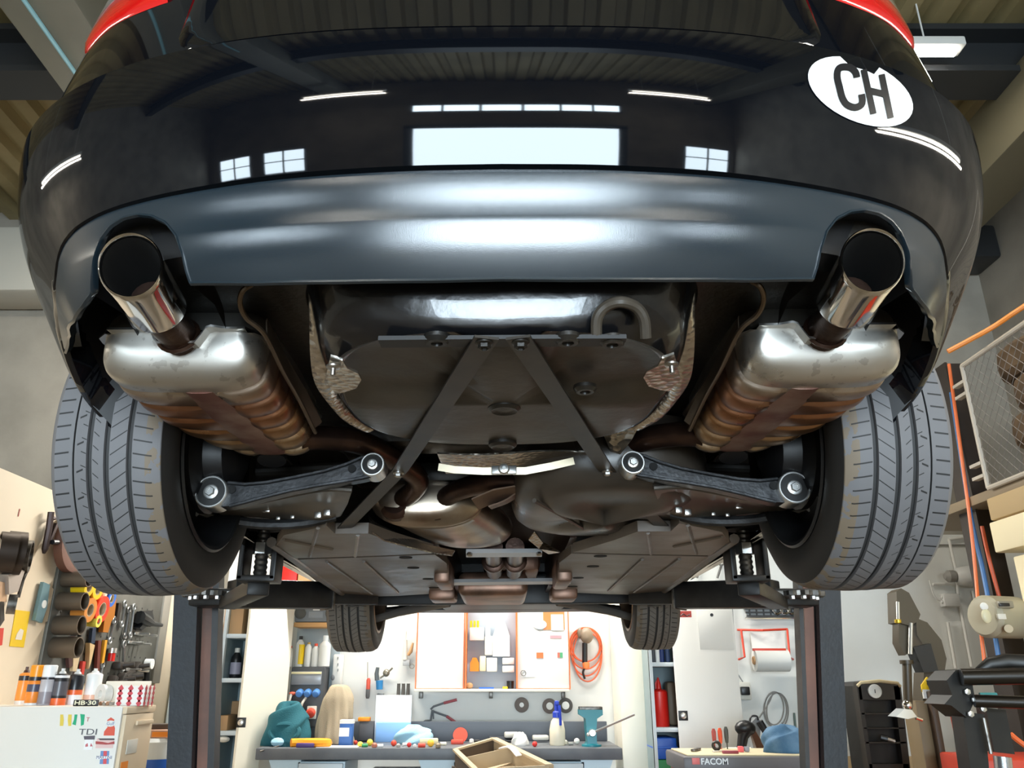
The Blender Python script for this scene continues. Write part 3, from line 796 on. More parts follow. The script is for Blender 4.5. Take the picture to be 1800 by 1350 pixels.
# fuel tank
tank_m = mat('tank_plastic', (.032, .026, .021), .34, noise=(5, 1, (.07, .055, .042)), rvar=.12)
m = MB(); rows = []
for z, k in ((.60, .96), (.52, 1), (.47, .985), (.445, .95), (.428, .88), (.42, .78), (.416, .6), (.414, .3), (.414, .02)):
    rows.append([c(.275 + .255 * k * abs(cos(t)) ** .6 * (1 if cos(t) > 0 else -1), 2.16 + .36 * k * abs(sin(t)) ** .65 * (1 if sin(t) > 0 else -1), z + .02 * sin(3 * t) * (1 - k)) for t in np.linspace(0, 2 * pi, 56, False)])
vv = m.grid(rows, True); m._f(vv[-1]); tank = m.build('fuel_tank', tank_m, car, ang=60)
m = MB(); m.tube(spl([T(940, 880, Z=.412), T(985, 905, Z=.412), T(1040, 935, Z=.412), T(1090, 940, Z=.412)], 4), .006, 6); m.build('tank_strap', tank_m, tank)
# ---------------- control arms and spring links
for sg in (-1, 1):
    m = MB(); Y = 1.785
    topc = [(380, 838), (402, 845), (432, 848), (470, 845), (520, 836), (570, 826), (610, 814), (636, 803), (660, 799)]
    botc = [(660, 833), (640, 838), (606, 844), (560, 851), (510, 860), (460, 872), (430, 880), (405, 886), (385, 887)]
    m.prism([mx(T(a, b, Y=Y), sg) for a, b in topc + botc], (0, .045, 0))
    topr = [(428, 853), (470, 850), (520, 842), (570, 832), (606, 823)]; botr = [(606, 838), (560, 845), (510, 853), (460, 864), (430, 872)]
    arm = m.build('control_arm', alu_black, car, ang=30)
    m = MB(); m.tube([mx(T(a, b, Y=Y - .002), sg) for a, b in topc[1:]], .0045, 6); m.tube([mx(T(a, b, Y=Y - .002), sg) for a, b in botc[:-1]], .0045, 6); m.build('arm_rim', alu_black, arm)
    for (a, b), rr in (((374, 862), .037), ((657, 816), .028)):
        p = mx(T(a, b, Y=Y - .008), sg); m = MB()
        m.lathe([(rr, .05), (rr, -.008), (rr - .002, -.010), (rr - .0045, -.010), (rr - .005, -.004), (rr - .005, .045)], p, (0, 1, 0), 32, cap=False); e = m.build('arm_eye', zinc, arm); 
        m = MB(); m.lathe([(rr - .005, -.002), (rr * .46, -.004), (rr * .42, .03)], p, (0, 1, 0), 28); m.build('bushing', rubber, arm)
        m = MB(); m.lathe([(rr * .46, -.002), (rr * .46, -.009), (rr * .42, -.010), (rr * .38, -.0102)], p, (0, 1, 0), 24)
        m.lathe([(rr * .30, -.010), (rr * .30, -.0165), (rr * .26, -.0185), (rr * .18, -.0185), (rr * .16, -.016), (0, -.016)], p, (0, 1, 0), 6); m.build('bolt', zinc, arm)
    for a, b in ((409, 857), (620, 822)):
        p = mx(T(a, b, Y=Y - .0015), sg); m = MB(); m.lathe([(.0095, 0), (.0095, -.002), (.0, -.001)], p, (0, 1, 0), 18); m.build('arm_hole_disc', soot_and_hole_dark, arm)  # flat black disc: the darkness of a hole put into its colour
    # pressed lower link
    lk = mat('link_grey', (.060, .055, .048), .34, .4, noise=(9, 1, (.12, .10, .08)))
    t0 = spl([T(a, b, Y=1.84) for a, b in ((378, 893), (440, 882), (510, 868), (570, 858), (620, 860))], 4)
    t1 = spl([T(a, b, Y=1.96) for a, b in ((385, 898), (450, 892), (515, 884), (570, 880), (612, 884))], 4)
    t2 = spl([T(a, b, Y=2.10) for a, b in ((395, 908), (455, 913), (515, 918), (560, 918), (600, 905))], 4)
    m = MB(); m.slab([[mx(p, sg) for p in r] for r in (t0, t1, t2)], (0, .004, .012)); m.tube([mx(p, sg) for p in t0], .006, 6); lkp = m.build('spring_link', lk, car, ang=40)
    m = MB(); m.tube([mx(p, sg) for p in spl([T(350, 895, Y=1.98), T(390, 908, Y=2.02), T(460, 918, Y=2.06), T(530, 917, Y=2.08), T(590, 905, Y=2.1)], 4)], .014, 8); m.build('link_flange', alu_black, lkp)
    for a, b, s in ((470, 892, .012), (498, 888, .006), (560, 903, .011), (576, 899, .011), (490, 908, .006), (515, 906, .006)):
        p = mx(T(a, b, Y=1.99), sg); m = MB(); m.box(p, (s * 1.6, s, s * 1.4), None, .002); m.build('nut', zinc if s < .01 else steel, lkp)
    # hub carrier, tie rod, brake backing
    m = MB(); m.lathe([(.05, 0), (.09, .02), (.10, .06), (.14, .075), (.14, .09)], c(sg * .62, YA, WZ), (sg, 0, 0), 24); m.build('hub_carrier', black_m, car)
    m = MB(); m.tube([c(sg * .62, YA + .12, .50), c(sg * .3, YA + .10, .51)], .014, 10); m.build('track_rod', deep_m, car)
    m = MB(); m.cyl(c(sg * .52, YA - .1, .47), c(sg * .53, YA - .06, .62), .032, n=14); m.build('damper', black_m, car)
m = MB(); m.bx(-.42, .42, 1.86, 1.98, H + .545, H + .60, .02); m.bx(-.42, .42, 2.16, 2.26, H + .52, H + .58, .02)
for sg in (-1, 1): m.bx(sg * .30, sg * .40, 1.86, 2.26, H + .53, H + .60, .02)
m.build('rear_subframe', deep_m, car)
# ---------------- underbody panels
hole_m = soot_and_hole_dark  # panel holes are flat discs, their inner darkness painted as black
for sg in (-1, 1):
    ZP = .387
    m = MB(); m.prism([mx(T(a, b, Z=ZP), sg) for a, b in ((487, 955), (500, 938), (575, 922), (590, 936), (648, 936), (690, 951), (762, 972), (640, 976), (520, 979))], (0, 0, .03)); rp = m.build('rear_under_panel', panel_m, car)
    m = MB()
    for a, b in (((560, 925), (545, 975)), ((630, 938), (625, 975)), ((500, 945), (585, 962))): m.tube([mx(T(*a, Z=ZP), sg), mx(T(*b, Z=ZP), sg)], .006, 6)
    m.build('panel_rib', panel_m, rp)
    m = MB(); m.prism([mx(T(a, b, Z=ZP + .003), sg) for a, b in ((522, 981), (640, 978), (765, 974), (786, 990), (788, 1018), (776, 1042), (700, 1046), (615, 1048))], (0, 0, .03)); fp = m.build('front_under_panel', panel_m, car)
    for a, b in ((714, 979), (727, 997), (753, 1017), (763, 1032)):
        p = mx(T(a, b, Z=ZP + .002), sg); m = MB(); m.lathe([(.022, .002), (.022, -.001), (.0, -.0005)], p, (0, 0, 1), 18); m.build('panel_hole_disc', hole_m, fp)
    m = MB()
    for a, b in (((640, 985), (700, 1040)), ((575, 985), (655, 1042))): m.tube([mx(T(*a, Z=ZP), sg), mx(T(*b, Z=ZP), sg)], .006, 6)
    m.build('panel_rib', panel_m, fp)
    m = MB(); m.tube([mx(p, sg) for p in (T(478, 950, Z=.40), T(520, 980, Z=.395), T(560, 1010, Z=.395), T(612, 1047, Z=.395))], .016, 8); m.build('sill_seam', panel_m, car)
# tunnel: pipes, cross bars, gearbox
m = MB()
m.bx(-.22, .22, 2.3, 4.3, H + .56, H + .60); 
for sg in (-1, 1): m.bx(sg * .21, sg * .23, 2.5, 4.3, H + .42, H + .60)
m.build('tunnel', burgundy, car)
for px in (868, 906):
    m = MB(); m.tube([T(px, 962, Y=2.75), T(px, 985, Y=3.05), T(px + (884 - px) * .1, 1004, Y=3.3)], .033, 14); m.lathe([(.036, 0), (.045, .004), (.045, .018), (.036, .022)], T(px, 985, Y=3.02), (0, 1, 0), 20); m.build('front_pipe', burgundy, car)
bar_m = mat('cross_bar_alu', (.66, .66, .67), .35, .35)
m = MB(); m.ribbon([T(820, 972, Y=2.66), T(953, 972, Y=2.66)], .024, (0, -.5, -1), .016); cb = m.build('cross_bar', bar_m, car)
for px in (826, 948): m = MB(); m.lathe([(.009, 0), (.009, -.008), (0, -.009)], T(px, 972, Y=2.645), (0, .4, 1), 6); m.build('bolt', steel, cb)
m = MB(); m.ribbon([T(790, 1023, Y=3.42), T(1003, 1022, Y=3.42)], .022, (0, -.5, -1), .016); m.build('cross_bar', bar_m, car)
copper = mat('gearbox_brown', (.30, .17, .12), .4, .7, noise=(8, 1, (.12, .08, .06)))
m = MB(); m.box(T(868, 1036, Y=3.75), (.30, .5, .10), None, .03, 4); m.box(T(900, 1005, Y=3.5) + Vector((0, .2, .05)), (.25, .4, .1), None, .03); m.build('gearbox', copper, car)
for sg in (-1, 1):
    m = MB(); m.box(mx(T(782, 1010, Y=3.25), sg), (.06, .3, .09), None, .012); m.build('gearbox_mount', copper, car); m = MB(); m.box(mx(T(780, 1045, Y=3.8), sg), (.12, .2, .06), None, .015); m.build('subframe_mount', copper, car)
    m = MB(); m.tube([mx(p, sg) for p in (T(648, 1090, Y=4.55), T(700, 1075, Y=4.5), T(790, 1056, Y=4.3))], [.02, .022, .03], 10, flat=.6); m.build('front_arm', mat('arm_cast_alu', (.20, .18, .16), .45, .5), car)
    m = MB(); m.tube([mx(p, sg) for p in (T(640, 1075, Y=4.75), T(760, 1062, Y=4.78))], .016, 8); m.build('front_track_rod', deep_m, car)
m = MB(); m.bx(-.36, .36, 4.3, 4.9, H + .40, H + .47, .02); m.bx(-.64, .64, 4.0, 5.0, H + .465, H + .50, .01); m.bx(-.66, .66, 4.13, 4.17, H + .365, H + .49, .008); m.build('front_subframe', black_m, car)
m = MB(); m.slab([[c(x, y + .06 * (x / .7) ** 2 * -1, z) for x in np.linspace(-.66, .66, 16)] for y, z in ((4.95, .405), (5.1, .40), (5.28, .44), (5.30, .52))], (0, 0, .02)); m.build('front_splitter', black_m, car)
# ---------------- wheels
def tyre_mat(nm, dust, base):
    mm = mat(nm, base, .62); g = NG(mm)
    uv = g.new('ShaderNodeUVMap'); sp = g.new('ShaderNodeSeparateXYZ'); g.link(uv.outputs[0], sp.inputs[0]); u, v = sp.outputs[0], sp.outputs[1]
    tc = g.new('ShaderNodeTexCoord')
    def sipe(lo, hi, n, slant, w):
        f = g.m('FRACT', g.m('ADD', g.m('MULTIPLY', u, float(n)), g.m('MULTIPLY', v, slant)))
        return g.m('MULTIPLY', g.m('LESS_THAN', f, w), g.between(v, lo, hi))
    s = sipe(.02, .15, 74, 1.0, .13)
    for q in (sipe(.81, .985, 74, -1.2, .11), sipe(.58, .74, 74, 5.0, .09), sipe(.40, .46, 74, -6.0, .08), sipe(.23, .30, 37, 1.5, .07), sipe(.275, .33, 74, -3, .07)):
        s = g.m('MAXIMUM', s, q)
    n = g.new('ShaderNodeTexNoise'); n.inputs['Scale'].default_value = 22; n.inputs['Detail'].default_value = 6; g.link(tc.outputs['Object'], n.inputs['Vector'])
    n2 = g.new('ShaderNodeTexNoise'); n2.inputs['Scale'].default_value = 4; g.link(tc.outputs['Object'], n2.inputs['Vector'])
    bl = lin(base)
    col = g.mix(g.m('MULTIPLY', n2.outputs['Fac'], .7), bl, tuple(x * .6 for x in bl))
    dm = g.m('MULTIPLY', g.m('MULTIPLY', g.m('GREATER_THAN', v, .93), g.m('LESS_THAN', v, 1.12)), g.m('MULTIPLY', g.m('GREATER_THAN', n.outputs['Fac'], .47), .8))
    col = g.mix(dm, col, dust); col = g.mix(g.m('MULTIPLY', s, .92), col, (.008, .008, .008))
    gr = g.between(v, .186, .204)
    for lo, hi in ((.333, .392), (.513, .572), (.742, .801)): gr = g.m('MAXIMUM', gr, g.between(v, lo + .003, hi - .003))
    col = g.mix(g.m('MULTIPLY', gr, .9), col, (.022, .021, .020))  # groove floors darkened in the colour to stand for the shade inside
    side = g.m('GREATER_THAN', g.m('ABSOLUTE', g.m('SUBTRACT', v, .5)), .535)
    col = g.mix(side, col, (.011, .0105, .010))
    g.link(col, g.b.inputs['Base Color'])
    bp = g.new('ShaderNodeBump'); bp.inputs['Strength'].default_value = .7; bp.inputs['Distance'].default_value = .004; bp.invert = True
    g.link(s, bp.inputs['Height']); g.link(bp.outputs[0], g.b.inputs['Normal'])
    return mm
tyre_r = tyre_mat('tyre_rear', (.19, .14, .085), '#757476')
tyre_f = tyre_mat('tyre_front', (.16, .12, .08), '#7a756e')
rim_m = mat('rim_dark', (.022, .023, .025), .35, .5)
rim_f = mat('rim_bronze', (.34, .24, .17), .35, .7, noise=(9, 1, (.12, .08, .055)))  # brownish tone of the front rims, mottled with darker brown
disc_m = mat('brake_disc', (.16, .15, .14), .4, .9)
# tread profile across: (x from the car's middle, radius, v)
TP = [(.905, .218, -.22), (.913, .245, -.14), (.914, .275, -.08), (.909, .298, -.045), (.900, .313, -.02), (.890, .3205, .02)]
def lane(a, b): return [(a, .3235), (b, .3235)]
x0, x1 = .890, .698
def xv(v): return lerp(x0, x1, v)
for v0, v1, dp in ((.185, .205, .006), (.333, .392, .009), (.513, .572, .009), (.742, .801, .009)):
    r0 = .3245 - .008 * abs(v0 - .5) ** 2 * 4
    TP += [(xv(v0), r0, v0), (xv(v0 + .004), r0 - dp, v0 + .004), (xv(v1 - .004), r0 - dp, v1 - .004), (xv(v1), r0, v1)]
TP += [(xv(.9), .3215, .9), (xv(.97), .3185, .97), (.686, .309, 1.03), (.677, .293, 1.07), (.672, .272, 1.10), (.673, .245, 1.15), (.682, .218, 1.22)]
def wheel(sg, yc, zc, tm, rm, lab):
    m = MB(); n = 96; uvl = m.bm.loops.layers.uv.new('UVMap')
    rows = []
    for x, r, v in TP: rows.append([m.v(c(sg * x, yc + r * cos(2 * pi * k / n), zc + r * sin(2 * pi * k / n))) for k in range(n)])
    for i in range(len(TP) - 1):
        for k in range(n):
            f = m._f((rows[i][k], rows[i][(k + 1) % n], rows[i + 1][(k + 1) % n], rows[i + 1][k]))
            for lp, (uu, vv_) in zip(f.loops, ((k / n, TP[i][2]), ((k + 1) / n, TP[i][2]), ((k + 1) / n, TP[i + 1][2]), (k / n, TP[i + 1][2]))): lp[uvl].uv = (uu, vv_)
    # rim first (the part), tyre as its sub-part
    w = MB(); ax = (sg, 0, 0); b0 = c(0, yc, zc)
    w.lathe([(.224, .682), (.228, .676), (.222, .672), (.214, .676), (.205, .70), (.192, .73), (.186, .80), (.190, .86), (.205, .885), (.222, .898), (.226, .906), (.222, .909), (.214, .905), (.21, .895)], b0, ax, 64, cap=False)
    w.lathe([(.055, .84), (.06, .88), (.03, .895), (0, .896)], b0, ax, 20)
    for k in range(5):
        a = 2 * pi * k / 5 + .3
        for da in (-.16, .16):
            p0 = c(sg * .87, yc + .05 * cos(a), zc + .05 * sin(a)); p1 = c(sg * .885, yc + .205 * cos(a + da), zc + .205 * sin(a + da))
            w.tube([p0, p1], [.022, .014], 6, flat=.7)
    rim = w.build('wheel', rm, car, ang=40); rim['label'] = lab
    t = m.build('tyre', tm, rim, ang=30)
    d = MB(); d.lathe([(.06, .79), (.155, .79), (.155, .815), (.06, .815)], b0, ax, 40); d.build('brake_disc', disc_m, rim)
for sg in (-1, 1):
    wheel(sg, YA, WZ, tyre_r, rim_m, 'rear wheel'); wheel(sg, YFW, WZF, tyre_f, rim_f, 'front wheel')
car.rotation_euler = (0, R(-.42), 0)
# ================================================================== two-post lift
post_blue = mat('post_dark_blue', '#0f141b', .45, noise=(22, .5, '#1a212a'), bump=(60, .08))
post_brown = mat('post_brown', '#855643', .45, noise=(3, 1, '#54382c'))
blk = mat('lift_black', (.010, .010, .011), .4, noise=(20, .5, (.03, .028, .026)))
grease = mat('greasy_steel', (.20, .19, .175), .4, .8, noise=(25, 1, (.05, .045, .04)))
LY = 3.55
for sg, side in ((-1, 'tool board'), (1, 'tyre changer')):
    def ed(p, q):
        a, b = at(*p, Y=LY), at(*q, Y=LY); d = (a - b) / (a.z - b.z)
        return b + d * (0 - b.z), b + d * (2.2 - b.z)
    if sg < 0: E_ = [ed((305, 1065), (292, 1350)), ed((349, 1065), (338, 1350)), ed((373, 1065), (364, 1350)), ed((389, 1065), (379, 1350))]
    else: E_ = [ed((1478, 1050), (1491, 1350)), ed((1437, 1050), (1448, 1350)), ed((1411, 1050), (1424, 1350)), ed((1397, 1050), (1412, 1350))]
    b0 = (E_[0][0] + E_[3][0]) / 2
    t = thing('lift_post', (b0.x, LY + .15, 0), 'dark blue lift column standing beside the %s' % ('filing cabinet and tool board' if sg < 0 else 'tyre changer and grey air tower'), 'lift post', 'two columns of the car lift')
    def col(i, j, y0, y1, name, mm):
        (a0, a1), (c0, c1) = E_[i], E_[j]; m = MB()
        q = [Vector((a0.x, LY + y0, 0)), Vector((c0.x, LY + y0, 0)), Vector((c0.x, LY + y1, 0)), Vector((a0.x, LY + y1, 0))]
        m.prism(q, (a1.x - a0.x, 0, 2.2)); return m.build(name, mm, t)
    col(0, 1, 0, .24, 'column', post_blue); col(1, 2, .05, .10, 'inner_web', post_brown); col(2, 3, .0, .07, 'guide_rail', blk)
    m = MB(); m.bx(b0.x - .28, b0.x + .28, LY - .12, LY + .42, 0, .02); m.build('base_plate', blk, t)
    f = lambda px, py, Y: mx(at(px, py, Y=Y), sg)
    m = MB(); m.box(f(392, 1052, 3.46), (.24, .14, .07), None, .01); ca = m.build('carriage', blk, t)
    # front arm (towards the far end of the car), telescopic
    A, B, C_ = f(405, 1044, 3.43), f(577, 1047, 3.72), f(620, 1047, 3.98)
    m = MB(); d = (B - A).normalized(); s_ = d.cross(Vector((0, 0, 1))).normalized(); R3 = Matrix((d, s_.cross(d).cross(d) * 0 + Vector((0, 0, 1)).cross(d).normalized(), Vector((0, 0, 1)))).transposed()
    m.box((A + B) / 2, ((B - A).length, .10, .115), R3, .006); arm = m.build('arm', blk, t)
    m = MB(); m.box((B + C_) / 2, ((C_ - B).length + .1, .07, .08), R3, .004); m.build('arm_extension', blk, arm)
    m = MB(); m.box(B, (.012, .115, .125), R3, .002); m.build('arm_end_ring', grease, arm)
    m = MB(); m.cyl(C_ - Vector((0, 0, .05)), C_ + Vector((0, 0, .07)), .035, n=18); m.cyl(C_ + Vector((0, 0, .06)), C_ + Vector((0, 0, .085)), .05, n=20); m.build('pad', blk, arm)
    # rear arm with threaded pad
    P = f(456, 1016, 2.62); A2 = f(402, 1047, 3.40)
    m = MB(); d = (P - A2).normalized(); R4 = Matrix((d, Vector((0, 0, 1)).cross(d).normalized(), Vector((0, 0, 1)))).transposed()
    m.box((P + A2) / 2 - Vector((0, 0, .03)), ((P - A2).length, .07, .05), R4, .006); arm2 = m.build('arm', blk, t)
    m = MB()
    for dx in (-.052, .052): m.box(P + Vector((dx, 0, .055)), (.018, .09, .13), None, .003)
    m.box(P + Vector((0, 0, -.005)), (.12, .09, .02), None, .003); hd = m.build('pad_fork', blk, arm2)
    m = MB(); pr = []
    for k in range(19): pr.append((.019 if k % 2 else .0225, .0 + k * .0085))
    m.lathe(pr, P, (0, 0, 1), 16); m.build('pad_screw', grease, hd)
    m = MB(); m.lathe([(.03, .15), (.055, .155), (.058, .175), (.05, .178)], P, (0, 0, 1), 24); m.build('pad_rubber', rubber, hd)
    m = MB(); m.lathe([(.030, .075), (.030, .11)], P, (0, 0, 1), 6); m.build('pad_nut', zinc, hd)
    # toothed locking plate at the arm joint
    m = MB(); G = f(372, 1050, 3.32); pr = []
    for k in range(48):
        r = .115 if k % 4 in (0, 1) else .10; a = 2 * pi * k / 48; pr.append(G + Vector((r * cos(a), r * sin(a), 0)))
    m.prism(pr, (0, 0, .018)); lp = m.build('locking_gear', grease, ca)
    for k in range(5):
        a = -.4 - k * .55; q = G + Vector((.08 * cos(a), .08 * sin(a), -.001)); m = MB(); m.lathe([(.011, 0), (.011, -.012), (.007, -.014)], q, (0, 0, 1), 6); m.build('bolt', zinc, lp)
# ================================================================== far wall: bench, cupboards, things on the wall
W = 6.952
def col_m(h, rough=.5, **k): return mat('c_' + h.strip('#') + ('_%d' % int(rough * 100)) + ('m' if k.get('metal') else ''), h, rough, **k)
wht = col_m('#e8e8e4', .45); offw = col_m('#d9d6cc', .5); pale = col_m('#c9d3d8', .45)
def rect(x0, y0, x1, y1, Y):
    a, b = at(x0, y1, Y=Y), at(x1, y0, Y=Y); return a.x, b.x, a.z, b.z
def pbox(m, x0, y0, x1, y1, Y, dep, bev=.004):
    """box whose face at depth Y fills the pixel rectangle; dep goes away from the camera"""
    a, b, p, q = rect(x0, y0, x1, y1, Y); m.bx(a, b, Y, Y + dep, p, q, bev); return m
def single(m, name, mm, label, cat, group=None, **k):
    o = m.build(name, mm, **k); return tag(o, label, cat, group)
def wallbox(name, label, cat, r, mm, dep=.03, group=None, bev=.004):
    m = MB(); pbox(m, *r, W - dep, dep, bev); return single(m, name, mm, label, cat, group)
# ---------------- bench
BF, BB = 6.08, 6.78
BZ = at(885, 1315, Y=BF).z
bx0, bx1 = at(450, 1315, Y=BF).x, at(1094, 1315, Y=BF).x
slate = mat('bench_slate', '#565a60', .45, noise=(6, .7, '#6d6f72'))
steel_blue = col_m('#bcd0da', .4)
bench = thing('workbench', ((bx0 + bx1) / 2, 6.4, 0), 'long workbench with dark slate top and pale blue steel underframe', 'workbench')
m = MB(); m.bx(bx0, bx1, BF, BB, BZ - .075, BZ, .006); m.build('worktop', slate, bench)
m = MB(); m.bx(bx0, bx1 - .02, BB - .02, BB + .02, BZ, at(885, 1268, Y=BB).z, .004); m.build('backboard', mat('bench_back_slate', '#4f555e', .5), bench)
for a, b in ((482, 520), (745, 795), (1030, 1068)):
    xa, xb = at(a, 1340, Y=BF + .06).x, at(b, 1340, Y=BF + .06).x
    m = MB(); m.prism([(xa - .04, BF + .06, BZ - .075), (xb + .04, BF + .06, BZ - .075), (xb + .01, BF + .06, BZ - .15), (xb + .01, BF + .06, 0), (xa - .01, BF + .06, 0), (xa - .01, BF + .06, BZ - .15)], (0, .5, 0)); m.build('leg', steel_blue, bench)
def drawer_unit(x0, x1, parts):
    xa, xb = at(x0, 1340, Y=BF + .04).x, at(x1, 1340, Y=BF + .04).x
    m = MB(); m.bx(xa, xb, BF + .06, BB - .1, .25, BZ - .09, .004); bd = m.build('drawer_carcass', steel_blue, bench)
    for k in range(parts):
        z1 = BZ - .10 - k * .14; m = MB(); m.bx(xa + .012, xb - .012, BF + .035, BF + .06, z1 - .125, z1, .004); dr = m.build('drawer', pale, bd)
drawer_unit(522, 606, 4); drawer_unit(797, 830, 4); drawer_unit(950, 1028, 4)
m = MB(); m.bx(at(640, 1340, Y=BF).x, at(740, 1340, Y=BF).x, BF + .08, BF + .5, BZ - .6, BZ - .16, .01); m.build('under_cabinet', col_m('#4a7793', .4), bench)
def onb(px, Y): return at(px, 1300, Y=Y).x
def hgt(n, Y): return n / F * (Y * CP)           # metres for n pixels at depth Y near the horizon
# ---------------- tall cupboards
def latch(par, px, py, Y, s=.05):
    p = at(px, py, Y=Y); m = MB(); m.box(p, (s * 1.3, .008, s * 1.3), None, .002); l = m.build('latch_plate', black_m, par)
    m = MB(); m.lathe([(s * .42, .0), (s * .42, -.012), (s * .30, -.016)], p + Vector((0, -.003, 0)), (0, 1, 0), 20); m.build('latch_knob', zinc, l)
cream_m = col_m('#efe9d8', .45)
locker_in = col_m('#8fa0a4', .55)
def cupboard(x0, x1, xd0, xd1, shelves, Y, label, door_side, lat):
    a, b = at(x0, 1200, Y=Y).x, at(x1, 1200, Y=Y).x; c0, c1 = at(xd0, 1200, Y=Y).x, at(xd1, 1200, Y=Y).x
    top = 1.98; dep = .45
    t = thing('tall_cupboard', ((a + b) / 2, Y + .2, 0), label, 'cupboard')
    m = MB(); lo, hi = min(a, c0), max(b, c1)
    if door_side < 0: hi = at(429, 1200, Y=Y).x
    for x in (lo, hi - .02): m.bx(x, x + .02, Y, Y + dep, 0, top)
    m.bx(lo, hi, Y + dep - .02, Y + dep, 0, top); m.bx(lo, hi, Y, Y + dep, top - .02, top); m.bx(lo, hi, Y, Y + dep, .0, .06); m.build('carcass', locker_in, t)
    for py in shelves:
        z = at(800, py, Y=Y).z; m = MB(); m.bx(lo + .02, hi - .02, Y + .005, Y + dep - .02, z - .03, z, .003); m.build('shelf', pale, t)
    m = MB(); m.bx(min(a, b), min(a, b) + .022, Y - .012, Y + .03, .02, top); m.build('frame_post', pale, t)
    m = MB()
    if door_side < 0:       # door swung back past the end of the bench, cut at the worktop where the bench stands before it
        p0, p1 = at(424, 1200, Y=Y - .04), at(503, 1200, Y=Y + .48); q = lambda f, z: Vector((lerp(p0.x, p1.x, f), lerp(p0.y, p1.y, f), z))
        m.prism([q(0, .04), q(.5, .04), q(.5, BZ + .004), q(1, BZ + .004), q(1, top - .01), q(0, top - .01)], (.018, -.01, 0))
    else: m.bx(c0, c1, Y - .03, Y - .006, .04, top - .01, .004)
    dd = m.build('door', cream_m if door_side < 0 else wht, t); latch(dd, *lat, Y - (.034 if door_side > 0 else .05))
    return t, dd
LC = 6.15
cupL, dL = cupboard(383, 424, 424, 499, (1114, 1192, 1285), LC, 'cream steel cupboard with half its shelves showing beside the lift column', -1, (424, 1270))
RC = 6.2
m = MB(); m.bx(at(1089, 1200, Y=6.5).x, at(1133, 1200, Y=6.5).x, 6.5, 6.94, 0, 2.0, .004); single(m, 'cupboard_side', cream_m, 'plain cream cupboard door at the vice end of the bench', 'cupboard')
cupR, dR = cupboard(1143, 1186, 1186, 1298, (1164, 1279), RC, 'white steel cupboard with red can on its open shelf', 1, (1201, 1258))
m = MB(); pbox(m, 1231, 1071, 1284, 1142, RC - .036, .004, .001); pp = m.build('notice_sheet', wht, dR)
m = MB(); m.lathe([(.012, 0), (.012, -.004), (0, -.004)], at(1251, 1081, Y=RC - .037), (0, 1, 0), 16); m.build('magnet', black_m, pp)
m = MB(); pbox(m, 1193, 1074, 1215, 1085, RC - .034, .003, 0); stk = m.build('sticker', col_m('#d34a3e'), dR)
m = MB(); m.tube([at(1196, 1083, Y=RC - .036), at(1201, 1079, Y=RC - .036), at(1207, 1083, Y=RC - .036), at(1213, 1080, Y=RC - .036)], .004, 5); m.build('sticker_mark', col_m('#3a3a3c'), stk)
# contents of the cupboards
def bottle(name, label, cat, px, ybot, ytop, w, Y, body, cap, capf=.2, sh=.12, neck=.35, group=None, z=None, lab=None, n=18):
    p0 = at(px, ybot, Y=Y); p1 = at(px, ytop, Y=Y); z0 = p0.z if z is None else z; h = p1.z - p0.z; r = w / F * (Y * CP) / 2
    t = thing(name, (p0.x, Y, z0), label, cat, group); b = Vector((p0.x, Y, z0))
    hb = h * (1 - capf)
    m = MB(); m.lathe([(r * .9, 0), (r, .006), (r, hb * (1 - sh * 1.6)), (r * .92, hb * (1 - sh)), (r * neck, hb * .985), (r * neck, hb)], b, (0, 0, 1), n); m.build('body', body, t)
    m = MB(); m.lathe([(r * neck * 1.15, hb * .985), (r * neck * 1.15, h * .99), (r * neck * .95, h)], b, (0, 0, 1), n); m.build('cap', cap, t)
    if lab:
        m = MB(); m.lathe([(r * 1.012, hb * lab[0]), (r * 1.012, hb * lab[1])], b, (0, 0, 1), n, cap=False); m.build('label', lab[2], t)
    return t
blackp = col_m('#17181b', .35); red = col_m('#cf1f16', .35); blue = col_m('#1f5fc4', .4); yellow = col_m('#f0c818', .45); orange = col_m('#f08a12', .5); green = col_m('#2f8f57', .5)
teal = col_m('#1d7f8c', .4); kraft = col_m('#bd9468', .7)
z1 = at(800, 1192, Y=LC).z; z2 = at(800, 1285, Y=LC).z; z0s = at(800, 1114, Y=LC).z
bottle('oil_bottle', 'black bottle with grey label and pale cap on the cupboard shelf', 'bottle', 413, 1184, 1131, 19, LC + .15, blackp, offw, .14, .2, .42, z=z1, lab=(.15, .6, col_m('#9a97a8')))
m = MB(); m.ball((at(394, 1185, Y=LC + .2).x, LC + .2, z1 + .045), (.05, .06, .045), 10); single(m, 'dark_glove', blackp, 'black crumpled glove on the shelf next to the oil bottle', 'glove')
m = MB(); m.bx(at(392, 1100, Y=LC + .05).x, at(426, 1100, Y=LC + .05).x, LC + .05, LC + .3, z0s, z0s + .30, .004); single(m, 'cardboard_box', kraft, 'brown cardboard box on the top visible cupboard shelf', 'box')
m = MB(); m.bx(at(381, 1270, Y=LC + .05).x, at(400, 1270, Y=LC + .05).x, LC + .05, LC + .3, z2, z2 + .10, .003); single(m, 'cardboard_box', kraft, 'small brown box low in the cupboard, lowest shelf edge', 'box')
m = MB(); m.bx(at(386, 1270, Y=LC + .2).x, at(408, 1270, Y=LC + .2).x, LC + .31, LC + .42, z2, z2 + .19, .003); single(m, 'cardboard_box', kraft, 'taller brown box behind the small one, lowest cupboard shelf', 'box')
m = MB(); m.ball((at(390, 1290, Y=LC - .02).x, LC + .03, z2 - .055), (.045, .03, .022), 12); single(m, 'wooden_stopper', offw, 'pale rounded wooden piece under the lowest cupboard shelf', 'wooden piece', loc=None)
rz1 = at(800, 1279, Y=RC).z; rz0 = at(800, 1164, Y=RC).z
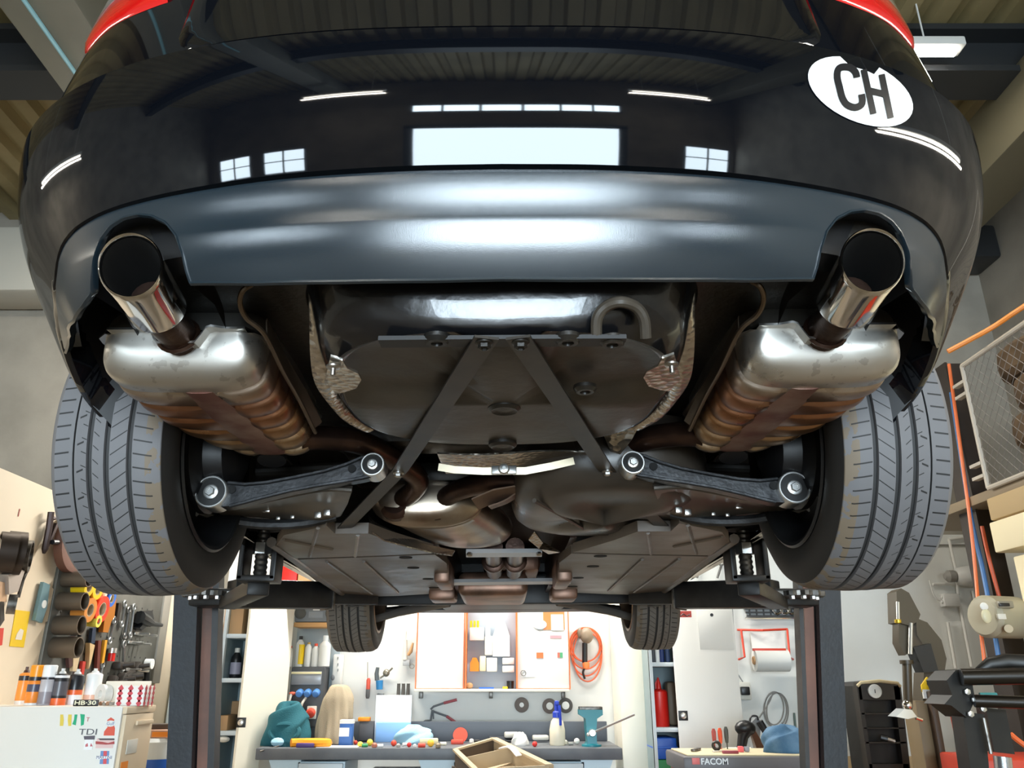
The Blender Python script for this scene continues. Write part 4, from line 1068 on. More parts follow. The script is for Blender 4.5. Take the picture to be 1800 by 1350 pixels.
t = thing('red_can', (at(1162, 1278, Y=RC + .15).x, RC + .15, rz1), 'red metal spray can with pointed nozzle on the cupboard shelf', 'can')
b = Vector(t.location); r = hgt(30, RC + .15) / 2; hh = hgt(56, RC + .15)
m = MB(); m.lathe([(r * .95, 0), (r, .005), (r * .97, hh), (r * .8, hh + .012), (r * .3, hh + .02)], b, (0, 0, 1), 24); m.build('body', red, t)
m = MB(); m.lathe([(r * .32, hh + .018), (r * .28, hh + .05), (r * .08, hh + .10)], b, (0, 0, 1), 12); m.tube([b + Vector((-.02, 0, hh + .02)), b + Vector((-.02, 0, hh + .06)), b + Vector((.0, 0, hh + .09))], .006, 6); m.build('nozzle', red, t)
m = MB(); p = at(1183, 1270, Y=RC + .2); m.bx(p.x - .03, p.x + .05, RC + .2, RC + .35, rz1, rz1 + .31, .03); single(m, 'brown_jug', col_m('#7c6b55'), 'brown plastic jug behind the red can', 'jug')
for k, (px, cc, lb) in enumerate(((1149, '#3c3f47', 'grey'), (1156, '#f0f0ee', 'white'), (1164, '#26386f', 'navy blue'), (1174, '#4a5a80', 'slate blue'))):
    p = at(px, 1163, Y=RC + .12); m = MB(); m.lathe([(.017, 0), (.018, .004), (.018, .13), (.008, .15), (.008, .17)], (p.x, RC + .12, rz0), (0, 0, 1), 12); single(m, 'small_bottle', col_m(cc), '%s small bottle on the high shelf of the white cupboard' % lb, 'bottle')
m = MB(); p0, p1 = at(1150, 1335, Y=RC + .06), at(1189, 1297, Y=RC + .06); m.bx(p0.x, p1.x, RC + .06, RC + .4, p0.z, p1.z, .01); m.bx(p0.x - .006, p1.x + .006, RC + .05, RC + .41, p0.z + .07, p0.z + .085, .003); single(m, 'storage_crate', blue, 'blue plastic crate below the red can', 'crate')
m = MB(); p2 = at(1153, 1390, Y=RC + .06); m.bx(p0.x + .01, p1.x, RC + .06, RC + .4, .06, p0.z - .002, .01); single(m, 'storage_crate', green, 'green plastic crate underneath the blue crate', 'crate')
# ---------------- wall cabinet with open doors over the bench
oredge = col_m('#e2793f', .5); peg = mat('pegboard_blue', '#a9b3bf', .6)
CY0 = 6.80
wc = thing('wall_cabinet', (at(862, 1215, Y=CY0).x, W, at(862, 1215, Y=CY0).z), 'shallow wall cabinet with orange edges, doors folded open above the bench', 'cabinet')
def pframe(m, x0, y0, x1, y1, Y, dep, w):
    a, b, p, q = rect(x0, y0, x1, y1, Y)
    m.bx(a, b, Y, Y + dep, p, p + w); m.bx(a, b, Y, Y + dep, q - w, q); m.bx(a, a + w, Y, Y + dep, p + w, q - w); m.bx(b - w, b, Y, Y + dep, p + w, q - w)
m = MB(); pbox(m, 818, 1062, 908, 1213, W - .012, .01, 0); bp_ = m.build('back_panel', peg, wc)
m = MB(); x0_, x1_, zz0, zz1 = rect(818, 1062, 908, 1213, CY0)
for x in (x0_, x1_): m.bx(x - .006, x + .006, CY0, W - .012, zz0, zz1)
m.build('side_wall', oredge, wc)
m = MB(); x0_, x1_, q0, q1 = rect(728, 1211, 1000, 1216, CY0); m.bx(x0_, x1_, CY0 - .01, W - .012, q0, q1, .002); m.build('bottom_shelf', offw, wc)
for a, b in ((729, 818), (908, 999)):
    m = MB(); pbox(m, a + 2, 1062, b - 2, 1210, CY0 + .02, .02, .002); d = m.build('door', wht, wc)
    m = MB(); pframe(m, a, 1060, b, 1212, CY0 + .014, .03, .007); m.build('door_edge', oredge, d)
dR2 = d
for (x0, y0, x1, y1), cc, nm in (((955, 1074, 992, 1107), '#f08a52', 'orange_patch'), ((969, 1080, 990, 1108), '#f4f3f0', 'white_notice'), ((967, 1117, 987, 1122), '#e49aa2', 'pink_strip'), ((943, 1147, 955, 1157), '#e4733f', 'orange_square'), ((980, 1147, 984, 1156), '#d86a5a', 'red_tab'), ((984, 1147, 989, 1156), '#4fa070', 'green_tab'), ((920, 1160, 940, 1190), '#eeeeee', 'white_sheet')):
    m = MB(); pbox(m, x0, y0, x1, y1, CY0 + .0165 - (.002 if nm == 'white_notice' else 0), .0025, 0); m.build(nm, col_m(cc), dR2)
m = MB(); p = at(949, 1098, Y=CY0 + .0135); m.ball(p, (.056, .003, .038), 24); m.build('oval_sticker', col_m('#dfeaf0'), dR2)
m = MB(); p = at(920, 1183, Y=CY0 + .012); m.tube([p + Vector((.02 * cos(t_), 0, .02 * sin(t_))) for t_ in np.linspace(0, 2 * pi, 20, False)], .003, 6, True); m.build('ring_sticker', col_m('#7b7670'), dR2)
SZ = q1
def cab(name, label, cat, r, mm, Y=6.86, dep=.06, z=None, bev=.008, taper=None):
    a, b, p, q = rect(*r, Y); m = MB()
    if taper: xm, w = (a + b) / 2, (b - a) / 2; m.prism([(a, Y, p), (b, Y, p), (b, Y, p + (q - p) * .6), (xm + w * taper, Y, q), (xm - w * taper, Y, q), (a, Y, p + (q - p) * .6)], (0, dep, 0))
    else: m.bx(a, b, Y, Y + dep, p, q, bev)
    return single(m, name, mm, label, cat)
hang = 'hanging in the open wall cabinet'
t = cab('parts_bin', 'white bin with coloured tubes %s' % hang, 'bin', (825, 1103, 851, 1126), wht)
m = MB()
for k, cc in enumerate((826, 832, 838)): pbox(m, cc, 1091, cc + 4, 1104, 6.875, .02, .002)
m.build('tube_top', yellow, t)
cab('white_canister', 'large white canister with sloping shoulders %s' % hang, 'canister', (866, 1094, 896, 1154), wht, taper=.45)
cab('white_canister', 'narrow white bottle between the bins %s' % hang, 'bottle', (853, 1094, 862, 1126), wht, taper=.5)
cab('white_carton', 'white carton leaning beside the large white canister', 'carton', (852, 1118, 866, 1152), wht)
cab('spray_bottle', 'little white bottle with orange sides and dark cap in the wall cabinet', 'bottle', (826, 1156, 842, 1180), orange, taper=.4)
cab('paper_folder', 'white and yellow folder slanting in the wall cabinet', 'folder', (843, 1153, 854, 1180), col_m('#f3e6c0'))
cab('label_box', 'white box with red outline in the wall cabinet', 'box', (855, 1156, 874, 1181), wht)
cab('white_tub', 'upper white lidded tub by the cabinet door', 'tub', (883, 1156, 904, 1168), wht)
cab('white_tub', 'lower white lidded tub by the cabinet door', 'tub', (883, 1170, 904, 1182), wht)
m = MB(); p = at(897, 1211, Y=6.86); m.lathe([(.026, 0), (.030, .06), (.027, .06), (.024, .01), (0, .01)], (p.x, 6.86, SZ), (0, 0, 1), 18); single(m, 'black_cup', blackp, 'black cup on the bottom shelf of the wall cabinet', 'cup')
m = MB(); p = at(825, 1211, Y=6.86); m.ball((p.x, 6.86, SZ + .024), (.03, .025, .024), 10); single(m, 'small_brush', kraft, 'small brown brush in the corner of the wall cabinet', 'brush')
m = MB(); p = at(855, 1211, Y=6.84); m.bx(p.x - .06, p.x + .06, 6.84, 6.86, SZ, SZ + .012, .003); single(m, 'blue_pencil', blue, 'blue marker lying on the bottom shelf of the wall cabinet', 'marker')
m = MB(); p = at(888, 1211, Y=6.83); m.bx(p.x - .02, p.x + .02, 6.83, 6.86, SZ, SZ + .018, .003); single(m, 'yellow_block', yellow, 'yellow block beside the black cup', 'block')
for px in (740, 863, 990):
    m = MB(); a = at(px, 1216, Y=6.9); m.bx(a.x - .015, a.x + .015, 6.88, W, a.z - .05, a.z + .0, .003); m.build('bracket', grease, wc)
# ---------------- things on the wall around it
YW = W - .02
def wp(px, py, off=.02): return at(px, py, Y=W - off)
t = thing('hand_lamp', wp(1030, 1140), 'angle grinder hanging with coiled orange cable beside the wall cabinet', 'grinder')
m = MB()
for cxp, cyp, a, b in ((1029, 1133, 28, 30), (1030, 1140, 28, 36), (1031, 1146, 27, 42), (1030, 1137, 24, 26), (1033, 1152, 25, 46)):
    m.tube([wp(cxp + a * cos(q), cyp + b * sin(q), .012 + .004 * (a % 3)) for q in np.linspace(0, 2 * pi, 40, False)], .0055, 6, True)
m.build('cable', col_m('#e8683a', .5), t)
m = MB(); m.cyl(wp(1028, 1130, .05), wp(1028, 1165, .05), .022, n=14); m.build('handle', blackp, t)
m = MB(); m.ball(wp(1031, 1117, .06), (.055, .04, .065), 16); m.ball(wp(1019, 1113, .055), (.022, .02, .045), 12); m.build('head', col_m('#8a7a68', .4), t)
m = MB(); m.lathe([(.026, 0), (.03, .01), (.026, .05)], wp(1030, 1164, .05), (0, 0, -1), 14); m.build('collar', oredge, t)
m = MB(); m.tube(spl([wp(1027, 1175, .05), wp(1025, 1183, .05), wp(1028, 1193, .04)], 5), .009, 8); m.build('tail_cord', blackp, t)
for k, (px, py, rr, hub) in enumerate(((917, 1239, 12.5, 4), (966, 1241, 12.5, 6), (994, 1240, 12.5, 6.5))):
    p = wp(px, py, .004); r = hgt(rr, W); h = hgt(hub, W)
    t = thing('grinding_disc', p, ['brown grinding disc hanging alone, small hole', 'brown grinding disc with white hub just behind the blue trigger', 'dark grinding disc with white hub nearest the vice'][k], 'disc', 'discs hanging over the backboard')
    m = MB(); m.lathe([(h, .0), (r, .0), (r, -.012), (r * .7, -.016), (h * 1.2, -.016), (h, -.013)], p, (0, 1, 0), 32); m.build('disc', col_m('#6f655f', .7) if k < 2 else col_m('#4d4a48', .7), t)
    m = MB(); m.lathe([(h, .001), (h, -.018), (h * .6, -.020)], p, (0, 1, 0), 20); m.build('hub', wht, t)
t = thing('bolt_cutter', wp(775, 1250), 'bolt cutter with dull red handles leaning open against the wall', 'bolt cutter')
for a in ([(757, 1247), (762, 1242), (780, 1236)], [(760, 1250), (768, 1253), (785, 1259)]):
    m = MB(); m.tube([wp(*q, .03) for q in a], .008, 8); m.build('arm', col_m('#6b6f74', .4), t)
for a in ([(780, 1236), (803, 1230)], [(785, 1259), (801, 1270)]):
    m = MB(); m.tube([wp(*q, .03) for q in a], .011, 8); m.build('handle', col_m('#a9555c', .5), t)
m = MB(); m.tube([wp(*q, .03) for q in ((760, 1248), (757, 1266), (748, 1267), (738, 1275))], .009, 8); m.tube([wp(*q, .035) for q in ((761, 1248), (762, 1264))], .006, 8); m.build('jaw', col_m('#6b6f74', .4), t)
# tools beside the cabinet
def driver(px, y0, ym, y1, w, hcol, label, hm=None):
    t = thing('screwdriver', wp(px, y1, .03), label, 'screwdriver')
    m = MB(); m.cyl(wp(px, ym, .03), wp(px, y0, .03), .004, n=8); m.build('shaft', zinc, t)
    r = hgt(w, W) / 2; a = wp(px, y1, .03); L = wp(px, ym, .03).z - a.z
    m = MB(); m.lathe([(r * .7, 0), (r, L * .1), (r, L * .45)], a, (0, 0, 1), 12); m.build('handle', col_m('#5e5f60'), t)
    m = MB(); m.lathe([(r * 1.0, L * .45), (r * 1.02, L * .9), (r * .6, L)], a, (0, 0, 1), 12); m.build('grip', col_m(hcol), t)
driver(646, 1164, 1192, 1228, 7, '#c8503f', 'screwdriver with red and grey handle hanging on the white board')
t = thing('air_gun', wp(667, 1200, .03), 'blue and grey air gun hanging on the white board', 'air gun')
m = MB(); m.cyl(wp(667, 1212, .04), wp(667, 1196, .04), .026, .03, 14); m.build('grip', col_m('#2f7fb8'), t)
m = MB(); m.tube([wp(663, 1196, .04), wp(662, 1184, .04), wp(664, 1173, .04)], [.02, .018, .014], 10); m.build('body', col_m('#51585c', .4), t)
m = MB(); m.ball(wp(679, 1183, .04), (.028, .022, .03), 12); m.tube([wp(668, 1192, .04), wp(680, 1184, .04), wp(690, 1174, .04)], .007, 8); m.build('nozzle', col_m('#8f8a7c', .35, metal=.7), t)
m = MB(); pbox(m, 662, 1219, 674, 1230, W - .05, .04, .003); m.build('holder', col_m('#6d7276', .4), t)
t = thing('chisel_rack', wp(708, 1226), 'small grey rack on the white board holding three chisels', 'rack')
m = MB(); pbox(m, 695, 1222, 721, 1230, W - .05, .045, .002); m.build('rack_bar', col_m('#a9b4ba'), t)
for k in range(3):
    p = wp(700 + 8.5 * k, 1222, .028); m = MB(); m.lathe([(.010, -.02), (.014, 0), (.013, hgt(18, W)), (.015, hgt(19, W))], p, (0, 0, 1), 10)
    single(m, 'chisel', col_m('#67635d', .5), 'grey chisel standing in the rack, ' + ('nearest the air gun', 'the middle one of three', 'nearest the wall cabinet')[k], 'chisel', 'chisels in the small grey rack')
t = thing('glue_gun', wp(712, 1140, .03), 'white sealant gun with brown trigger hanging on the white board', 'sealant gun')
m = MB(); m.cyl(wp(712, 1160, .035), wp(713, 1125, .035), .021, .015, 12); m.cyl(wp(713, 1125, .035), wp(714, 1108, .035), .004, n=8); m.build('barrel', offw, t)
m = MB(); m.tube([wp(717, 1152, .035), wp(722, 1145, .035), wp(726, 1130, .035)], [.012, .016, .008], 8); m.build('trigger', kraft, t)
m = MB(); pbox(m, 708, 1160, 720, 1170, W - .05, .03, .003); m.build('end_plate', col_m('#b3b6b8'), t)
m = MB(); m.tube([wp(724 + 4 * cos(q), 1171 + 4 * sin(q), .02) for q in np.linspace(0, 2 * pi, 18, False)], .004, 6, True); single(m, 'wire_ring', col_m('#9a9488', .4), 'small metal ring hanging near the wall cabinet edge', 'ring')
# ---------------- distribution board, radio shelf and bottles
gy = col_m('#787c80', .5)
m = MB(); pbox(m, 506, 1066, 603, 1300, W - .03, .025, .003); single(m, 'grey_backing_panel', mat('galvanised_panel', '#a7b4ba', .5), 'tall galvanised panel behind the bottles and sockets', 'panel')
DY = 6.72
t = thing('distribution_board', at(538, 1240, Y=DY), 'dark socket board with breaker window and red and blue sockets', 'socket board')
m = MB(); pbox(m, 503, 1172, 572, 1278, DY, .18, .012); m.build('housing', col_m('#4a4c4f', .5), t)
m = MB(); pbox(m, 511, 1180, 566, 1204, DY - .012, .014, .006); br_ = m.build('breaker_window', col_m('#8d9096', .2), t)
m = MB(); pbox(m, 512, 1181, 565, 1185, DY - .016, .006, .001); m.build('breaker_strip', col_m('#efe2b4'), br_)
for px, cc, nm in ((516, 'r', 1), (547, 'r', 1)):
    p = at(px, 1252, Y=DY - .03); m = MB(); pbox(m, px - 9, 1241, px + 9, 1264, DY - .03, .03, .006); so = m.build('socket_plate', offw, t)
    m = MB(); m.lathe([(.034, .0), (.036, -.03), (.030, -.045), (.012, -.05)], p, (0, 1, .25), 20); m.build('socket_lid', col_m('#dd4a35', .45), so)
for px in (527, 541, 556):
    p = at(px, 1218, Y=DY - .02); m = MB(); m.lathe([(.028, .02), (.030, -.02), (.022, -.035), (.01, -.038)], p, (0, 1, .3), 18); m.build('blue_socket', col_m('#4f83c4', .45), t)
m = MB(); m.ball(at(514, 1219, Y=DY - .02), (.028, .02, .014), 12); m.build('red_knob', col_m('#e0694f'), t)
m = MB(); m.tube(spl([at(512, 1220, Y=DY - .03), at(507, 1240, Y=DY - .04), at(503, 1262, Y=DY - .02)], 5), .010, 8); m.tube(spl([at(538, 1226, Y=DY - .03), at(530, 1240, Y=DY - .045), at(527, 1268, Y=DY - .02)], 5), .010, 8); m.build('hanging_strap', offw, t)
topz = at(538, 1172, Y=DY).z
caps = [(508, 1134, 12, '#e8573f', .10, 'white bottle with red cap, outermost on the socket board'), (525, 1117, 14, '#2a2a2a', .10, 'tall white and yellow bottle with black cap on the socket board'), (540, 1128, 12, '#d8b060', .06, 'white spray can with brown cap on the socket board'), (553, 1130, 13, '#e8573f', .10, 'white bottle with red shoulder on the socket board'), (569, 1116, 20, '#e8ecee', .16, 'wide white spray bottle with grey head closest to the front tyre')]
for px, yt, w, cc, cf, lb in caps:
    bt = bottle('cleaner_bottle', lb, 'bottle', px, 1171, yt, w, DY + .06, wht, col_m(cc), cf, .14, .4, group='bottles on top of the socket board', z=topz)
    if w == 14: m = MB(); a = ORG[bt.name]; m.lathe([(.031, .02), (.031, .17)], a + Vector((.006, -.002, 0)), (0, 0, 1), 16, cap=False); m.build('yellow_label', yellow, bt)
m = MB(); pbox(m, 516, 1094, 578, 1102, 6.70, .22, .003); single(m, 'wooden_shelf', col_m('#d9a468', .6), 'short pale wooden shelf under the grey radio', 'shelf')
t = thing('radio', at(550, 1094, Y=6.7), 'grey portable radio with round speakers on the wooden shelf', 'radio')
m = MB(); pbox(m, 517, 1062, 590, 1093.5, 6.70, .16, .012); m.build('case', gy, t)
for px in (528, 582): p = at(px, 1078, Y=6.698); m = MB(); m.lathe([(.046, .0), (.046, -.006), (.042, -.008), (.03, -.002), (0, -.001)], p, (0, 1, 0), 24); m.build('speaker', col_m('#5a5852', .6), t)
m = MB(); pbox(m, 542, 1075, 568, 1086, 6.697, .005, .001); m.build('control_panel', col_m('#8d9298'), t); m = MB(); pbox(m, 550, 1070, 562, 1073, 6.697, .005, .001); m.build('display', wht, t)
m = MB(); m.cyl(at(490, 1243, Y=6.6), at(493, 1187, Y=6.6), .024, n=14); gs = single(m, 'grease_tube', col_m('#a5b83c', .4), 'green tube hanging between cupboard and socket board', 'tube')
m = MB(); m.cyl(at(493, 1187, Y=6.6), at(494, 1179, Y=6.6), .012, n=10); ORG[gs.name] = ORG[gs.name]; m.build('tube_tip', col_m('#57524a'), gs)
t = thing('soap_dispenser', at(594, 1205, Y=6.84), 'white wall dispenser with grey button under the front tyre', 'dispenser')
m = MB(); pbox(m, 582, 1150, 602, 1206, 6.84, .1, .012); m.build('case', wht, t); m = MB(); m.ball(at(585, 1191, Y=6.838), (.016, .006, .022), 14); m.build('button', gy, t)
m = MB()
for py in (1157, 1168, 1178): m.box(at(594, py, Y=6.838), (.006, .004, .02), None, 0)
m.build('slot', gy, t); m = MB(); pbox(m, 581, 1206, 600, 1216, 6.85, .08, .004); m.build('drip_tray', col_m('#b9bdc0'), t)
# ---------------- things on the bench
def cloth(name, label, cat, px, py, w, h, Y, mm, seed, z=None, hang=0):
    """a crumpled heap: ball pushed about by folds"""
    rr = random.Random(seed); cx_ = at(px, py, Y=Y).x; rx = hgt(w, Y) / 2; hz = hgt(h, Y); z = BZ if z is None else z
    ph = [(rr.uniform(2, 6), rr.uniform(0, 6.28), rr.uniform(2, 7), rr.uniform(0, 6.28)) for _ in range(4)]
    m = MB(); rows = []
    for i in range(25):
        t_ = i / 24 * pi / 2; row = []
        for k in range(48):
            a = 2 * pi * k / 48
            f = 1 + sum(.055 * sin(p[0] * a + p[1] + p[2] * t_ * 1.3) for p in ph) * (.4 + .6 * sin(t_))
            g = 1 + .10 * sin(ph[0][0] * a * .7 + ph[1][1] + 6 * t_)
            row.append(Vector((cx_ + rx * sin(t_) ** .6 * cos(a) * f, Y + min(rx, .2) * sin(t_) ** .6 * sin(a) * f, z + hz * max(0, cos(t_)) ** .75 * g)))
        rows.append(row)
    vv = m.grid(rows, True); m._f(vv[-1]); return single(m, name, mm, label, cat, ang=180)
tealc = mat('teal_cloth', '#1a5a66', .85, bump=(120, .3)); beige = mat('beige_cloth', '#a99a82', .9, bump=(160, .3)); lblue = mat('pale_blue_cloth', '#9cc6da', .85, bump=(120, .3))
o = cloth('work_jacket', 'dark teal work jacket heaped at the cupboard end of the bench', 'jacket', 505, 1300, 76, 64, 6.36, tealc, 3)
m = MB(); p = at(500, 1288, Y=6.24); m.tube(spl([p + Vector((.10 * cos(q), .01 * sin(3 * q), .055 * sin(q))) for q in np.linspace(0, 2 * pi, 10, False)], 4, True), .022, 8, True); m.build('sleeve_cuff', tealc, o)
# beige cloth draped over a can
m = MB(); p = at(588, 1306, Y=6.5); rx = hgt(31, 6.5); hz = hgt(92, 6.5); rows = []
for i in range(22):
    t_ = i / 21
    row = []
    for k in range(60):
        a = 2 * pi * k / 60; fo = .22 * t_ ** .7 * (abs(sin(4 * a + 1.2 + 1.4 * t_)) - .6) + .10 * t_ * sin(11 * a - 2 * t_) + .09 * sin(3 * a + 6 * t_)
        rad = rx * (min(1, (t_ * 3.2)) ** .5 * (.72 + .28 * t_) + fo)
        row.append(Vector((p.x + rad * cos(a), 6.5 + rad * .62 * sin(a), BZ + .004 + hz * (1 - max(0, t_ - .12) / .88) * (1 if t_ > .12 else 1 + (.12 - t_) * .2))))
    rows.append(row)
vv = m.grid(rows, True); m._f(vv[0]); single(m, 'draped_towel', beige, 'beige towel draped over something tall on the bench', 'towel', ang=180)
t = thing('filter_carton', (at(607, 1308, Y=6.3).x, 6.3, BZ), 'blue and white carton standing in front of the beige towel', 'carton')
a, b_, p_, q_ = rect(595, 1263, 620, 1308, 6.3); hh = q_ - p_
m = MB(); m.bx(a, b_, 6.3, 6.38, BZ, BZ + hh, .003); m.build('box', col_m('#3566ae'), t); m = MB(); m.bx(a - .001, b_ - .02, 6.297, 6.30, BZ + hh * .36, BZ + hh * .70); m.bx(a - .001, b_ + .004, 6.296, 6.381, BZ + hh * .86, BZ + hh * 1.01); m.build('white_print', wht, t)
m = MB(); m.tube(spl([Vector((at(x, 1300, Y=6.16).x, 6.16 + dy, BZ + .028)) for x, dy in ((512, 0), (525, .03), (548, .05), (570, .04), (578, .0), (560, -.02), (535, -.01))], 5), .028, 8, flat=.8); single(m, 'orange_cable', mat('bright_orange', '#f39a17', .5), 'bright orange bundle of cable lying in front of the towel', 'cable bundle')
m = MB(); m.bx(at(520, 1310, Y=6.105).x, at(552, 1310, Y=6.105).x, 6.10, 6.13, BZ, BZ + .03, .01); single(m, 'purple_marker', col_m('#4c3a78'), 'purple case lying at the bench edge before the orange cable', 'case')
m = MB(); m.ball((at(488, 1305, Y=6.2).x, 6.2, BZ + .03), (.05, .04, .03), 12); single(m, 'pale_blue_rag', lblue, 'small pale blue rag under the teal jacket', 'rag')
m = MB(); m.tube([(at(460, 1316, Y=6.1).x, 6.06, BZ - .02), (at(490, 1306, Y=6.15).x, 6.16, BZ + .008)], .005, 6); single(m, 'metal_rod', grease, 'thin metal rod sticking out over the bench corner', 'rod')
m = MB(); m.bx(at(556, 1310, Y=6.12).x, at(628, 1310, Y=6.12).x, 6.11, 6.27, BZ, BZ + .004); single(m, 'paper_sheet', wht, 'sheet of white paper on the bench under the carton', 'paper')
m = MB(); pbox(m, 630, 1268, 657, 1302, 6.66, .08, .004); o = m.build('dark_bin', col_m('#4c4c50')); tag(o, 'dark grey bin with yellow lid behind the beige towel', 'bin'); m = MB(); pbox(m, 629, 1261, 649, 1268, 6.655, .09, .004); m.build('lid', orange, o)
m = MB(); a, b_, p_, q_ = rect(657, 1222, 724, 1303, 6.70); m.bx(a, b_, 6.70, 6.73, BZ, q_, .003); single(m, 'plastic_sheet', mat('white_blue_sheet', '#dfe6ee', .5), 'white backing sheet standing on the bench beneath the chisels', 'sheet')
cloth('light_blue_cloth', 'pale blue cloth crumpled against the backboard', 'cloth', 727, 1303, 64, 27, 6.55, lblue, 8)
m = MB(); a, b_, p_, q_ = rect(660, 1270, 722, 1301, 6.67); m.bx(a, b_, 6.66, 6.69, BZ, q_, .003); single(m, 'blue_folder', col_m('#86b4ea'), 'light blue plastic folder upright behind the pale blue cloth', 'folder')
small = [(625, 1304, '#e0452f', 7), (633, 1310, '#f1d34a', 9), (641, 1312, '#3a8f58', 8), (650, 1308, '#f1d34a', 11), (658, 1313, '#b56a55', 9), (668, 1313, '#e9e7e2', 8), (692, 1309, '#d9442f', 10), (700, 1312, '#a9a29a', 7), (712, 1308, '#f2f0ec', 7), (719, 1312, '#d9302f', 8), (729, 1312, '#e9e7e2', 6), (741, 1313, '#dd4a35', 10), (757, 1311, '#f2b93a', 12), (770, 1314, '#8d7d66', 9), (779, 1307, '#ece4cc', 8), (940, 1311, '#dc2f28', 9), (993, 1304, '#d8d2bb', 9), (1003, 1306, '#a8a59d', 7), (1014, 1303, '#eeeade', 10), (829, 1299, '#e8e6e0', 8), (838, 1297, '#2b2b2d', 7)]
cn = {'#e0452f': 'red', '#f1d34a': 'yellow', '#3a8f58': 'green', '#b56a55': 'brown', '#e9e7e2': 'white', '#d9442f': 'red', '#a9a29a': 'grey', '#f2f0ec': 'white', '#d9302f': 'red', '#dd4a35': 'orange red', '#f2b93a': 'amber', '#8d7d66': 'tan', '#ece4cc': 'cream', '#dc2f28': 'round red', '#d8d2bb': 'cream', '#a8a59d': 'grey', '#eeeade': 'ivory', '#e8e6e0': 'white', '#2b2b2d': 'black'}
wh = ['before the beige towel', 'nearest the white paper', 'beside the yellow plugs', 'behind the green plug', 'at the bench edge', 'next to the brown plug', 'before the light blue folder', 'touching the red fitting', 'under the blue cloth', 'before the pale blue cloth', 'near the long cream block', 'before the long cream block', 'below the long cream block', 'by the drawer handle corner', 'next to the open drawer tray', 'alone before the spray bottle', 'close to the vice foot', 'between the cream and ivory caps', 'touching the vice foot', 'behind the red tray', 'behind the drawer tray']
for k, (px, py, cc, s) in enumerate(small):
    Y = 6.62 - (py - 1297) * .031; r = hgt(s, Y) / 2; x = at(px, py, Y=Y).x; m = MB()
    if k % 3 == 0: m.ball((x, Y, BZ + r), r, 12)
    elif k % 3 == 1: m.lathe([(r * .7, 0), (r, r * .3), (r, r * 1.2), (r * .5, r * 1.7)], (x, Y, BZ), (0, 0, 1), 12)
    else: m.cyl((x - r * 1.2, Y, BZ + r * .7), (x + r * 1.2, Y + .01, BZ + r * .7), r * .7, n=12)
    single(m, 'plug_fitting', col_m(cc), '%s small fitting on the bench %s' % (cn[cc], wh[k]), 'fitting', 'small fittings strewn on the bench')
m = MB(); m.box((at(752, 1304, Y=6.45).x, 6.45, BZ + .02), (.15, .05, .04), Matrix.Rotation(.15, 3, 'Z'), .006); single(m, 'cream_block', col_m('#efe4b8'), 'long cream plastic block lying among the red fittings', 'block')
m = MB(); x = at(808, 1303, Y=6.5).x; m.lathe([(.055, 0), (.05, .014), (.04, .018), (.0, .018)], (x, 6.58, BZ + .055), (0, 1, -.3), 20); o = single(m, 'red_tin', col_m('#e0503c'), 'red lidded tin standing open on the bench', 'tin'); m = MB(); m.bx(x - .06, x + .03, 6.42, 6.5, BZ, BZ + .03, .006); m.build('tin_box', col_m('#e0503c'), o)
for px, py, w, h, lb in ((899, 1291, 24, 9, 'white box on the dark folded sheet by the backboard'), (950, 1296, 27, 8, 'cream roll of paper lying against the backboard')):
    x = at(px, py, Y=6.66).x; m = MB(); m.box((x, 6.66, BZ + .032 + (.02 if w == 24 else 0)), (hgt(w, 6.66), .07, hgt(h, 6.66)), Matrix.Rotation(.1, 3, 'Z'), .01); single(m, 'paper_roll', offw, lb, 'paper')
m = MB(); x = at(890, 1296, Y=6.66).x; m.slab([[Vector((x - .13, 6.6, BZ + .012)), Vector((x, 6.62, BZ + .01)), Vector((x + .12, 6.6, BZ + .003))], [Vector((x - .13, 6.74, BZ + .035)), Vector((x, 6.74, BZ + .030)), Vector((x + .12, 6.72, BZ + .01))]], (0, 0, .005)); single(m, 'dark_sheet', col_m('#3b3e44'), 'dark folded sheet lying against the backboard', 'sheet')
cloth('white_tissue', 'crumpled white tissue beside the red fitting', 'tissue', 914, 1310, 27, 20, 6.3, wht, 12)
# spray bottle, vice, drawer tray
t = thing('trigger_spray', (at(980, 1307, Y=6.33).x, 6.33, BZ), 'off-white spray bottle with blue trigger on the bench', 'spray bottle'); b = Vector(t.location)
r = hgt(27, 6.33) / 2; hh = hgt(44, 6.33)
m = MB(); m.lathe([(r * .9, 0), (r, .01), (r, hh * .55), (r * .8, hh * .85), (r * .45, hh), (r * .42, hh + .012)], b, (0, 0, 1), 20); m.build('bottle', col_m('#e6dcc4', .4), t)
m = MB(); m.lathe([(r * .55, hh), (r * .55, hh + .035), (r * .4, hh + .045)], b, (0, 0, 1), 14); m.tube([b + Vector((0, 0, hh + .04)), b + Vector((-.004, 0, hh + .10))], [.018, .014], 8); m.box(b + Vector((.0, -.01, hh + .10)), (.03, .09, .03), None, .008); sp_ = m.build('spray_head', col_m('#2440b8', .4), t)
m = MB(); m.tube(spl([b + Vector((.015, -.05, hh + .085)), b + Vector((.02, -.055, hh + .03)), b + Vector((.022, -.045, hh - .05))], 4), .010, 8); m.build('trigger', col_m('#2440b8', .4), sp_)
t = thing('bench_vice', (at(1040, 1310, Y=6.25).x, 6.25, BZ), 'teal bench vice with long steel bar at the bench end', 'vice'); b = Vector(t.location)
u = hgt(1, 6.25)
m = MB(); m.prism([b + Vector((x * u, -.05, z * u)) for x, z in ((-20, 58), (20, 58), (20, 50), (10, 44), (8, 26), (8, 6), (12, 0), (-12, 0), (-8, 6), (-9, 26), (-10, 44), (-20, 50))], (0, .16, 0)); m.build('body', teal, t)
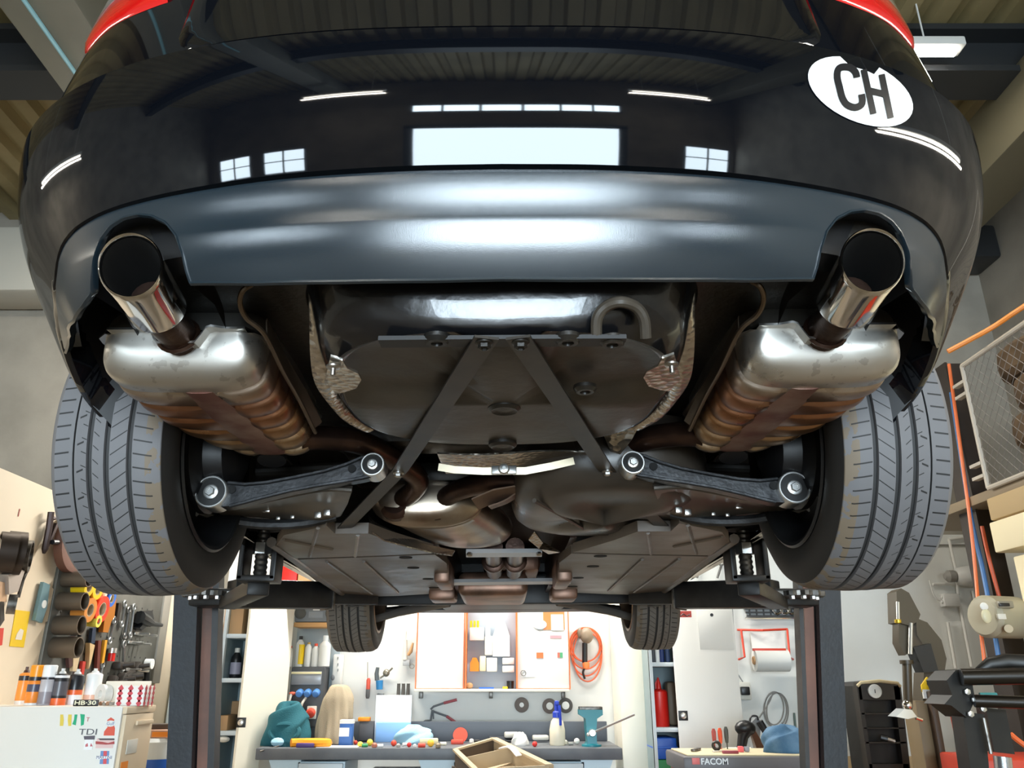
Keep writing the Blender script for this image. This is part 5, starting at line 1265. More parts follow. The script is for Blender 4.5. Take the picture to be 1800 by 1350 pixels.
m = MB(); m.box(b + Vector((0, .03, 60 * u)), (40 * u, .03, 6 * u), None, .003); m.box(b + Vector((0, -.03, 60 * u)), (40 * u, .03, 6 * u), None, .003); m.build('jaw', grease, t)
m = MB(); m.lathe([(6 * u, 0), (6.5 * u, -.03), (5 * u, -.045)], b + Vector((0, -.05, 22 * u)), (0, 1, 0), 18); m.build('spindle', zinc, t)
m = MB(); m.tube([b + Vector((-6 * u, -.085, 20 * u)), b + Vector((73 * u, -.085, 51 * u))], .008, 8); m.ball(b + Vector((-7 * u, -.085, 19.5 * u)), .014, 10); m.build('handle_bar', zinc, t)
m = MB(); m.lathe([(17 * u, 0), (17 * u, .012), (11 * u, .02)], b, (0, 0, 1), 20); m.build('swivel_base', teal, t)
# beige console part on a trolley in front of the bench
TY_ = 5.45
tz = at(870, 1330, Y=TY_).z
t = thing('console_tray', (at(885, 1345, Y=TY_ - .1).x, 5.35, 0), 'beige and brown wooden parts trolley drawn up in front of the bench', 'trolley')
P4 = lambda px, py, Y: at(px, py, Y=Y)
brn = col_m('#54473a', .6); tan = col_m('#bda98a', .6)
def wallstrip(pts, h, th, name, mm):
    m = MB(); m.slab([[p for p in pts], [p - Vector((0, 0, h)) for p in pts]], th); return m.build(name, mm, t)
A, B, C_, D = at(800, 1318, Y=5.75), at(868, 1298, Y=6.0), at(965, 1345, Y=5.35), at(835, 1352, Y=5.2)
wallstrip([A, D], .25, (.02, 0, 0), 'side_board', brn); wallstrip([A, B], .10, (0, .02, 0), 'end_board', brn)
wallstrip([B, C_], .12, (.03, .03, 0), 'side_board', tan); wallstrip([D, C_], .25, (0, .02, 0), 'front_board', tan)
m = MB(); dz = Vector((0, 0, .10)); m.slab([[A - dz, B - dz], [D - dz, C_ - dz]], (0, 0, -.012)); m.build('tray_floor', tan, t)
m = MB(); m.ribbon([A.lerp(D, .0) , A.lerp(D, 1)], .035, (0, 0, 1), .012); m.ribbon([A, B], .03, (0, 0, 1), .012); m.ribbon([B, C_], .05, (0, 0, 1), .012); m.build('top_edge', tan, t)
m = MB(); q0, q1 = A.lerp(D, .45), B.lerp(C_, .35); m.slab([[q0, q1], [q0 - Vector((0, 0, .09)), q1 - Vector((0, 0, .09))]], (0, .02, 0)); m.build('divider', tan, t)
m = MB(); m.ribbon(spl([at(880, 1318, Y=5.72) + Vector((0, 0, .012)), at(897, 1322, Y=5.65) + Vector((0, 0, .03)), at(912, 1332, Y=5.55) + Vector((0, 0, .012))], 5), .04, (0, -.3, 1), .006); m.build('bent_cover', wht, t)
m = MB(); m.tube([D + Vector((-.03, -.0, .0)), D + Vector((-.03, 0, -.3))], .012, 8); m.build('red_bar', red, t)
m = MB()
for q in (A, B, C_, D): m.bx(q.x - .02, q.x + .02, q.y, q.y + .04, 0, q.z - .1)
m.build('leg_frame', brn, t)
# ---------------- right part of the far wall
t = thing('car_grille', wp(1352, 1066), 'black plastic car grille with chrome rings hung on the wall', 'grille')
gx0, gx1, gz0, gz1 = rect(1306, 1050, 1400, 1084, W - .03)
m = MB(); m.prism([(gx0, W - .03, gz1), (gx1, W - .03, gz1), (gx1, W - .03, gz0), (gx0 + .04, W - .03, gz0 + .012), (gx0 + .01, W - .03, (gz0 + gz1) / 2)], (0, .02, 0)); m.build('plate', col_m('#8c8f90', .5), t)
m = MB()
for k in range(6): z = lerp(gz0 + .004, gz1 - .004, k / 5); m.bx(gx0 + .03 * (1 - k / 5), gx1, W - .045, W - .03, z - .006, z + .006)
for k in range(1, 8): x = lerp(gx0, gx1, k / 8); m.bx(x - .005, x + .005, W - .043, W - .03, gz0 + .012, gz1 - .006)
m.build('grid_bars', blackp, t)
for k in range(4): m = MB(); p = wp(1366 + 13 * k, 1069, .055); m.tube([p + Vector((.042 * cos(q), .004 * (-1) ** k, .045 * sin(q))) for q in np.linspace(0, 2 * pi, 28, False)], .0095, 8, True); m.build('ring', chrome, t)
m = MB(); m.tube([wp(1306, 1049, .03), wp(1400, 1049, .03)], .010, 6); m.tube([wp(1310, 1087, .03), wp(1400, 1087, .03)], .008, 6); m.build('chrome_trim', chrome, t)
m = MB(); m.ball(wp(1296, 1056, .012), (.035, .012, .02), 12); single(m, 'wall_hook', blackp, 'black hook on the wall next to the car grille', 'hook')
redw = col_m('#d8452f', .45)
t = thing('paper_roll_holder', wp(1340, 1140), 'red wire holder with white paper roll below the car grille', 'roll holder')
m = MB(); m.tube(spl([wp(1296, 1107, .03), wp(1340, 1108, .12), wp(1384, 1106, .03)], 1), .009, 8); m.tube([wp(1303, 1108, .05), wp(1309, 1155, .12), wp(1299, 1159, .02)], .009, 8); m.tube([wp(1384, 1107, .05), wp(1388, 1155, .12), wp(1394, 1159, .02)], .009, 8); m.build('wire_frame', redw, t)
m = MB(); m.box(wp(1352, 1142, .17), (hgt(59, 6.8), .02, .02), None, .003); m.build('tear_bar', redw, t)
m = MB(); p0, p1 = wp(1326, 1161, .14), wp(1385, 1161, .14); m.cyl(p0, p1, .085, n=32); ro = m.build('paper_roll', wht, t)
m = MB(); m.lathe([(.03, -.012), (.035, 0), (.02, .004)], p0, (1, 0, 0), 16); m.build('roll_core', kraft, ro)
m = MB(); pbox(m, 1322, 1112, 1378, 1140, W - .06, .003, 0); m.build('paper_sheet', wht, t)
t = thing('wall_socket', wp(1311, 1210), 'white wall socket with black plug beside the white cupboard', 'socket')
m = MB(); pbox(m, 1300, 1199, 1319, 1230, W - .05, .045, .006); m.build('box', offw, t); m = MB(); pbox(m, 1304, 1207, 1318, 1222, W - .085, .04, .008); m.build('plug', blackp, t)
m = MB(); m.tube([wp(1306, 1199, .02), wp(1297, 1185, .015), wp(1290, 1110, .015), wp(1286, 1050, .015)], .005, 6); m.build('cable', gy, t)
m = MB()
for cxp, cyp, a, b in ((1363, 1248, 20, 31), (1361, 1245, 17, 29), (1367, 1250, 19, 32)): m.tube([wp(cxp + a * cos(q), cyp + b * sin(q), .02) for q in np.linspace(0, 2 * pi, 36, False)], .0045, 6, True)
m.tube(spl([wp(1360, 1216, .02), wp(1352, 1235, .02), wp(1335, 1262, .03)], 5), .0045, 6); m.tube([wp(1375, 1270, .02), wp(1380, 1305, .02)], .0045, 6)
single(m, 'coiled_cable', col_m('#8b8884', .5), 'grey cable coiled on a nail above the jeans', 'cable')
m = MB(); m.cyl(wp(1396, 1253, .02), wp(1399, 1285, .02), .008, n=8); single(m, 'hanging_file', col_m('#5c6d64', .4), 'long thin file hanging close to the lift column', 'file')
for px, cc, lb in ((1390, '#c8503f', 'short screwdriver with red and grey handle above the jeans'), (1401, '#b4502f', 'short brown handled screwdriver nearest the lift column')):
    m = MB(); m.lathe([(.008, 0), (.016, .02), (.015, .07), (.006, .085)], wp(px, 1308, .02), (0, 0, 1), 10); single(m, 'hung_screwdriver', col_m(cc), lb, 'screwdriver')
# tool trolley
TR = 4.9
tz1 = at(1300, 1326, Y=TR).z; tx0, tx1 = at(1201, 1330, Y=TR).x, at(1440, 1330, Y=TR).x
t = thing('tool_trolley', ((tx0 + tx1) / 2, TR + .25, 0), 'red tool trolley with grey top rim and lettering', 'tool trolley')
m = MB(); m.bx(tx0 + .02, tx1 - .02, TR + .03, TR + .5, .12, tz1 - .10, .01); m.build('body', col_m('#a02a26', .4), t)
m = MB(); m.bx(tx0, tx1, TR, TR + .53, tz1 - .10, tz1 - .012, .012); rim_t = m.build('top_rim', col_m('#5f5d60', .5), t)
m = MB(); m.bx(tx0 + .03, tx1 - .03, TR + .03, TR + .5, tz1 - .012, tz1 - .004, .003); m.build('top_mat', col_m('#cdbf9d', .7), t)
p = at(1223, 1338, Y=TR); m = MB(); m.box(p + Vector((0, -.002, 0)), (hgt(13, TR), .004, hgt(10, TR)), None, .001); m.build('logo_plate', col_m('#d06a68'), rim_t)
text_mesh('logo_text', 'FACOM', col_m('#d9dde0'), rim_t, at(1256, 1339, Y=TR) + Vector((0, -.001, 0)), (1, 0, 0), (0, 0, 1), .045, .001, .001)
for k in range(4):
    z = tz1 - .14 - k * .15; m = MB(); m.bx(tx0 + .04, tx1 - .04, TR + .01, TR + .03, z - .13, z, .006); d = m.build('drawer', col_m('#8f2420', .4), t); m = MB(); m.bx(tx0 + .08, tx1 - .08, TR - .004, TR + .01, z - .03, z - .012, .003); m.build('drawer_handle', grease, d)
for k in range(2):
    for j in range(2): m = MB(); m.cyl((lerp(tx0, tx1, .12 + .76 * k) - .02, TR + .1 + .33 * j, .06), (lerp(tx0, tx1, .12 + .76 * k) + .02, TR + .1 + .33 * j, .06), .06, n=18); m.build('castor', blackp, t)
for px, y0, cc, lb in ((1257, 1286, '#a84a44', 'dull red screwdriver standing in the trolley rack'), (1268, 1285, '#e2562f', 'bright orange screwdriver standing in the trolley rack'), (1279, 1283, '#4a4c48', 'dark grey screwdriver standing in the trolley rack')):
    p = Vector((at(px, 1318, Y=TR + .44).x, TR + .44, tz1 - .004)); h = hgt(1318 - y0, TR + .44); m = MB(); m.lathe([(.004, 0), (.004, h * .25), (.009, h * .28), (.013, h * .5), (.014, h * .85), (.008, h)], p, (0, 0, 1), 10); single(m, 'standing_screwdriver', col_m(cc), lb, 'screwdriver', 'screwdrivers in the trolley rack')
p = Vector((at(1260, 1318, Y=TR + .3).x, TR + .3, tz1 - .004)); m = MB(); m.lathe([(.025, -.012), (.028, -.008), (.028, .008), (.025, .012), (.015, .012), (.015, -.012)], p + Vector((0, 0, .028)), (.5, 1, .2), 20, closed=True); single(m, 'tape_ring', blackp, 'black roll of tape below the trolley screwdrivers', 'tape')
p = at(1305, 1318, Y=TR + .2); m = MB(); m.box((p.x - .01, TR + .2, tz1 + .012), (.03, .03, .032), None, .004); o = m.build('tape_measure', col_m('#e8646a')); tag(o, 'pink and grey tape measure on the trolley mat', 'tape measure'); m = MB(); m.box((p.x + .025, TR + .2, tz1 + .012), (.03, .028, .028), None, .006); m.build('case_side', col_m('#8f93a0', .3), o)
m = MB(); m.box((at(1284, 1325, Y=TR + .1).x, TR + .1, tz1 + .004), (.09, .03, .016), None, .004); single(m, 'red_case', col_m('#8e3540'), 'dark red flat case at the trolley rim', 'case')
m = MB(); m.box((at(1265, 1322, Y=TR + .2).x, TR + .2, tz1 + .001), (.09, .012, .008), Matrix.Rotation(.3, 3, 'Z'), .002); single(m, 'steel_ruler', zinc, 'bright steel strip lying on the trolley mat', 'strip')
m = MB(); m.box((at(1222, 1318, Y=TR + .3).x, TR + .28, tz1 + .004), (.025, .14, .014), Matrix.Rotation(-.5, 3, 'Z'), .004); single(m, 'flat_spanner', grease, 'dark flat spanner at the trolley corner', 'spanner')
denim = mat('denim', '#3f6484', .9, noise=(10, .7, '#6b8ba6'), bump=(200, .3))
cloth('blue_jeans', 'crumpled blue jeans lying on the tool trolley', 'jeans', 1380, 1330, 72, 40, TR + .22, denim, 21, z=tz1 - .004)
# black air tools behind the trolley
AY = 5.7
az = at(1330, 1318, Y=AY).z
m = MB(); m.bx(at(1296, 1330, Y=AY).x, at(1385, 1330, Y=AY).x, AY - .1, AY + .3, 0, az - .005, .01); single(m, 'side_stand', offw, 'pale cabinet standing behind the tool trolley', 'cabinet')
t = thing('polishing_machine', (at(1325, 1316, Y=AY).x, AY, az - .005), 'black and brown machine leaning on the wall behind the trolley', 'machine')
m = MB(); m.tube([at(1303, 1316, Y=AY), at(1306, 1295, Y=AY), at(1312, 1280, Y=AY)], [.03, .035, .05], 12); m.build('leg', blackp, t)
m = MB(); m.ball(at(1310, 1280, Y=AY), (.07, .05, .05), 14); m.build('motor', blackp, t)
m = MB(); m.prism([at(318 + 1000, 1282, Y=AY), at(1324, 1278, Y=AY), at(1347, 1316, Y=AY), at(1330, 1315, Y=AY)], (0, .05, 0)); m.build('brown_blade', col_m('#5a3418', .5), t)
t = thing('air_wrench', (at(1332, 1300, Y=AY + .15).x, AY + .15, az - .005), 'grey tool with black handle propped behind the jeans', 'wrench')
m = MB(); m.prism([at(1317, 1275, Y=AY + .15), at(1329, 1262, Y=AY + .15), at(1338, 1268, Y=AY + .15), at(1334, 1318, Y=AY + .15), at(1324, 1316, Y=AY + .15)], (0, .05, 0)); m.build('body', gy, t)
m = MB(); m.tube([at(1335, 1268, Y=AY + .14), at(1352, 1296, Y=AY + .14)], .024, 10); m.build('grip', blackp, t)
m = MB(); m.tube(spl([at(1318, 1272, Y=AY + .15), at(1320, 1260, Y=AY + .15), at(1330, 1259, Y=AY + .15), at(1333, 1266, Y=AY + .15)], 4), .007, 6); m.build('hook', blackp, t)

# high shelf over the radio with boxes, and spanners high on the other side
YS = 6.5; zs_ = 1.99
m = MB(); m.bx(at(455, 1030, Y=YS).x, at(606, 1030, Y=YS).x, YS, W - .01, zs_ - .03, zs_, .003); single(m, 'high_shelf', offw, 'white shelf high on the wall above the radio', 'shelf')
for a, b, top, mm, lb in ((486, 522, 984, red, 'red box on the high shelf seen between sill and lift arm'), (524, 562, 990, kraft, 'plain brown carton beside the red box on the high shelf'), (564, 600, 1004, col_m('#d8b894', .7), 'pale tan carton at the end of the high shelf')):
    m = MB(); m.bx(at(a, 1010, Y=YS + .04).x, at(b, 1010, Y=YS + .04).x, YS + .04, YS + .3, zs_, at(a, top, Y=YS + .04).z, .003); single(m, 'stored_carton', mm, lb, 'box')
for px, lb in ((1230, 'open spanner hanging high on the wall nearer the front tyre'), (1266, 'open spanner hanging high on the wall nearer the lift pad')):
    m = MB(); p0, p1 = wp(px - 5, 1016), wp(px + 2, 994); m.tube([p0, p1], .010, 8, flat=.5)
    for s_ in (-1, 1): m.tube([p1, p1 + Vector((.022 * s_, 0, .012)), p1 + Vector((.022 * s_ + .006, 0, .04))], .008, 6)
    single(m, 'hung_spanner', grease, lb, 'spanner')
# ================================================================== left: partition with tool board, filing cabinet
XP = -2.6
def L_(px, py, off=.0): return at(px, py, X=XP + off)
def lpoly(m, pix, off, th=.004): m.prism([L_(a, b, off + th) for a, b in pix], (-th, 0, 0))
board_m = mat('tool_board_grey', '#6a6a64', .5, .3, noise=(5, .8, '#55554f'))
tb = thing('tool_board', L_(190, 1150, .02), 'grey perforated steel tool board fixed on the cream partition', 'tool board')
q0, q1 = L_(100, 990), L_(287, 1100); zb0, zb1 = 1.34, L_(112, 1000).z
m = MB(); m.bx(XP, XP + .02, q0.y, q1.y, zb0, zb1, .003); m.build('board', board_m, tb)
m = MB(); m.bx(XP, XP + .035, q1.y - .13, q1.y, zb0, zb1, .004); m.build('edge_channel', col_m('#8e8a80', .45), tb)
m = MB(); y = q0.y + .1
while y < q1.y - .2:
    z = zb0 + .06
    while z < zb1 - .04: m.box((XP + .0205, y, z), (.001, .012, .012)); z += .11
    y += .09
m.build('perforation', blackp, tb)['kind'] = 'stuff'
grp = 'tools hanging on the grey tool board'
def peg_cyl(name, label, px, py, r, L, mm, cat='socket', bore=True, group=None):
    p = L_(px, py, .02); t = thing(name, p, label, cat, group); m = MB()
    m.lathe([(r * .96, 0), (r, .004), (r, L), (r * .88, L), (r * .86, L * .4), (0, L * .4)] if bore else [(r, 0), (r, L), (r * .45, L), (r * .45, L * .6), (0, L * .6)], p, (1, 0, 0), 28); m.build('sleeve', mm, t); return t
sleeve = mat('sleeve_brown', '#63574a', .45, .4)
for k, (px, py, r) in enumerate(((112, 1018, .046), (104, 1057, .051), (98, 1099, .054), (93, 1138, .058))):
    peg_cyl('pipe_sleeve', ['uppermost brown pipe sleeve on the tool board', 'second brown pipe sleeve from the top of the tool board', 'third brown pipe sleeve, above the lowest one', 'lowest and widest brown pipe sleeve on the tool board'][k], px, py, r, .15, sleeve, 'sleeve', group='pipe sleeves on the tool board')
for px, py, r, cc, lb in ((133, 1030, .055, '#e9c21a', 'yellow roll of tape with black mark on the tool board'), (149, 1034, .06, '#f0c61c', 'plain yellow roll of tape beside the marked yellow roll'), (167, 1046, .042, '#e9ead8', 'white roll of tape next to the blue roll'), (174, 1050, .05, '#2f6fd0', 'blue roll of tape under the rear tyre'), (135, 1070, .07, '#d98a3a', 'amber roll of tape beside the red roll'), (157, 1069, .08, '#ee3d20', 'big red roll of tape on the tool board'), (150, 1090, .035, '#e8dc5a', 'small pale yellow roll under the red roll')):
    t = thing('tape_roll', L_(px, py, .05), lb, 'tape'); p = L_(px, py, .05)
    m = MB(); m.lathe([(r * .55, 0), (r, 0), (r, .085), (r * .55, .085)], p, (1, 0, -.1), 26, closed=True); m.build('tape', col_m(cc, .4), t)
    m = MB(); m.lathe([(r * .54, .001), (r * .54, .084), (r * .48, .084), (r * .48, .001)], p, (1, 0, -.1), 22, closed=True); m.build('core', col_m('#b9a68c', .6), t)
def blade(name, label, cat, pix, cc, th=.02, rough=.4, metal=0, off=.03, handle=None):
    m = MB(); lpoly(m, pix, off, th); o = single(m, name, col_m(cc, rough, metal=metal), label, cat, grp)
    if handle: m = MB(); lpoly(m, handle[0], off - .004, th + .008); m.build('handle', col_m(handle[1]), o)
    return o
blade('paint_brush', 'orange brown broad brush hanging by the red tape', 'brush', [(189, 1052), (205, 1053), (201, 1085), (196, 1092), (190, 1112), (181, 1111), (185, 1080)], '#b06a14', .03)
blade('pliers', 'brown handled pliers below the amber tape', 'pliers', [(121, 1120), (134, 1118), (133, 1136), (126, 1146), (128, 1170), (122, 1174), (119, 1140)], '#4a2f2c')
blade('wooden_handle_file', 'file with pale wooden handle above the second spray can', 'file', [(130, 1141), (140, 1138), (140, 1155), (135, 1180), (128, 1180)], '#cbb491')
blade('hacksaw_handle', 'dark blue handled saw hanging mid board', 'saw', [(163, 1104), (169, 1103), (167, 1130), (160, 1134)], '#22324a', handle=([(158, 1130), (167, 1134), (160, 1165), (156, 1176), (158, 1146)], '#cdb083'))
blade('red_scraper', 'slim red handle hanging behind the white spray can', 'tool', [(146, 1162), (151, 1163), (146, 1196), (142, 1195)], '#c23a30')
blade('black_pliers', 'black pliers hanging under the red tape', 'pliers', [(138, 1096), (147, 1095), (143, 1121), (140, 1112), (135, 1116)], '#25262a')
blade('folding_rule', 'yellow folding rule hanging beside the brown lever', 'rule', [(185, 1125), (189, 1125), (183, 1165), (179, 1166)], '#d99a2a')
blade('brown_lever', 'long dark brown lever next to the yellow rule', 'lever', [(173, 1126), (178, 1126), (175, 1178), (170, 1180)], '#6a2f25')
blade('dark_strap', 'dark strap hanging next to the orange brush', 'strap', [(209, 1060), (213, 1060), (209, 1090), (204, 1096)], '#2a2420')
def spanner(label, x0, y0, x1, y1, r=.011, cc='#b9bbbb', heads=True):
    a, b = L_(x0, y0, .04), L_(x1, y1, .04); m = MB(); m.tube([a, b], r, 8, flat=.5)
    if heads:
        for p, k in ((a, 1.0), (b, .9)): m.tube([p + Vector((0, .02 * k * cos(q), .02 * k * sin(q))) for q in np.linspace(0, 2 * pi, 14, False)], .008, 6, True)
    single(m, 'ring_spanner', col_m(cc, .3, metal=.9), label, 'spanner', grp)
spanner('bright spanner hanging first beside the dark strap', 219, 1061, 214, 1097)
spanner('longest bright spanner with plain shank on the board', 235, 1067, 229, 1116)
spanner('grey socket bar between two bright spanners', 226, 1072, 219, 1118, .013, '#8d8d8c')
spanner('stubby spanner hanging below the orange brush', 200, 1090, 193, 1126)
spanner('slender spanner reaching down to the black clamps', 218, 1132, 216, 1175)
spanner('short spanner hanging low beside the white can', 180, 1168, 176, 1192)
for px, py, lb in ((247, 1115, 'upper pale hook rail beside the pipe wrench'), (236, 1130, 'middle pale hook rail under the pipe wrench'), (232, 1177, 'lower pale hook rail by the black clamps')):
    p = L_(px, py, .02); m = MB(); m.cyl(p, p + Vector((.12, .0, -.01)), .008, n=8); m.cyl(p + Vector((0, -.06, 0)), p + Vector((.09, -.06, 0)), .007, n=8); m.bx(p.x - .0, p.x + .015, p.y - .12, p.y + .06, p.z - .01, p.z + .01, .002); single(m, 'hook_rail', zinc, lb, 'hook', grp)
t = thing('pipe_wrench', L_(262, 1088, .04), 'black pipe wrench sticking out over the board edge', 'wrench')
m = MB(); m.tube([L_(245, 1085, .06), L_(258, 1092, .07), L_(268, 1096, .07), L_(284, 1099, .07)], [.045, .04, .02, .013], 10); m.build('handle', blackp, t)
m = MB(); lpoly(m, [(252, 1075), (268, 1073), (271, 1088), (262, 1098), (250, 1108), (246, 1104), (256, 1092)], .03, .05); m.build('jaw', blackp, t)
m = MB(); p = L_(197, 1148, .05); m.cyl(p, p - Vector((0, 0, .05)), .022, n=14); o = m.build('red_knob_tool', red); tag(o, 'red topped metal tool hanging under the stubby spanner', 'tool', grp); m = MB(); m.cyl(p + Vector((0, 0, .03)), p, .028, n=14); m.build('collar', zinc, o)
for k, (px, py, s) in enumerate(((210, 1170, .05), (226, 1190, .065), (238, 1172, .04), (212, 1195, .045), (196, 1202, .05))):
    p = L_(px, py, .05); m = MB(); m.box(p, (.06, s * 2, s), Matrix.Rotation(.3 * k, 3, 'X'), .012); m.cyl(p + Vector((.02, 0, 0)), p + Vector((.09, s * .4, .01)), s * .35, n=12)
    single(m, 'black_clamp', mat('clamp_black', '#2c2824', .5, noise=(20, .6, '#4a4038')), ['small black clamp beside the red topped tool', 'largest black clamp low on the board', 'thin black clamp under the hook rails', 'black clamp directly above the diamond box', 'dark clamp closest to the white spray can'][k], 'clamp', grp)
m = MB(); p = L_(256, 1167, .03); m.cyl(p, p + Vector((.05, 0, 0)), .035, n=20); single(m, 'white_stopper', wht, 'round white cap hanging near the board edge channel', 'cap')
m = MB(); p = L_(255, 1205, .035); m.tube([p + Vector((0, 0, .10)), p, p - Vector((0, 0, .09))], [.018, .032, .026], 10); single(m, 'black_awl', blackp, 'black handle hanging at the lower corner of the board edge channel', 'handle')
# on the partition itself
t = thing('spirit_level', L_(75, 1060, .0), 'blue grey steel plate bracket hanging left of the pipe sleeves', 'plate'); t['label'] = 'blue grey steel plate hanging between the yellow poster and the pipe sleeves'
m = MB(); lpoly(m, [(77, 1023), (88, 1028), (83, 1068), (74, 1095), (62, 1090), (70, 1055)], .01, .02); m.build('plate', col_m('#6f8f98', .4, metal=.5), t)
p = L_(77, 1062, .03); m = MB(); m.lathe([(.022, 0), (.022, .004)], p, (1, 0, 0), 16); m.build('white_dot', wht, t)
m = MB(); lpoly(m, [(88, 1028), (98, 1040), (94, 1090), (76, 1094), (83, 1068)], .0, .01); single(m, 'beige_plate', col_m('#d5c8b2'), 'beige plate mounted beside the blue grey steel plate', 'plate')
t = thing('poster', L_(34, 1105), 'yellow poster with small pale figure on the cream partition', 'poster')
m = MB(); lpoly(m, [(28, 1072), (53, 1075), (42, 1138), (17, 1136)], .0, .003); m.build('sheet', yellow, t)
m = MB(); lpoly(m, [(36, 1105), (42, 1108), (38, 1125), (27, 1124), (30, 1114)], .0035, .002); m.build('figure', col_m('#e6dccb'), t)
t = thing('metal_ring_bracket', L_(20, 1000), 'bundle of dark exhaust clamps hanging at the photo edge', 'clamps'); t['label'] = 'two dark round clamps hanging together on the cream partition'
for px, py, r in ((12, 970, .10), (26, 972, .11)):
    p = L_(px, py, .06); m = MB(); m.lathe([(r, -.04), (r, .04), (r * .9, .04), (r * .9, -.04)], p, (.8, .6, 0), 26, closed=True); m.build('band', mat('clamp_band', '#3d332c', .45, .6), t)
p = L_(47, 978, .05); m = MB(); m.lathe([(.085, -.02), (.085, .02), (.074, .02), (.074, -.02)], p, (.9, .4, 0), 28, closed=True); single(m, 'hose_clamp', grease, 'thin steel hose clamp hanging beside the dark round clamps', 'clamp')
t = thing('exhaust_bracket', L_(28, 1025, .05), 'steel bracket with square tube hanging under the dark clamps', 'bracket')
m = MB(); lpoly(m, [(15, 1010), (33, 1000), (44, 1003), (32, 1040), (16, 1045)], .02, .05); m.build('plate', col_m('#a39a92', .4, metal=.6), t)
p = L_(21, 1062, .05); m = MB(); m.lathe([(.05, -.02), (.05, .02), (.042, .02), (.042, -.02)], p, (.8, .5, 0), 22, closed=True); m.build('loop', grease, t)
m = MB(); m.tube([L_(50, 997, .05), L_(40, 1020, .05), L_(32, 1050, .05)], .010, 6); m.build('rod', grease, t)
blade('copper_plate', 'tan plate with white edge at the photo border', 'plate', [(0, 1022), (13, 1025), (12, 1058), (0, 1057)], '#d0a884', .02)['label'] = 'tan plate hanging below the orange bearing shell'
blade('bearing_shell', 'orange rusty shell beside the dark round clamps', 'shell', [(0, 965), (8, 966), (7, 988), (0, 992)], '#d57a55', .03)
blade('red_holder', 'red holder on the cream partition left of the poster', 'holder', [(0, 1104), (7, 1104), (4, 1134), (0, 1135)], '#d23a2a', .03)['label'] = 'red holder beside the yellow poster'
blade('dark_bar', 'dark upright bar above the red holder', 'bar', [(3, 1058), (7, 1058), (8, 1090), (0, 1102)], '#3b362f', .02)
t = thing('puller', L_(86, 935, .03), 'dark two-legged puller hanging above the round plate', 'puller')
for a in ([(90, 900), (86, 930), (79, 965), (77, 973)], [(98, 922), (91, 938), (83, 962)], [(88, 912), (99, 911)]):
    m = MB(); m.tube([L_(x, y, .04) for x, y in a], [.018] * (len(a) - 1) + [.008], 8); m.build('leg', mat('puller_steel', '#3a2d2b', .45, .6), t)
t = thing('round_plate', L_(118, 950, .02), 'dark round plate half hidden by the rear tyre', 'plate'); p = L_(122, 955, .03)
m = MB(); m.lathe([(.17, 0), (.17, .05), (.12, .055), (.04, .03)], p, (1, 0, 0), 32); m.build('disc', mat('puller_plate', '#6b4a3e', .5, .3), t); m = MB(); m.cyl(L_(92, 953, .06), L_(101, 953, .06), .014, n=8); m.build('stud', blackp, t)
text_mesh('wall_mark', 'I', col_m('#a9483a'), tb, L_(33, 902, .001), (0, -1, 0) if False else (0, 1, 0), (0, 0, 1), .06)
# ---------------- filing cabinet, white side with stickers towards the camera
FY = 3.95
fx1 = at(216, 1242, Y=FY).x; fz = at(100, 1242, Y=FY).z
fcx0 = XP + .02
fd = at(268, 1240, X=fx1).y - FY
fc = thing('filing_cabinet', ((fcx0 + fx1) / 2, FY + fd / 2, 0), 'white filing cabinet with stickers on its side and beige drawers', 'filing cabinet')
m = MB(); m.bx(fcx0, fx1, FY, FY + fd, .04, fz, .004); cb_ = m.build('carcass', mat('cabinet_white', '#e8e4dc', .5), fc)
beige_d = col_m('#e2cdae', .5)
for k in range(4):
    z1 = fz - .035 - k * .30; m = MB(); m.bx(fx1, fx1 + .018, FY + .012, FY + fd - .012, z1 - .285, z1, .004); d = m.build('drawer', beige_d, fc)
    m = MB(); m.bx(fx1 + .018, fx1 + .03, FY + .12, FY + .30, z1 - .05, z1 - .03, .003); m.build('drawer_handle', beige_d, d)
    m = MB(); m.bx(fx1 + .018, fx1 + .022, FY + .06, FY + .17, z1 - .17, z1 - .11, .002); m.build('label_holder', offw, d)
    if k == 0: m = MB(); m.bx(fx1 + .018, fx1 + .020, FY + .03, FY + .10, z1 - .25, z1 - .20); m.build('yellow_sticker', orange, d)
m = MB(); m.bx(fx1, fx1 + .02, FY + .004, FY + fd - .004, fz - .032, fz - .002, .003); m.build('top_rail', beige_d, fc)
def fs(x0, y0, x1, y1, cc, nm, off=.001):
    a, b, p, q = rect(x0, y0, x1, y1, FY); m = MB(); m.bx(a, b, FY - off - .001, FY - off + .0005, p, q); return m.build(nm, col_m(cc), cb_)
def fpoly(pix, cc, nm, off=.0015): m = MB(); m.prism([at(a, b, Y=FY - off) for a, b in pix], (0, .001, 0)); return m.build(nm, col_m(cc), cb_)
fpoly([(106, 1256), (111, 1256), (112, 1266), (111, 1276), (105, 1276)], '#e3c850', 'yellow_sticker'); fpoly([(120, 1256), (126, 1256), (125, 1276), (120, 1276), (119, 1266)], '#e3c850', 'yellow_sticker')
fpoly([(131, 1256), (136, 1256), (133, 1275), (127, 1273), (130, 1265)], '#18a878', 'green_sticker'); fpoly([(141, 1255), (149, 1256), (147, 1274), (142, 1276), (142, 1266)], '#18a878', 'green_sticker')
def ftext(txt, px, py, size, cc, sx=1): return text_mesh('sticker_text', txt, col_m(cc), cb_, at(px, py, Y=FY - .0022), (1, 0, 0), (0, 0, 1), size, .0004, 0, sx=sx)
ftext('T', 154.5, 1265, .025, '#c05050'); ftext('TDI', 155, 1287, .036, '#5a5a60', 1.5)
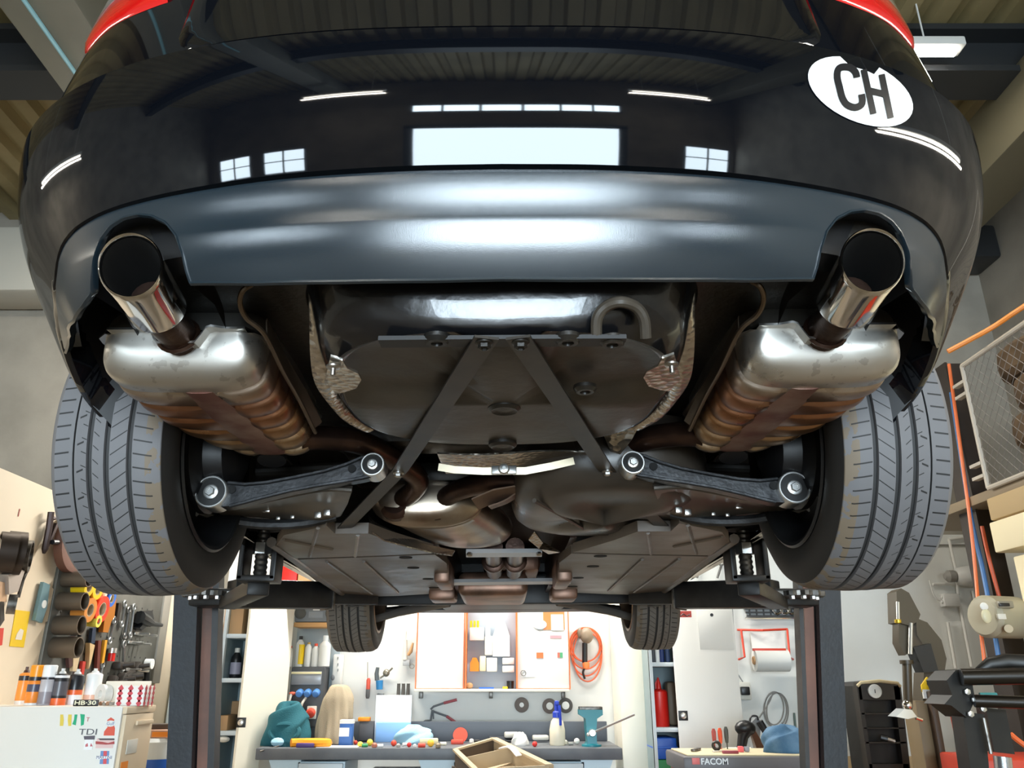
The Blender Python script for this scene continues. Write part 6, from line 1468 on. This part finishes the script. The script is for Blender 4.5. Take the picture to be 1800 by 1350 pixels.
fpoly([(189, 1265), (195, 1261), (201, 1265), (199, 1271), (202, 1280), (201, 1293), (182, 1293), (183, 1286), (189, 1278), (187, 1271)], '#dd5a45', 'red_sticker')
m = MB(); p = at(194, 1272, Y=FY - .002); m.ball(p, (hgt(9, FY), .001, hgt(5, FY)), 20); m.build('sticker_disc', wht, cb_); ftext('Gulf', 194, 1272, .020, '#3b5a9a')
fs(147, 1294, 166, 1318, '#f2f2f2', 'car_sticker'); fpoly([(147, 1294), (167, 1293), (166, 1300), (148, 1300)], '#5c5660', 'car_sticker_band', .0022); fpoly([(150, 1309), (154, 1306), (155, 1312), (150, 1313)], '#c86a70', 'car_sticker_mark', .0022); fpoly([(158, 1312), (160, 1306), (163, 1312)], '#c86a70', 'car_sticker_mark', .0022)
fs(168, 1298, 201, 1315, '#e4c4c0', 'photo_sticker'); fpoly([(168, 1303), (180, 1304), (190, 1306), (201, 1303), (201, 1308), (186, 1309), (168, 1308)], '#b04a4a', 'photo_mark', .0022); fpoly([(172, 1298), (201, 1298), (201, 1301), (176, 1301)], '#4c4448', 'photo_mark', .0022)
fpoly([(177, 1320), (192, 1320), (191, 1343), (175, 1343)], '#6f93c4', 'striped_sticker'); fpoly([(182, 1320), (188, 1320), (187, 1343), (181, 1343)], '#d8525a', 'sticker_stripe', .0022); fpoly([(169, 1330), (197, 1328), (196, 1333), (170, 1335)], '#f0eef0', 'sticker_band', .0026); ftext('MARTINI', 183, 1331.5, .018, '#3a4878')
# on top of it
def can(label, px, ytop, w, body, cap, Y, bands=(), capw=1.0, caph=.2, clear=None):
    p0 = Vector((at(px, 1240, Y=Y).x, Y, fz)); h = at(px, ytop, Y=Y).z - fz; r = hgt(w, Y) / 2
    t = thing('spray_can', p0, label, 'spray can', 'spray cans on the filing cabinet'); hb = h * (1 - caph)
    m = MB(); m.lathe([(r * .95, 0), (r, .004), (r, hb * .93), (r * .93, hb * .96), (r * .55, hb)], p0, (0, 0, 1), 22); m.build('body', col_m(body, .3), t)
    m = MB()
    if capw > .8: m.lathe([(r * .96, hb * .95), (r * .96, h * .98), (r * .8, h)], p0, (0, 0, 1), 22)
    else: m.lathe([(r * .5, hb), (r * .38, hb + (h - hb) * .4), (r * .25, hb + (h - hb) * .5), (r * .25, h)], p0, (0, 0, 1), 16)
    m.build('cap', col_m(cap, .3) if isinstance(cap, str) else cap, t)
    for a, b, cc in bands: m = MB(); m.lathe([(r * 1.01, hb * a), (r * 1.01, hb * b)], p0, (0, 0, 1), 22, cap=False); m.build('band', col_m(cc, .3), t)
can('narrow orange can with dark nozzle, first on the cabinet', 35, 1172, 20, '#f0923a', '#4a2f28', 4.32, ((.75, .9, '#2b2b30'), (0, .12, '#e9e2dc')), .5, .16)
can('orange capped can with white stripe', 55, 1169, 24, '#ee8a2e', '#f39a1a', 4.16, ((.82, .95, '#26262c'), (.45, .7, '#49485c'), (.0, .08, '#f2f2f2')), 1, .26)
can('clear capped silver grey can', 77, 1169, 24, '#b9b6bc', '#eef0f2', 4.16, ((.05, .45, '#8e8890'), (.86, .93, '#2a2a30')), 1, .26)
can('black can with orange foot and silver nozzle', 100, 1175, 25, '#232327', '#d8d8d6', 4.18, ((0, .22, '#ee6a32'), (.3, .75, '#55535a'), (.86, .94, '#e8e8ea')), .5, .14)
can('black and white can with orange corner beside the plate', 127, 1176, 25, '#26262a', '#d8d8d6', 4.26, ((0, .32, '#f0eeee'), (.32, .48, '#ef6a35')), .5, .14)
can('all white spray can behind the black name plate', 158, 1175, 27, '#f3f3f2', '#e3e3e0', 4.34, ((.15, .30, '#e8b7a0'),), .5, .12)
a, b_, p_, q_ = rect(128, 1231, 172, 1240, FY + .06)
t = thing('name_plate', ((a + b_) / 2, FY + .07, fz), 'black name plate with cream characters on the filing cabinet', 'plate')
m = MB(); m.bx(a, b_, FY + .06, FY + .075, fz, fz + .028, .002); m.build('plate', blackp, t); text_mesh('lettering', 'HB·30', col_m('#e9e2c4'), t, ((a + b_) / 2, FY + .059, fz + .014), (1, 0, 0), (0, 0, 1), .026, .0005, .0006, sx=1.55)
t = thing('tape_reel', (at(180, 1236, Y=4.25).x, 4.25, fz), 'white reel of tape lying beside the name plate', 'tape'); m = MB(); b = Vector(t.location); m.lathe([(.048, -.02), (.048, .02), (.02, .02), (.02, -.02)], b + Vector((0, 0, .048)), (.7, 1, 0), 26, closed=True); m.build('reel', wht, t)
for k in range(4): m = MB(); m.cyl((at(176 + 6 * k, 1238, Y=4.08).x, 4.08, fz + .010), (at(186 + 6 * k, 1238, Y=4.12).x, 4.12, fz + .012), .009, n=10); single(m, 'small_bolt', zinc if k % 2 else col_m('#b0866a', .4), ['bright bolt next to the name plate', 'copper bolt beside the bright bolt', 'bright bolt in the middle of the heap', 'copper bolt closest to the diamond box'][3 - k if False else k], 'bolt', 'bolts on the filing cabinet') if True else None
t = thing('diamond_box', (at(220, 1238, Y=4.1).x, 4.14, fz), 'white carton printed with red diamonds at the cabinet corner', 'carton')
a, b_, p_, q_ = rect(201, 1203, 226, 1238, 4.08); hh = q_ - p_; xr = a + .135
m = MB(); m.bx(a, xr, 4.08, 4.20, fz, fz + hh, .002); m.build('carton', col_m('#f2ece6'), t)
dia = col_m('#cf4a52')
for i in range(3):
    for j in range(4):
        x = lerp(a + .02, xr - .02, i / 2); z = fz + hh * (.12 + .25 * j); s = .0135; y = 4.095 + .045 * i
        m = MB(); m.prism([(x - s, 4.0792, z), (x, 4.0792, z + s * 1.3), (x + s, 4.0792, z), (x, 4.0792, z - s * 1.3)], (0, .001, 0)); m.build('diamond', dia, t)
        m = MB(); m.prism([(xr + .0008, y - s, z), (xr + .0008, y, z + s * 1.3), (xr + .0008, y + s, z), (xr + .0008, y, z - s * 1.3)], (-.001, 0, 0)); m.build('diamond', dia, t)
m = MB(); y0, y1 = 4.26, min(4.42, FY + fd - .03); xa = at(190, 1225, Y=4.3).x; m.bx(xa, fx1 - .01, y0, y1, fz, fz + .11, .03); single(m, 'white_case', col_m('#efe6d6', .5), 'rounded white plastic case behind the diamond carton', 'case')
# drum and box beyond the cabinet
DYc = 5.2
p = at(278, 1300, Y=DYc); zt_ = at(278, 1296, Y=DYc).z
t = thing('blue_drum', (p.x, DYc, 0), 'white and blue drum standing between filing cabinet and lift column', 'drum')
m = MB(); m.lathe([(.14, 0), (.145, .01), (.145, zt_ - .02), (.13, zt_)], (p.x, DYc, 0), (0, 0, 1), 28); m.build('body', col_m('#dfe6ea', .4), t); m = MB(); m.lathe([(.147, zt_ - .16), (.147, zt_ - .11)], (p.x, DYc, 0), (0, 0, 1), 28, cap=False); m.build('blue_band', blue, t)
m = MB(); m.bx(p.x - .13, p.x + .13, DYc - .1, DYc + .12, zt_, zt_ + .045, .004); o = m.build('mixed_carton', col_m('#c9a08c')); tag(o, 'pinkish carton with orange print lying on the drum', 'carton'); m = MB(); m.bx(p.x + .0, p.x + .1, DYc - .102, DYc - .1, zt_ + .008, zt_ + .035); m.build('orange_print', orange, o)
m = MB(); m.box((p.x - .02, DYc + .0, zt_ + .06), (.14, .1, .03), Matrix.Rotation(.4, 3, 'Z'), .006); single(m, 'dark_box', col_m('#4a4038'), 'small dark brown box on top of the pinkish carton', 'box')
m = MB(); m.bx(XP + .05, at(300, 1200, Y=6.6).x, 6.6, 6.94, 0, 2.1, .006); single(m, 'pale_blue_cupboard', col_m('#cfdde2', .5), 'pale blue cupboard between tool board and lift column', 'cupboard')
# ================================================================== right: tyre changer, cage, hoses
XM = 3.0
def M_(px, py, off=0): return at(px, py, X=XM - off)
# dark steel column with hoses
cy0 = at(1700, 900, X=2.75).y
c0 = at(1709, 800, Y=5.15); 
m = MB()
pt, pb_ = at(1690, 640, Y=5.2), at(1748, 1140, Y=5.2)
xc = (at(1722, 800, Y=5.2).x + at(1742, 1000, Y=5.2).x) / 2
m.bx(xc - .07, xc + .07, 5.2, 5.36, 0, 3.45, .004); m.bx(xc - .075, xc - .06, 5.18, 5.38, 0, 3.45)
single(m, 'steel_column', mat('column_dark', '#2f2723', .5, noise=(3, .6, '#40362f')), 'dark brown steel column of the mesh cage with hoses in front', 'column')
# cage
cage_w = col_m('#b6ada0', .5)
zt1 = M_(1740, 610).z; zb_ = at(1738, 858, X=XM).z; y0c, y1c = 2.6, at(1738, 858, X=XM).y
t = thing('mesh_cage', (XM, (y0c + y1c) / 2, zb_), 'wire mesh cage panel with pale tube frame above the cream cabinets', 'mesh panel')
m = MB()
for a, b in (((XM, y1c, zb_), (XM, y1c, zt1)), ((XM, y0c, zb_), (XM, y0c, zt1)), ((XM, y0c, zb_), (XM, y1c, zb_)), ((XM, y0c, zt1), (XM, y1c, zt1))): m.tube([a, b], .016, 8)
for z in (lerp(zb_, zt1, .15), lerp(zb_, zt1, .82)): m.bx(XM - .02, XM + .02, y1c, y1c + .12, z - .05, z - .03); m.bx(XM - .02, XM + .02, y1c, y1c + .12, z + .03, z + .05)
m.build('frame', cage_w, t)
m = MB(); hgtz = zt1 - zb_; step = .075; k = -hgtz
wire = []
while k < (y1c - y0c):
    for sgn in (1, -1):
        ya, yb = (k, k + hgtz) if sgn > 0 else (k + hgtz, k)
        za, zb2 = 0, hgtz
        # clip to the panel
        p, q = Vector((ya, za)), Vector((yb, zb2)); W_ = y1c - y0c
        tt0, tt1 = 0, 1; d = yb - ya
        for lim in (0, W_):
            if d != 0:
                tl_ = (lim - ya) / d
                if (d > 0) == (lim == 0): tt0 = max(tt0, tl_)
                else: tt1 = min(tt1, tl_)
        if tt1 > tt0:
            a = (y0c + ya + d * tt0, zb_ + hgtz * tt0); b = (y0c + ya + d * tt1, zb_ + hgtz * tt1); m.tube([(XM, a[0], a[1]), (XM, b[0], b[1])], .0022, 4)
    k += step
m.build('wire_netting', col_m('#77706a', .5), t)
m = MB(); m.bx(XM + 1.3, XR - .02, 2.4, 6.0, zb_ - .06, zb_, .004); m.bx(XM + .02, XM + 1.4, 2.4, 6.0, zb_ - .06, zb_, .004); single(m, 'storage_deck', col_m('#8a7a62', .6), 'brown deck behind the mesh carrying the stored tyres', 'deck')
tyre_b = mat('stored_tyre', '#6b553c', .8, noise=(5, 1, '#4d3d2b'))
for k in range(4):
    z = zb_ + .12 + k * .22; m = MB(); yy = 4.55 + (.06 if k % 2 else -.04)
    m.lathe([(.18, -.10), (.30, -.105), (.345, -.07), (.355, 0), (.345, .07), (.30, .105), (.18, .10)], (XM + .50, yy, z), (0, 0, 1), 40, closed=True)
    single(m, 'tyre_casing', tyre_b, ['lowest of the dusty tyres stacked behind the mesh', 'second dusty tyre up in the stack behind the mesh', 'third dusty tyre up in the stack behind the mesh', 'topmost dusty tyre of the stack behind the mesh'][k], 'tyre', 'dusty tyres stacked behind the mesh')
# cream cabinets below
crm = col_m('#efe3c0', .5); tan2 = col_m('#b79e74', .6)
m = MB(); m.bx(XM - .02, XM + .6, 2.5, y1c + .02, zb_ - .20, zb_ - .065, .01); single(m, 'wooden_ledge', tan2, 'tan wooden ledge directly under the mesh', 'ledge')
zc1 = zb_ - .21; zc2 = at(1745, 955, X=XM - .03).z
m = MB(); m.bx(XM - .03, XM + .6, 2.5, y1c + .03, zc2 - .06, zc1, .012); single(m, 'cream_locker', crm, 'long cream overhead box under the wooden ledge', 'box')
t = thing('cream_cabinet', (XM + .3, 4.0, 0), 'tall cream cabinet under the overhead box by the hose reel', 'cabinet')
m = MB(); m.bx(XM - .01, XM + .6, 2.5, y1c - .1, 0, zc2 - .10, .01); m.build('carcass', crm, t)
for k in range(2): m = MB(); m.bx(XM - .03, XM - .01, 2.55 + k * 1.05, 3.55 + k * 1.05, .1, zc2 - .14, .006); d = m.build('door', crm, t); m = MB(); m.bx(XM - .04, XM - .03, 3.3 + k * 1.05, 3.48 + k * 1.05, zc2 - .20, zc2 - .17, .002); m.build('finger_slot', col_m('#6e5d42', .5), d)
# hoses
def hose(name, label, pts, r, cc, cat='hose'): m = MB(); m.tube(spl(pts, 5), r, 8); return single(m, name, col_m(cc, .45), label, cat)
hose('air_hose', 'orange hose hanging straight down in front of the grey wall', [at(1668, 640, Y=5.1), at(1690, 800, Y=5.1), at(1707, 930, Y=5.1), at(1716, 1020, Y=5.1), at(1721, 1080, Y=5.05), at(1731, 1168, Y=5.05)], .011, '#e8743c')
hose('air_hose', 'blue hose running beside the orange hose', [at(1672, 690, Y=5.14), at(1700, 870, Y=5.14), at(1713, 940, Y=5.14), at(1726, 995, Y=5.14), at(1746, 1100, Y=5.1), at(1756, 1160, Y=5.1)], .014, '#3b6ea8')
hose('air_hose', 'short orange hose on the dark column above the reel', [at(1726, 925, Y=5.1), at(1738, 980, Y=5.1), at(1750, 1025, Y=5.1), at(1758, 1056, Y=5.1)], .012, '#d9623a')
hose('power_cable', 'orange cable slung from the cage frame up across the grey wall', [at(1666, 618, Y=4.6), at(1700, 600, Y=4.55), at(1745, 575, Y=4.5), at(1790, 545, Y=4.4), at(1860, 500, Y=4.3)], .016, '#ee8a30', 'cable')
t = thing('hose_reel', at(1758, 1085, Y=4.75), 'grey green hose reel with round cover on the dark column', 'hose reel')
gg = col_m('#a39c86', .45); p = at(1740, 1084, Y=4.75)
m = MB(); ax = Vector((1, .35, 0)).normalized(); m.lathe([(.05, -.06), (.10, -.055), (.118, -.03), (.118, .20), (.10, .22), (.04, .225)], p, ax, 36); m.build('drum', gg, t)
m = MB(); q = at(1734, 1083, Y=4.66); m.ball(q, (.028, .012, .04), 16); m.build('cover_disc', col_m('#d6cfae', .4), t)
m = MB(); q = at(1730, 1066, Y=4.66); m.ball(q, (.024, .008, .022), 14); m.build('round_label', wht, t)
m = MB(); m.box(at(1766, 1063, Y=4.64), (.085, .04, .04), None, .008); o = m.build('hose_guide', col_m('#8a8474', .4), t); m = MB(); m.box(at(1765, 1063, Y=4.615), (.055, .02, .018), None, .003); m.build('slot', blackp, o)
m = MB(); m.box(at(1760, 1084, Y=4.63), (.045, .02, .03), None, .002); m.build('label_plate', offw, t); m = MB(); m.cyl(at(1773, 1105, Y=4.66), at(1773, 1105, Y=4.60), .022, n=16); m.build('knob', col_m('#c5b697', .4), t)
# grey wall fittings
gw = col_m('#c9c8c4', .45)
t = thing('wall_lamp', at(1714, 1015, Y=6.8), 'grey bulkhead lamp with round shade on the wall behind the hoses', 'lamp'); p = at(1700, 1013, Y=6.85)
m = MB(); m.lathe([(.05, -.10), (.07, -.08), (.085, 0), (.085, .13), (.07, .17), (.0, .19)], p, (1, 0, 0), 28); m.build('shade', gw, t); m = MB(); m.lathe([(.05, -.11), (.05, -.16), (.025, -.19)], p, (1, 0, 0), 16); m.build('lamp_neck', col_m('#8d8a84', .4), t)
t = thing('junction_box', at(1674, 1052, Y=6.9), 'pale grey junction box with cable glands on the wall', 'junction box')
m = MB(); m.bx(*rect(1662, 1043, 1686, 1066, 6.86)[:2], 6.86, W, *rect(1662, 1043, 1686, 1066, 6.86)[2:], .012); m.build('box', gw, t)
for py in (1050, 1058): m = MB(); q = at(1661, py, Y=6.89); m.lathe([(.014, 0), (.014, -.03), (.008, -.034)], q, (1, 0, 0), 12); m.build('gland', gw, t)
m = MB(); m.tube(spl([at(1658, 1055, Y=6.9), at(1648, 1054, Y=6.9), at(1640, 1042, Y=6.9), at(1634, 1020, Y=6.9)], 5), .007, 6); m.build('cable', gw, t)
for k, pts in enumerate(([(1668, 948), (1681, 1005), (1684, 1045)], [(1687, 1062), (1708, 1172)], [(1710, 1038), (1722, 1100)], [(1666, 1094), (1680, 1175)], [(1640, 1027), (1675, 1026)], [(1668, 948), (1740, 938)])):
    m = MB(); m.tube([at(a, b, Y=W - .02) for a, b in pts], .012, 8)
    single(m, 'conduit_pipe', col_m('#dcdad4', .4), ['bent white conduit coming down to the junction box', 'white conduit dropping from the junction box', 'short white conduit under the wall lamp', 'thin pale conduit leftmost under the junction box', 'level conduit feeding the wall lamp', 'level grey conduit running behind the dark column'][k], 'conduit')
m = MB(); m.bx(at(1600, 958, Y=W).x, XR - .02, W - .012, W, at(1680, 958, Y=W).z - .006, at(1680, 958, Y=W).z + .004); struct(m.build('trim_2', col_m('#7d7a74', .6)))
# brown lower wall boarding
m = MB(); a, b_ = at(1480, 1330, Y=6.93).x, XR - .05; m.bx(a, b_, 6.9, 6.95, 0, at(1600, 1330, Y=6.9).z + .0, .004); struct(m.build('baseboard_far', col_m('#b59a72', .6)))
# air tower with gauge and open trays
GY = 5.3
t = thing('air_tower', at(1550, 1345, Y=GY), 'black slotted parts rack with round pressure gauge', 'parts rack'); t.location.z = 0; ORG[t.name].z = 0
dk = mat('rack_black', '#171412', .45)
pl = [(1506, 1206), (1512, 1199), (1546, 1196), (1580, 1201), (1584, 1208), (1600, 1350), (1604, 1400), (1534, 1400), (1526, 1350)]
m = MB(); m.prism([at(a, b, Y=GY + .06) for a, b in pl], (0, .25, 0)); m.build('back_shell', dk, t)
ins_ = lambda q, f: (lerp(1550, q[0], f), q[1])
rows_ = [(1232, 1252), (1257, 1278), (1282, 1303), (1308, 1342)]
m = MB()
edgeL = lambda y: 1506 + (y - 1206) * .145 if y > 1206 else 1506
edgeR = lambda y: 1583 + (y - 1206) * .118
for y0, y1 in ((1199, 1230), (1253, 1256), (1279, 1281), (1304, 1307), (1343, 1352)):
    m.prism([at(edgeL(y0) + 2, y0, Y=GY), at(edgeR(y0) - 2, y0, Y=GY), at(edgeR(y1) - 2, y1, Y=GY), at(edgeL(y1) + 2, y1, Y=GY)], (0, .07, 0))
for s_ in (0, 1):
    f_ = (lambda y: edgeL(y)) if s_ == 0 else (lambda y: edgeR(y) - 12)
    w_ = 7 if s_ == 0 else 12
    m.prism([at(f_(1206), 1206, Y=GY), at(f_(1206) + w_, 1206, Y=GY), at(f_(1352) + w_, 1352, Y=GY), at(f_(1352), 1352, Y=GY)], (0, .07, 0))
m.build('front_frame', mat('rack_grey', '#2a241f', .4), t)
m = MB(); m.tube([at(x, y, Y=GY - .005) for x, y in ((1507, 1206), (1513, 1200), (1546, 1197), (1578, 1201), (1583, 1207))], .010, 8); m.build('top_edge', col_m('#cdbd98', .4), t)
p = at(1537, 1215, Y=GY - .004); m = MB(); m.lathe([(.040, .01), (.041, -.012), (.037, -.014), (.036, -.008), (0, -.008)], p, (0, 1, 0), 28); gq = m.build('gauge', wht, t); m = MB(); m.box(p + Vector((0, -.010, 0)), (.004, .002, .022)); m.build('needle', blackp, gq)
m = MB(); m.tube([at(1548, 1296, Y=GY - .01), at(1560, 1299, Y=GY - .02)], .018, 10); o = m.build('socket_adapter', blackp); tag(o, 'black adapter with silver end lying in the parts rack', 'adapter'); m = MB(); m.tube([at(1560, 1299, Y=GY - .02), at(1573, 1303, Y=GY - .025)], .010, 10); m.build('silver_end', zinc, o)
# tyre changer
TC = 4.7
t = thing('tyre_changer', at(1640, 1350, Y=TC), 'tyre changer with beige column, swing arm and mounting head', 'tyre changer'); t.location.z = 0; ORG[t.name].z = 0
bge = mat('changer_beige', '#7d6c50', .45); olive = mat('changer_olive', '#453c2c', .4)
def zcol(x0, x1, ytop, Y, dep, mm, name, par=None, ybot=1420): 
    a, b = at(x0, 1300, Y=Y), at(x1, 1300, Y=Y); m = MB(); m.bx(a.x, b.x, Y, Y + dep, 0, at(x0, ytop, Y=Y).z, .006); return m.build(name, mm, par or t)
zcol(1620, 1648, 1232, TC + .1, .16, bge, 'column'); zcol(1648, 1659, 1215, TC + .05, .06, mat('changer_brown', '#3f2c1c', .5), 'guide_bar')
m = MB(); m.prism([at(1576, 1040, Y=TC), at(1584, 1034, Y=TC), at(1598, 1042, Y=TC), at(1618, 1080, Y=TC), at(1614, 1092, Y=TC), at(1600, 1100, Y=TC), at(1578, 1094, Y=TC)], (0, .12, 0)); hd = m.build('swing_head', olive, t)
m = MB(); m.prism([at(1580, 1095, Y=TC + .02), at(1602, 1095, Y=TC + .02), at(1603, 1145, Y=TC + .02), at(1591, 1152, Y=TC + .02), at(1580, 1130, Y=TC + .02)], (0, .08, 0)); m.build('slide_block', olive, hd)
m = MB(); m.cyl(at(1579, 1092, Y=TC - .02), at(1578, 1058, Y=TC - .02), .010, n=10); m.cyl(at(1601, 1095, Y=TC + .0), at(1600, 1150, Y=TC + .0), .012, n=10); m.build('lock_rod', zinc, hd)
m = MB(); m.lathe([(.012, 0), (.018, .004), (.018, .02), (.010, .024)], at(1579, 1096, Y=TC - .02), (0, 0, 1), 12); m.build('brass_cap', col_m('#d8b83a', .3, metal=.7), hd)
m = MB(); m.cyl(at(1594, 1165, Y=TC + .04), at(1596, 1236, Y=TC + .04), .024, n=16); m.lathe([(.036, 0), (.036, .02)], at(1594, 1167, Y=TC + .04), (0, 0, 1), 20); hx = m.build('vertical_shaft', olive, t)
m = MB(); q = at(1595, 1240, Y=TC + .03); m.ball(q, (.028, .028, .03), 14); m.prism([at(1575, 1260, Y=TC), at(1590, 1246, Y=TC), at(1603, 1248, Y=TC), at(1612, 1260, Y=TC), at(1596, 1264, Y=TC)], (0, .10, 0)); m.tube([at(1610, 1262, Y=TC + .03), at(1621, 1266, Y=TC + .03)], .010, 8); m.build('mount_head', chrome, hx)
m = MB(); m.prism([at(1610, 1086, Y=TC + .05), at(1630, 1094, Y=TC + .05), at(1655, 1125, Y=TC + .05), at(1664, 1158, Y=TC + .05), at(1660, 1185, Y=TC + .05), at(1652, 1182, Y=TC + .05), at(1612, 1116, Y=TC + .05)], (0, .14, 0)); m.build('tilting_arm', olive, t)
m = MB(); m.prism([at(1606, 1138, Y=TC + .0), at(1636, 1131, Y=TC + .0), at(1650, 1180, Y=TC + .0), at(1624, 1182, Y=TC + .0)], (0, .10, 0)); m.build('arm_cover', blackp, t)
m = MB(); m.prism([at(1624, 1182, Y=TC + .12), at(1662, 1180, Y=TC + .12), at(1650, 1210, Y=TC + .12), at(1648, 1240, Y=TC + .12), at(1622, 1240, Y=TC + .12)], (0, .12, 0)); m.build('pivot_bracket', olive, t)
m = MB(); a, b_, p_, q_ = rect(1624, 1190, 1642, 1228, TC + .09); m.prism([(a, TC + .09, lerp(p_, q_, .3)), (b_, TC + .09, lerp(p_, q_, .3)), (b_, TC + .09, lerp(p_, q_, .62)), ((a + b_) / 2, TC + .09, q_), (a, TC + .09, lerp(p_, q_, .62))], (0, .012, 0)); w1 = m.build('warning_sign', yellow, t); m = MB(); m.bx(a, b_, TC + .085, TC + .098, p_, lerp(p_, q_, .42)); m.build('sign_base', wht, w1); m = MB(); m.ball(((a + b_) / 2, TC + .088, lerp(p_, q_, .7)), (.009, .004, .014), 10); m.build('sign_mark', blackp, w1)
m = MB(); q = at(1652, 1208, Y=TC); m.lathe([(.035, -.02), (.03, .03), (.02, .05)], q, (.4, 1, .3), 14); m.tube([at(1641, 1202, Y=TC - .02), at(1656, 1202, Y=TC - .03), at(1672, 1195, Y=TC - .04)], .014, 8); m.build('clamp_lever', col_m('#a08f72', .4, metal=.6), t)
# helper arm machine, nearest at the picture's edge
HA = 3.7
t2 = thing('helper_arm', at(1700, 1250, Y=HA), 'black pneumatic helper arm machine beside the tyre changer', 'machine'); t2.location.z = 0; ORG[t2.name].z = 0
gb = mat('machine_black', '#0c0b09', .42, noise=(12, .5, '#1b1813'))
m = MB(); m.prism([at(1664, 1196, Y=HA), at(1680, 1178, Y=HA), at(1705, 1176, Y=HA), at(1714, 1230, Y=HA), at(1700, 1262, Y=HA), at(1672, 1240, Y=HA), at(1660, 1238, Y=HA), at(1674, 1222, Y=HA)], (0, .18, 0)); m.build('joint_block', gb, t2)
m = MB(); m.tube([at(1690, 1190, Y=HA - .03), at(1830, 1188, Y=HA - .1)], .034, 14); ua = m.build('upper_arm', mat('arm_satin_black', '#1d1812', .3, .3), t2)
m = MB(); m.tube([at(1714, 1182, Y=HA + .02), at(1740, 1168, Y=HA), at(1770, 1163, Y=HA), at(1830, 1166, Y=HA - .05)], [.012, .03, .034, .034], 12, flat=.6); m.build('arm_cover', gb, ua)
m = MB(); m.tube([at(1712, 1232, Y=HA - .02), at(1830, 1236, Y=HA - .08)], .026, 14); m.build('lower_arm', mat('arm_satin_black', '#1d1812', .3, .3), t2)
m = MB(); m.prism([at(1692, 1250, Y=HA + .02), at(1730, 1256, Y=HA + .02), at(1745, 1420, Y=HA + .02), at(1716, 1420, Y=HA + .02)], (0, .10, 0)); m.build('leg', gb, t2)
m = MB(); m.prism([at(1733, 1244, Y=HA + .10), at(1768, 1248, Y=HA + .10), at(1784, 1326, Y=HA + .10), at(1748, 1322, Y=HA + .10)], (0, .08, 0)); m.build('cylinder_body', gb, t2)
m = MB(); m.tube([at(1762, 1330, Y=HA + .12), at(1772, 1420, Y=HA + .12)], .036, 14); m.build('chrome_piston', col_m('#b9bcc0', .2, metal=.8), t2)
m = MB(); m.tube([at(1729, 1262, Y=HA - .01), at(1742, 1325, Y=HA - .01)], .008, 8); m.build('steel_rod', grease, t2)
m = MB(); m.tube([at(1722, 1222, Y=HA + .04), at(1752, 1222, Y=HA + .03)], .011, 8); m.build('teal_tube', col_m('#4f9a98', .4), t2)
for x, y in ((1699, 1216), (1712, 1230), (1727, 1246), (1705, 1255)): m = MB(); m.lathe([(.013, 0), (.013, -.012), (.006, -.014)], at(x, y, Y=HA - .01), (0, 1, 0), 6); m.build('bolt', zinc, t2)
m = MB(); m.prism([at(1674, 1240, Y=HA + .25), at(1684, 1240, Y=HA + .25), at(1714, 1420, Y=HA + .25), at(1724, 1420, Y=HA + .25)][::1] and [at(1674, 1240, Y=HA + .25), at(1692, 1243, Y=HA + .25), at(1728, 1420, Y=HA + .25), at(1712, 1420, Y=HA + .25)], (0, .04, 0)); m.build('red_brace', col_m('#d8421f', .45), t2)
hose('air_hose', 'orange hose looping behind the helper arm machine', [at(1776, 1290, Y=HA + .3), at(1790, 1302, Y=HA + .28), at(1815, 1320, Y=HA + .25)], .012, '#e0662f')
# base cabinet of the changer: red box low at the edge
m = MB(); a = at(1735, 1335, Y=4.15); m.bx(a.x, a.x + .5, 4.15, 4.6, 0, a.z, .012); single(m, 'red_cabinet', col_m('#c63a1e', .45), 'low red cabinet standing behind the helper arm machine', 'cabinet')
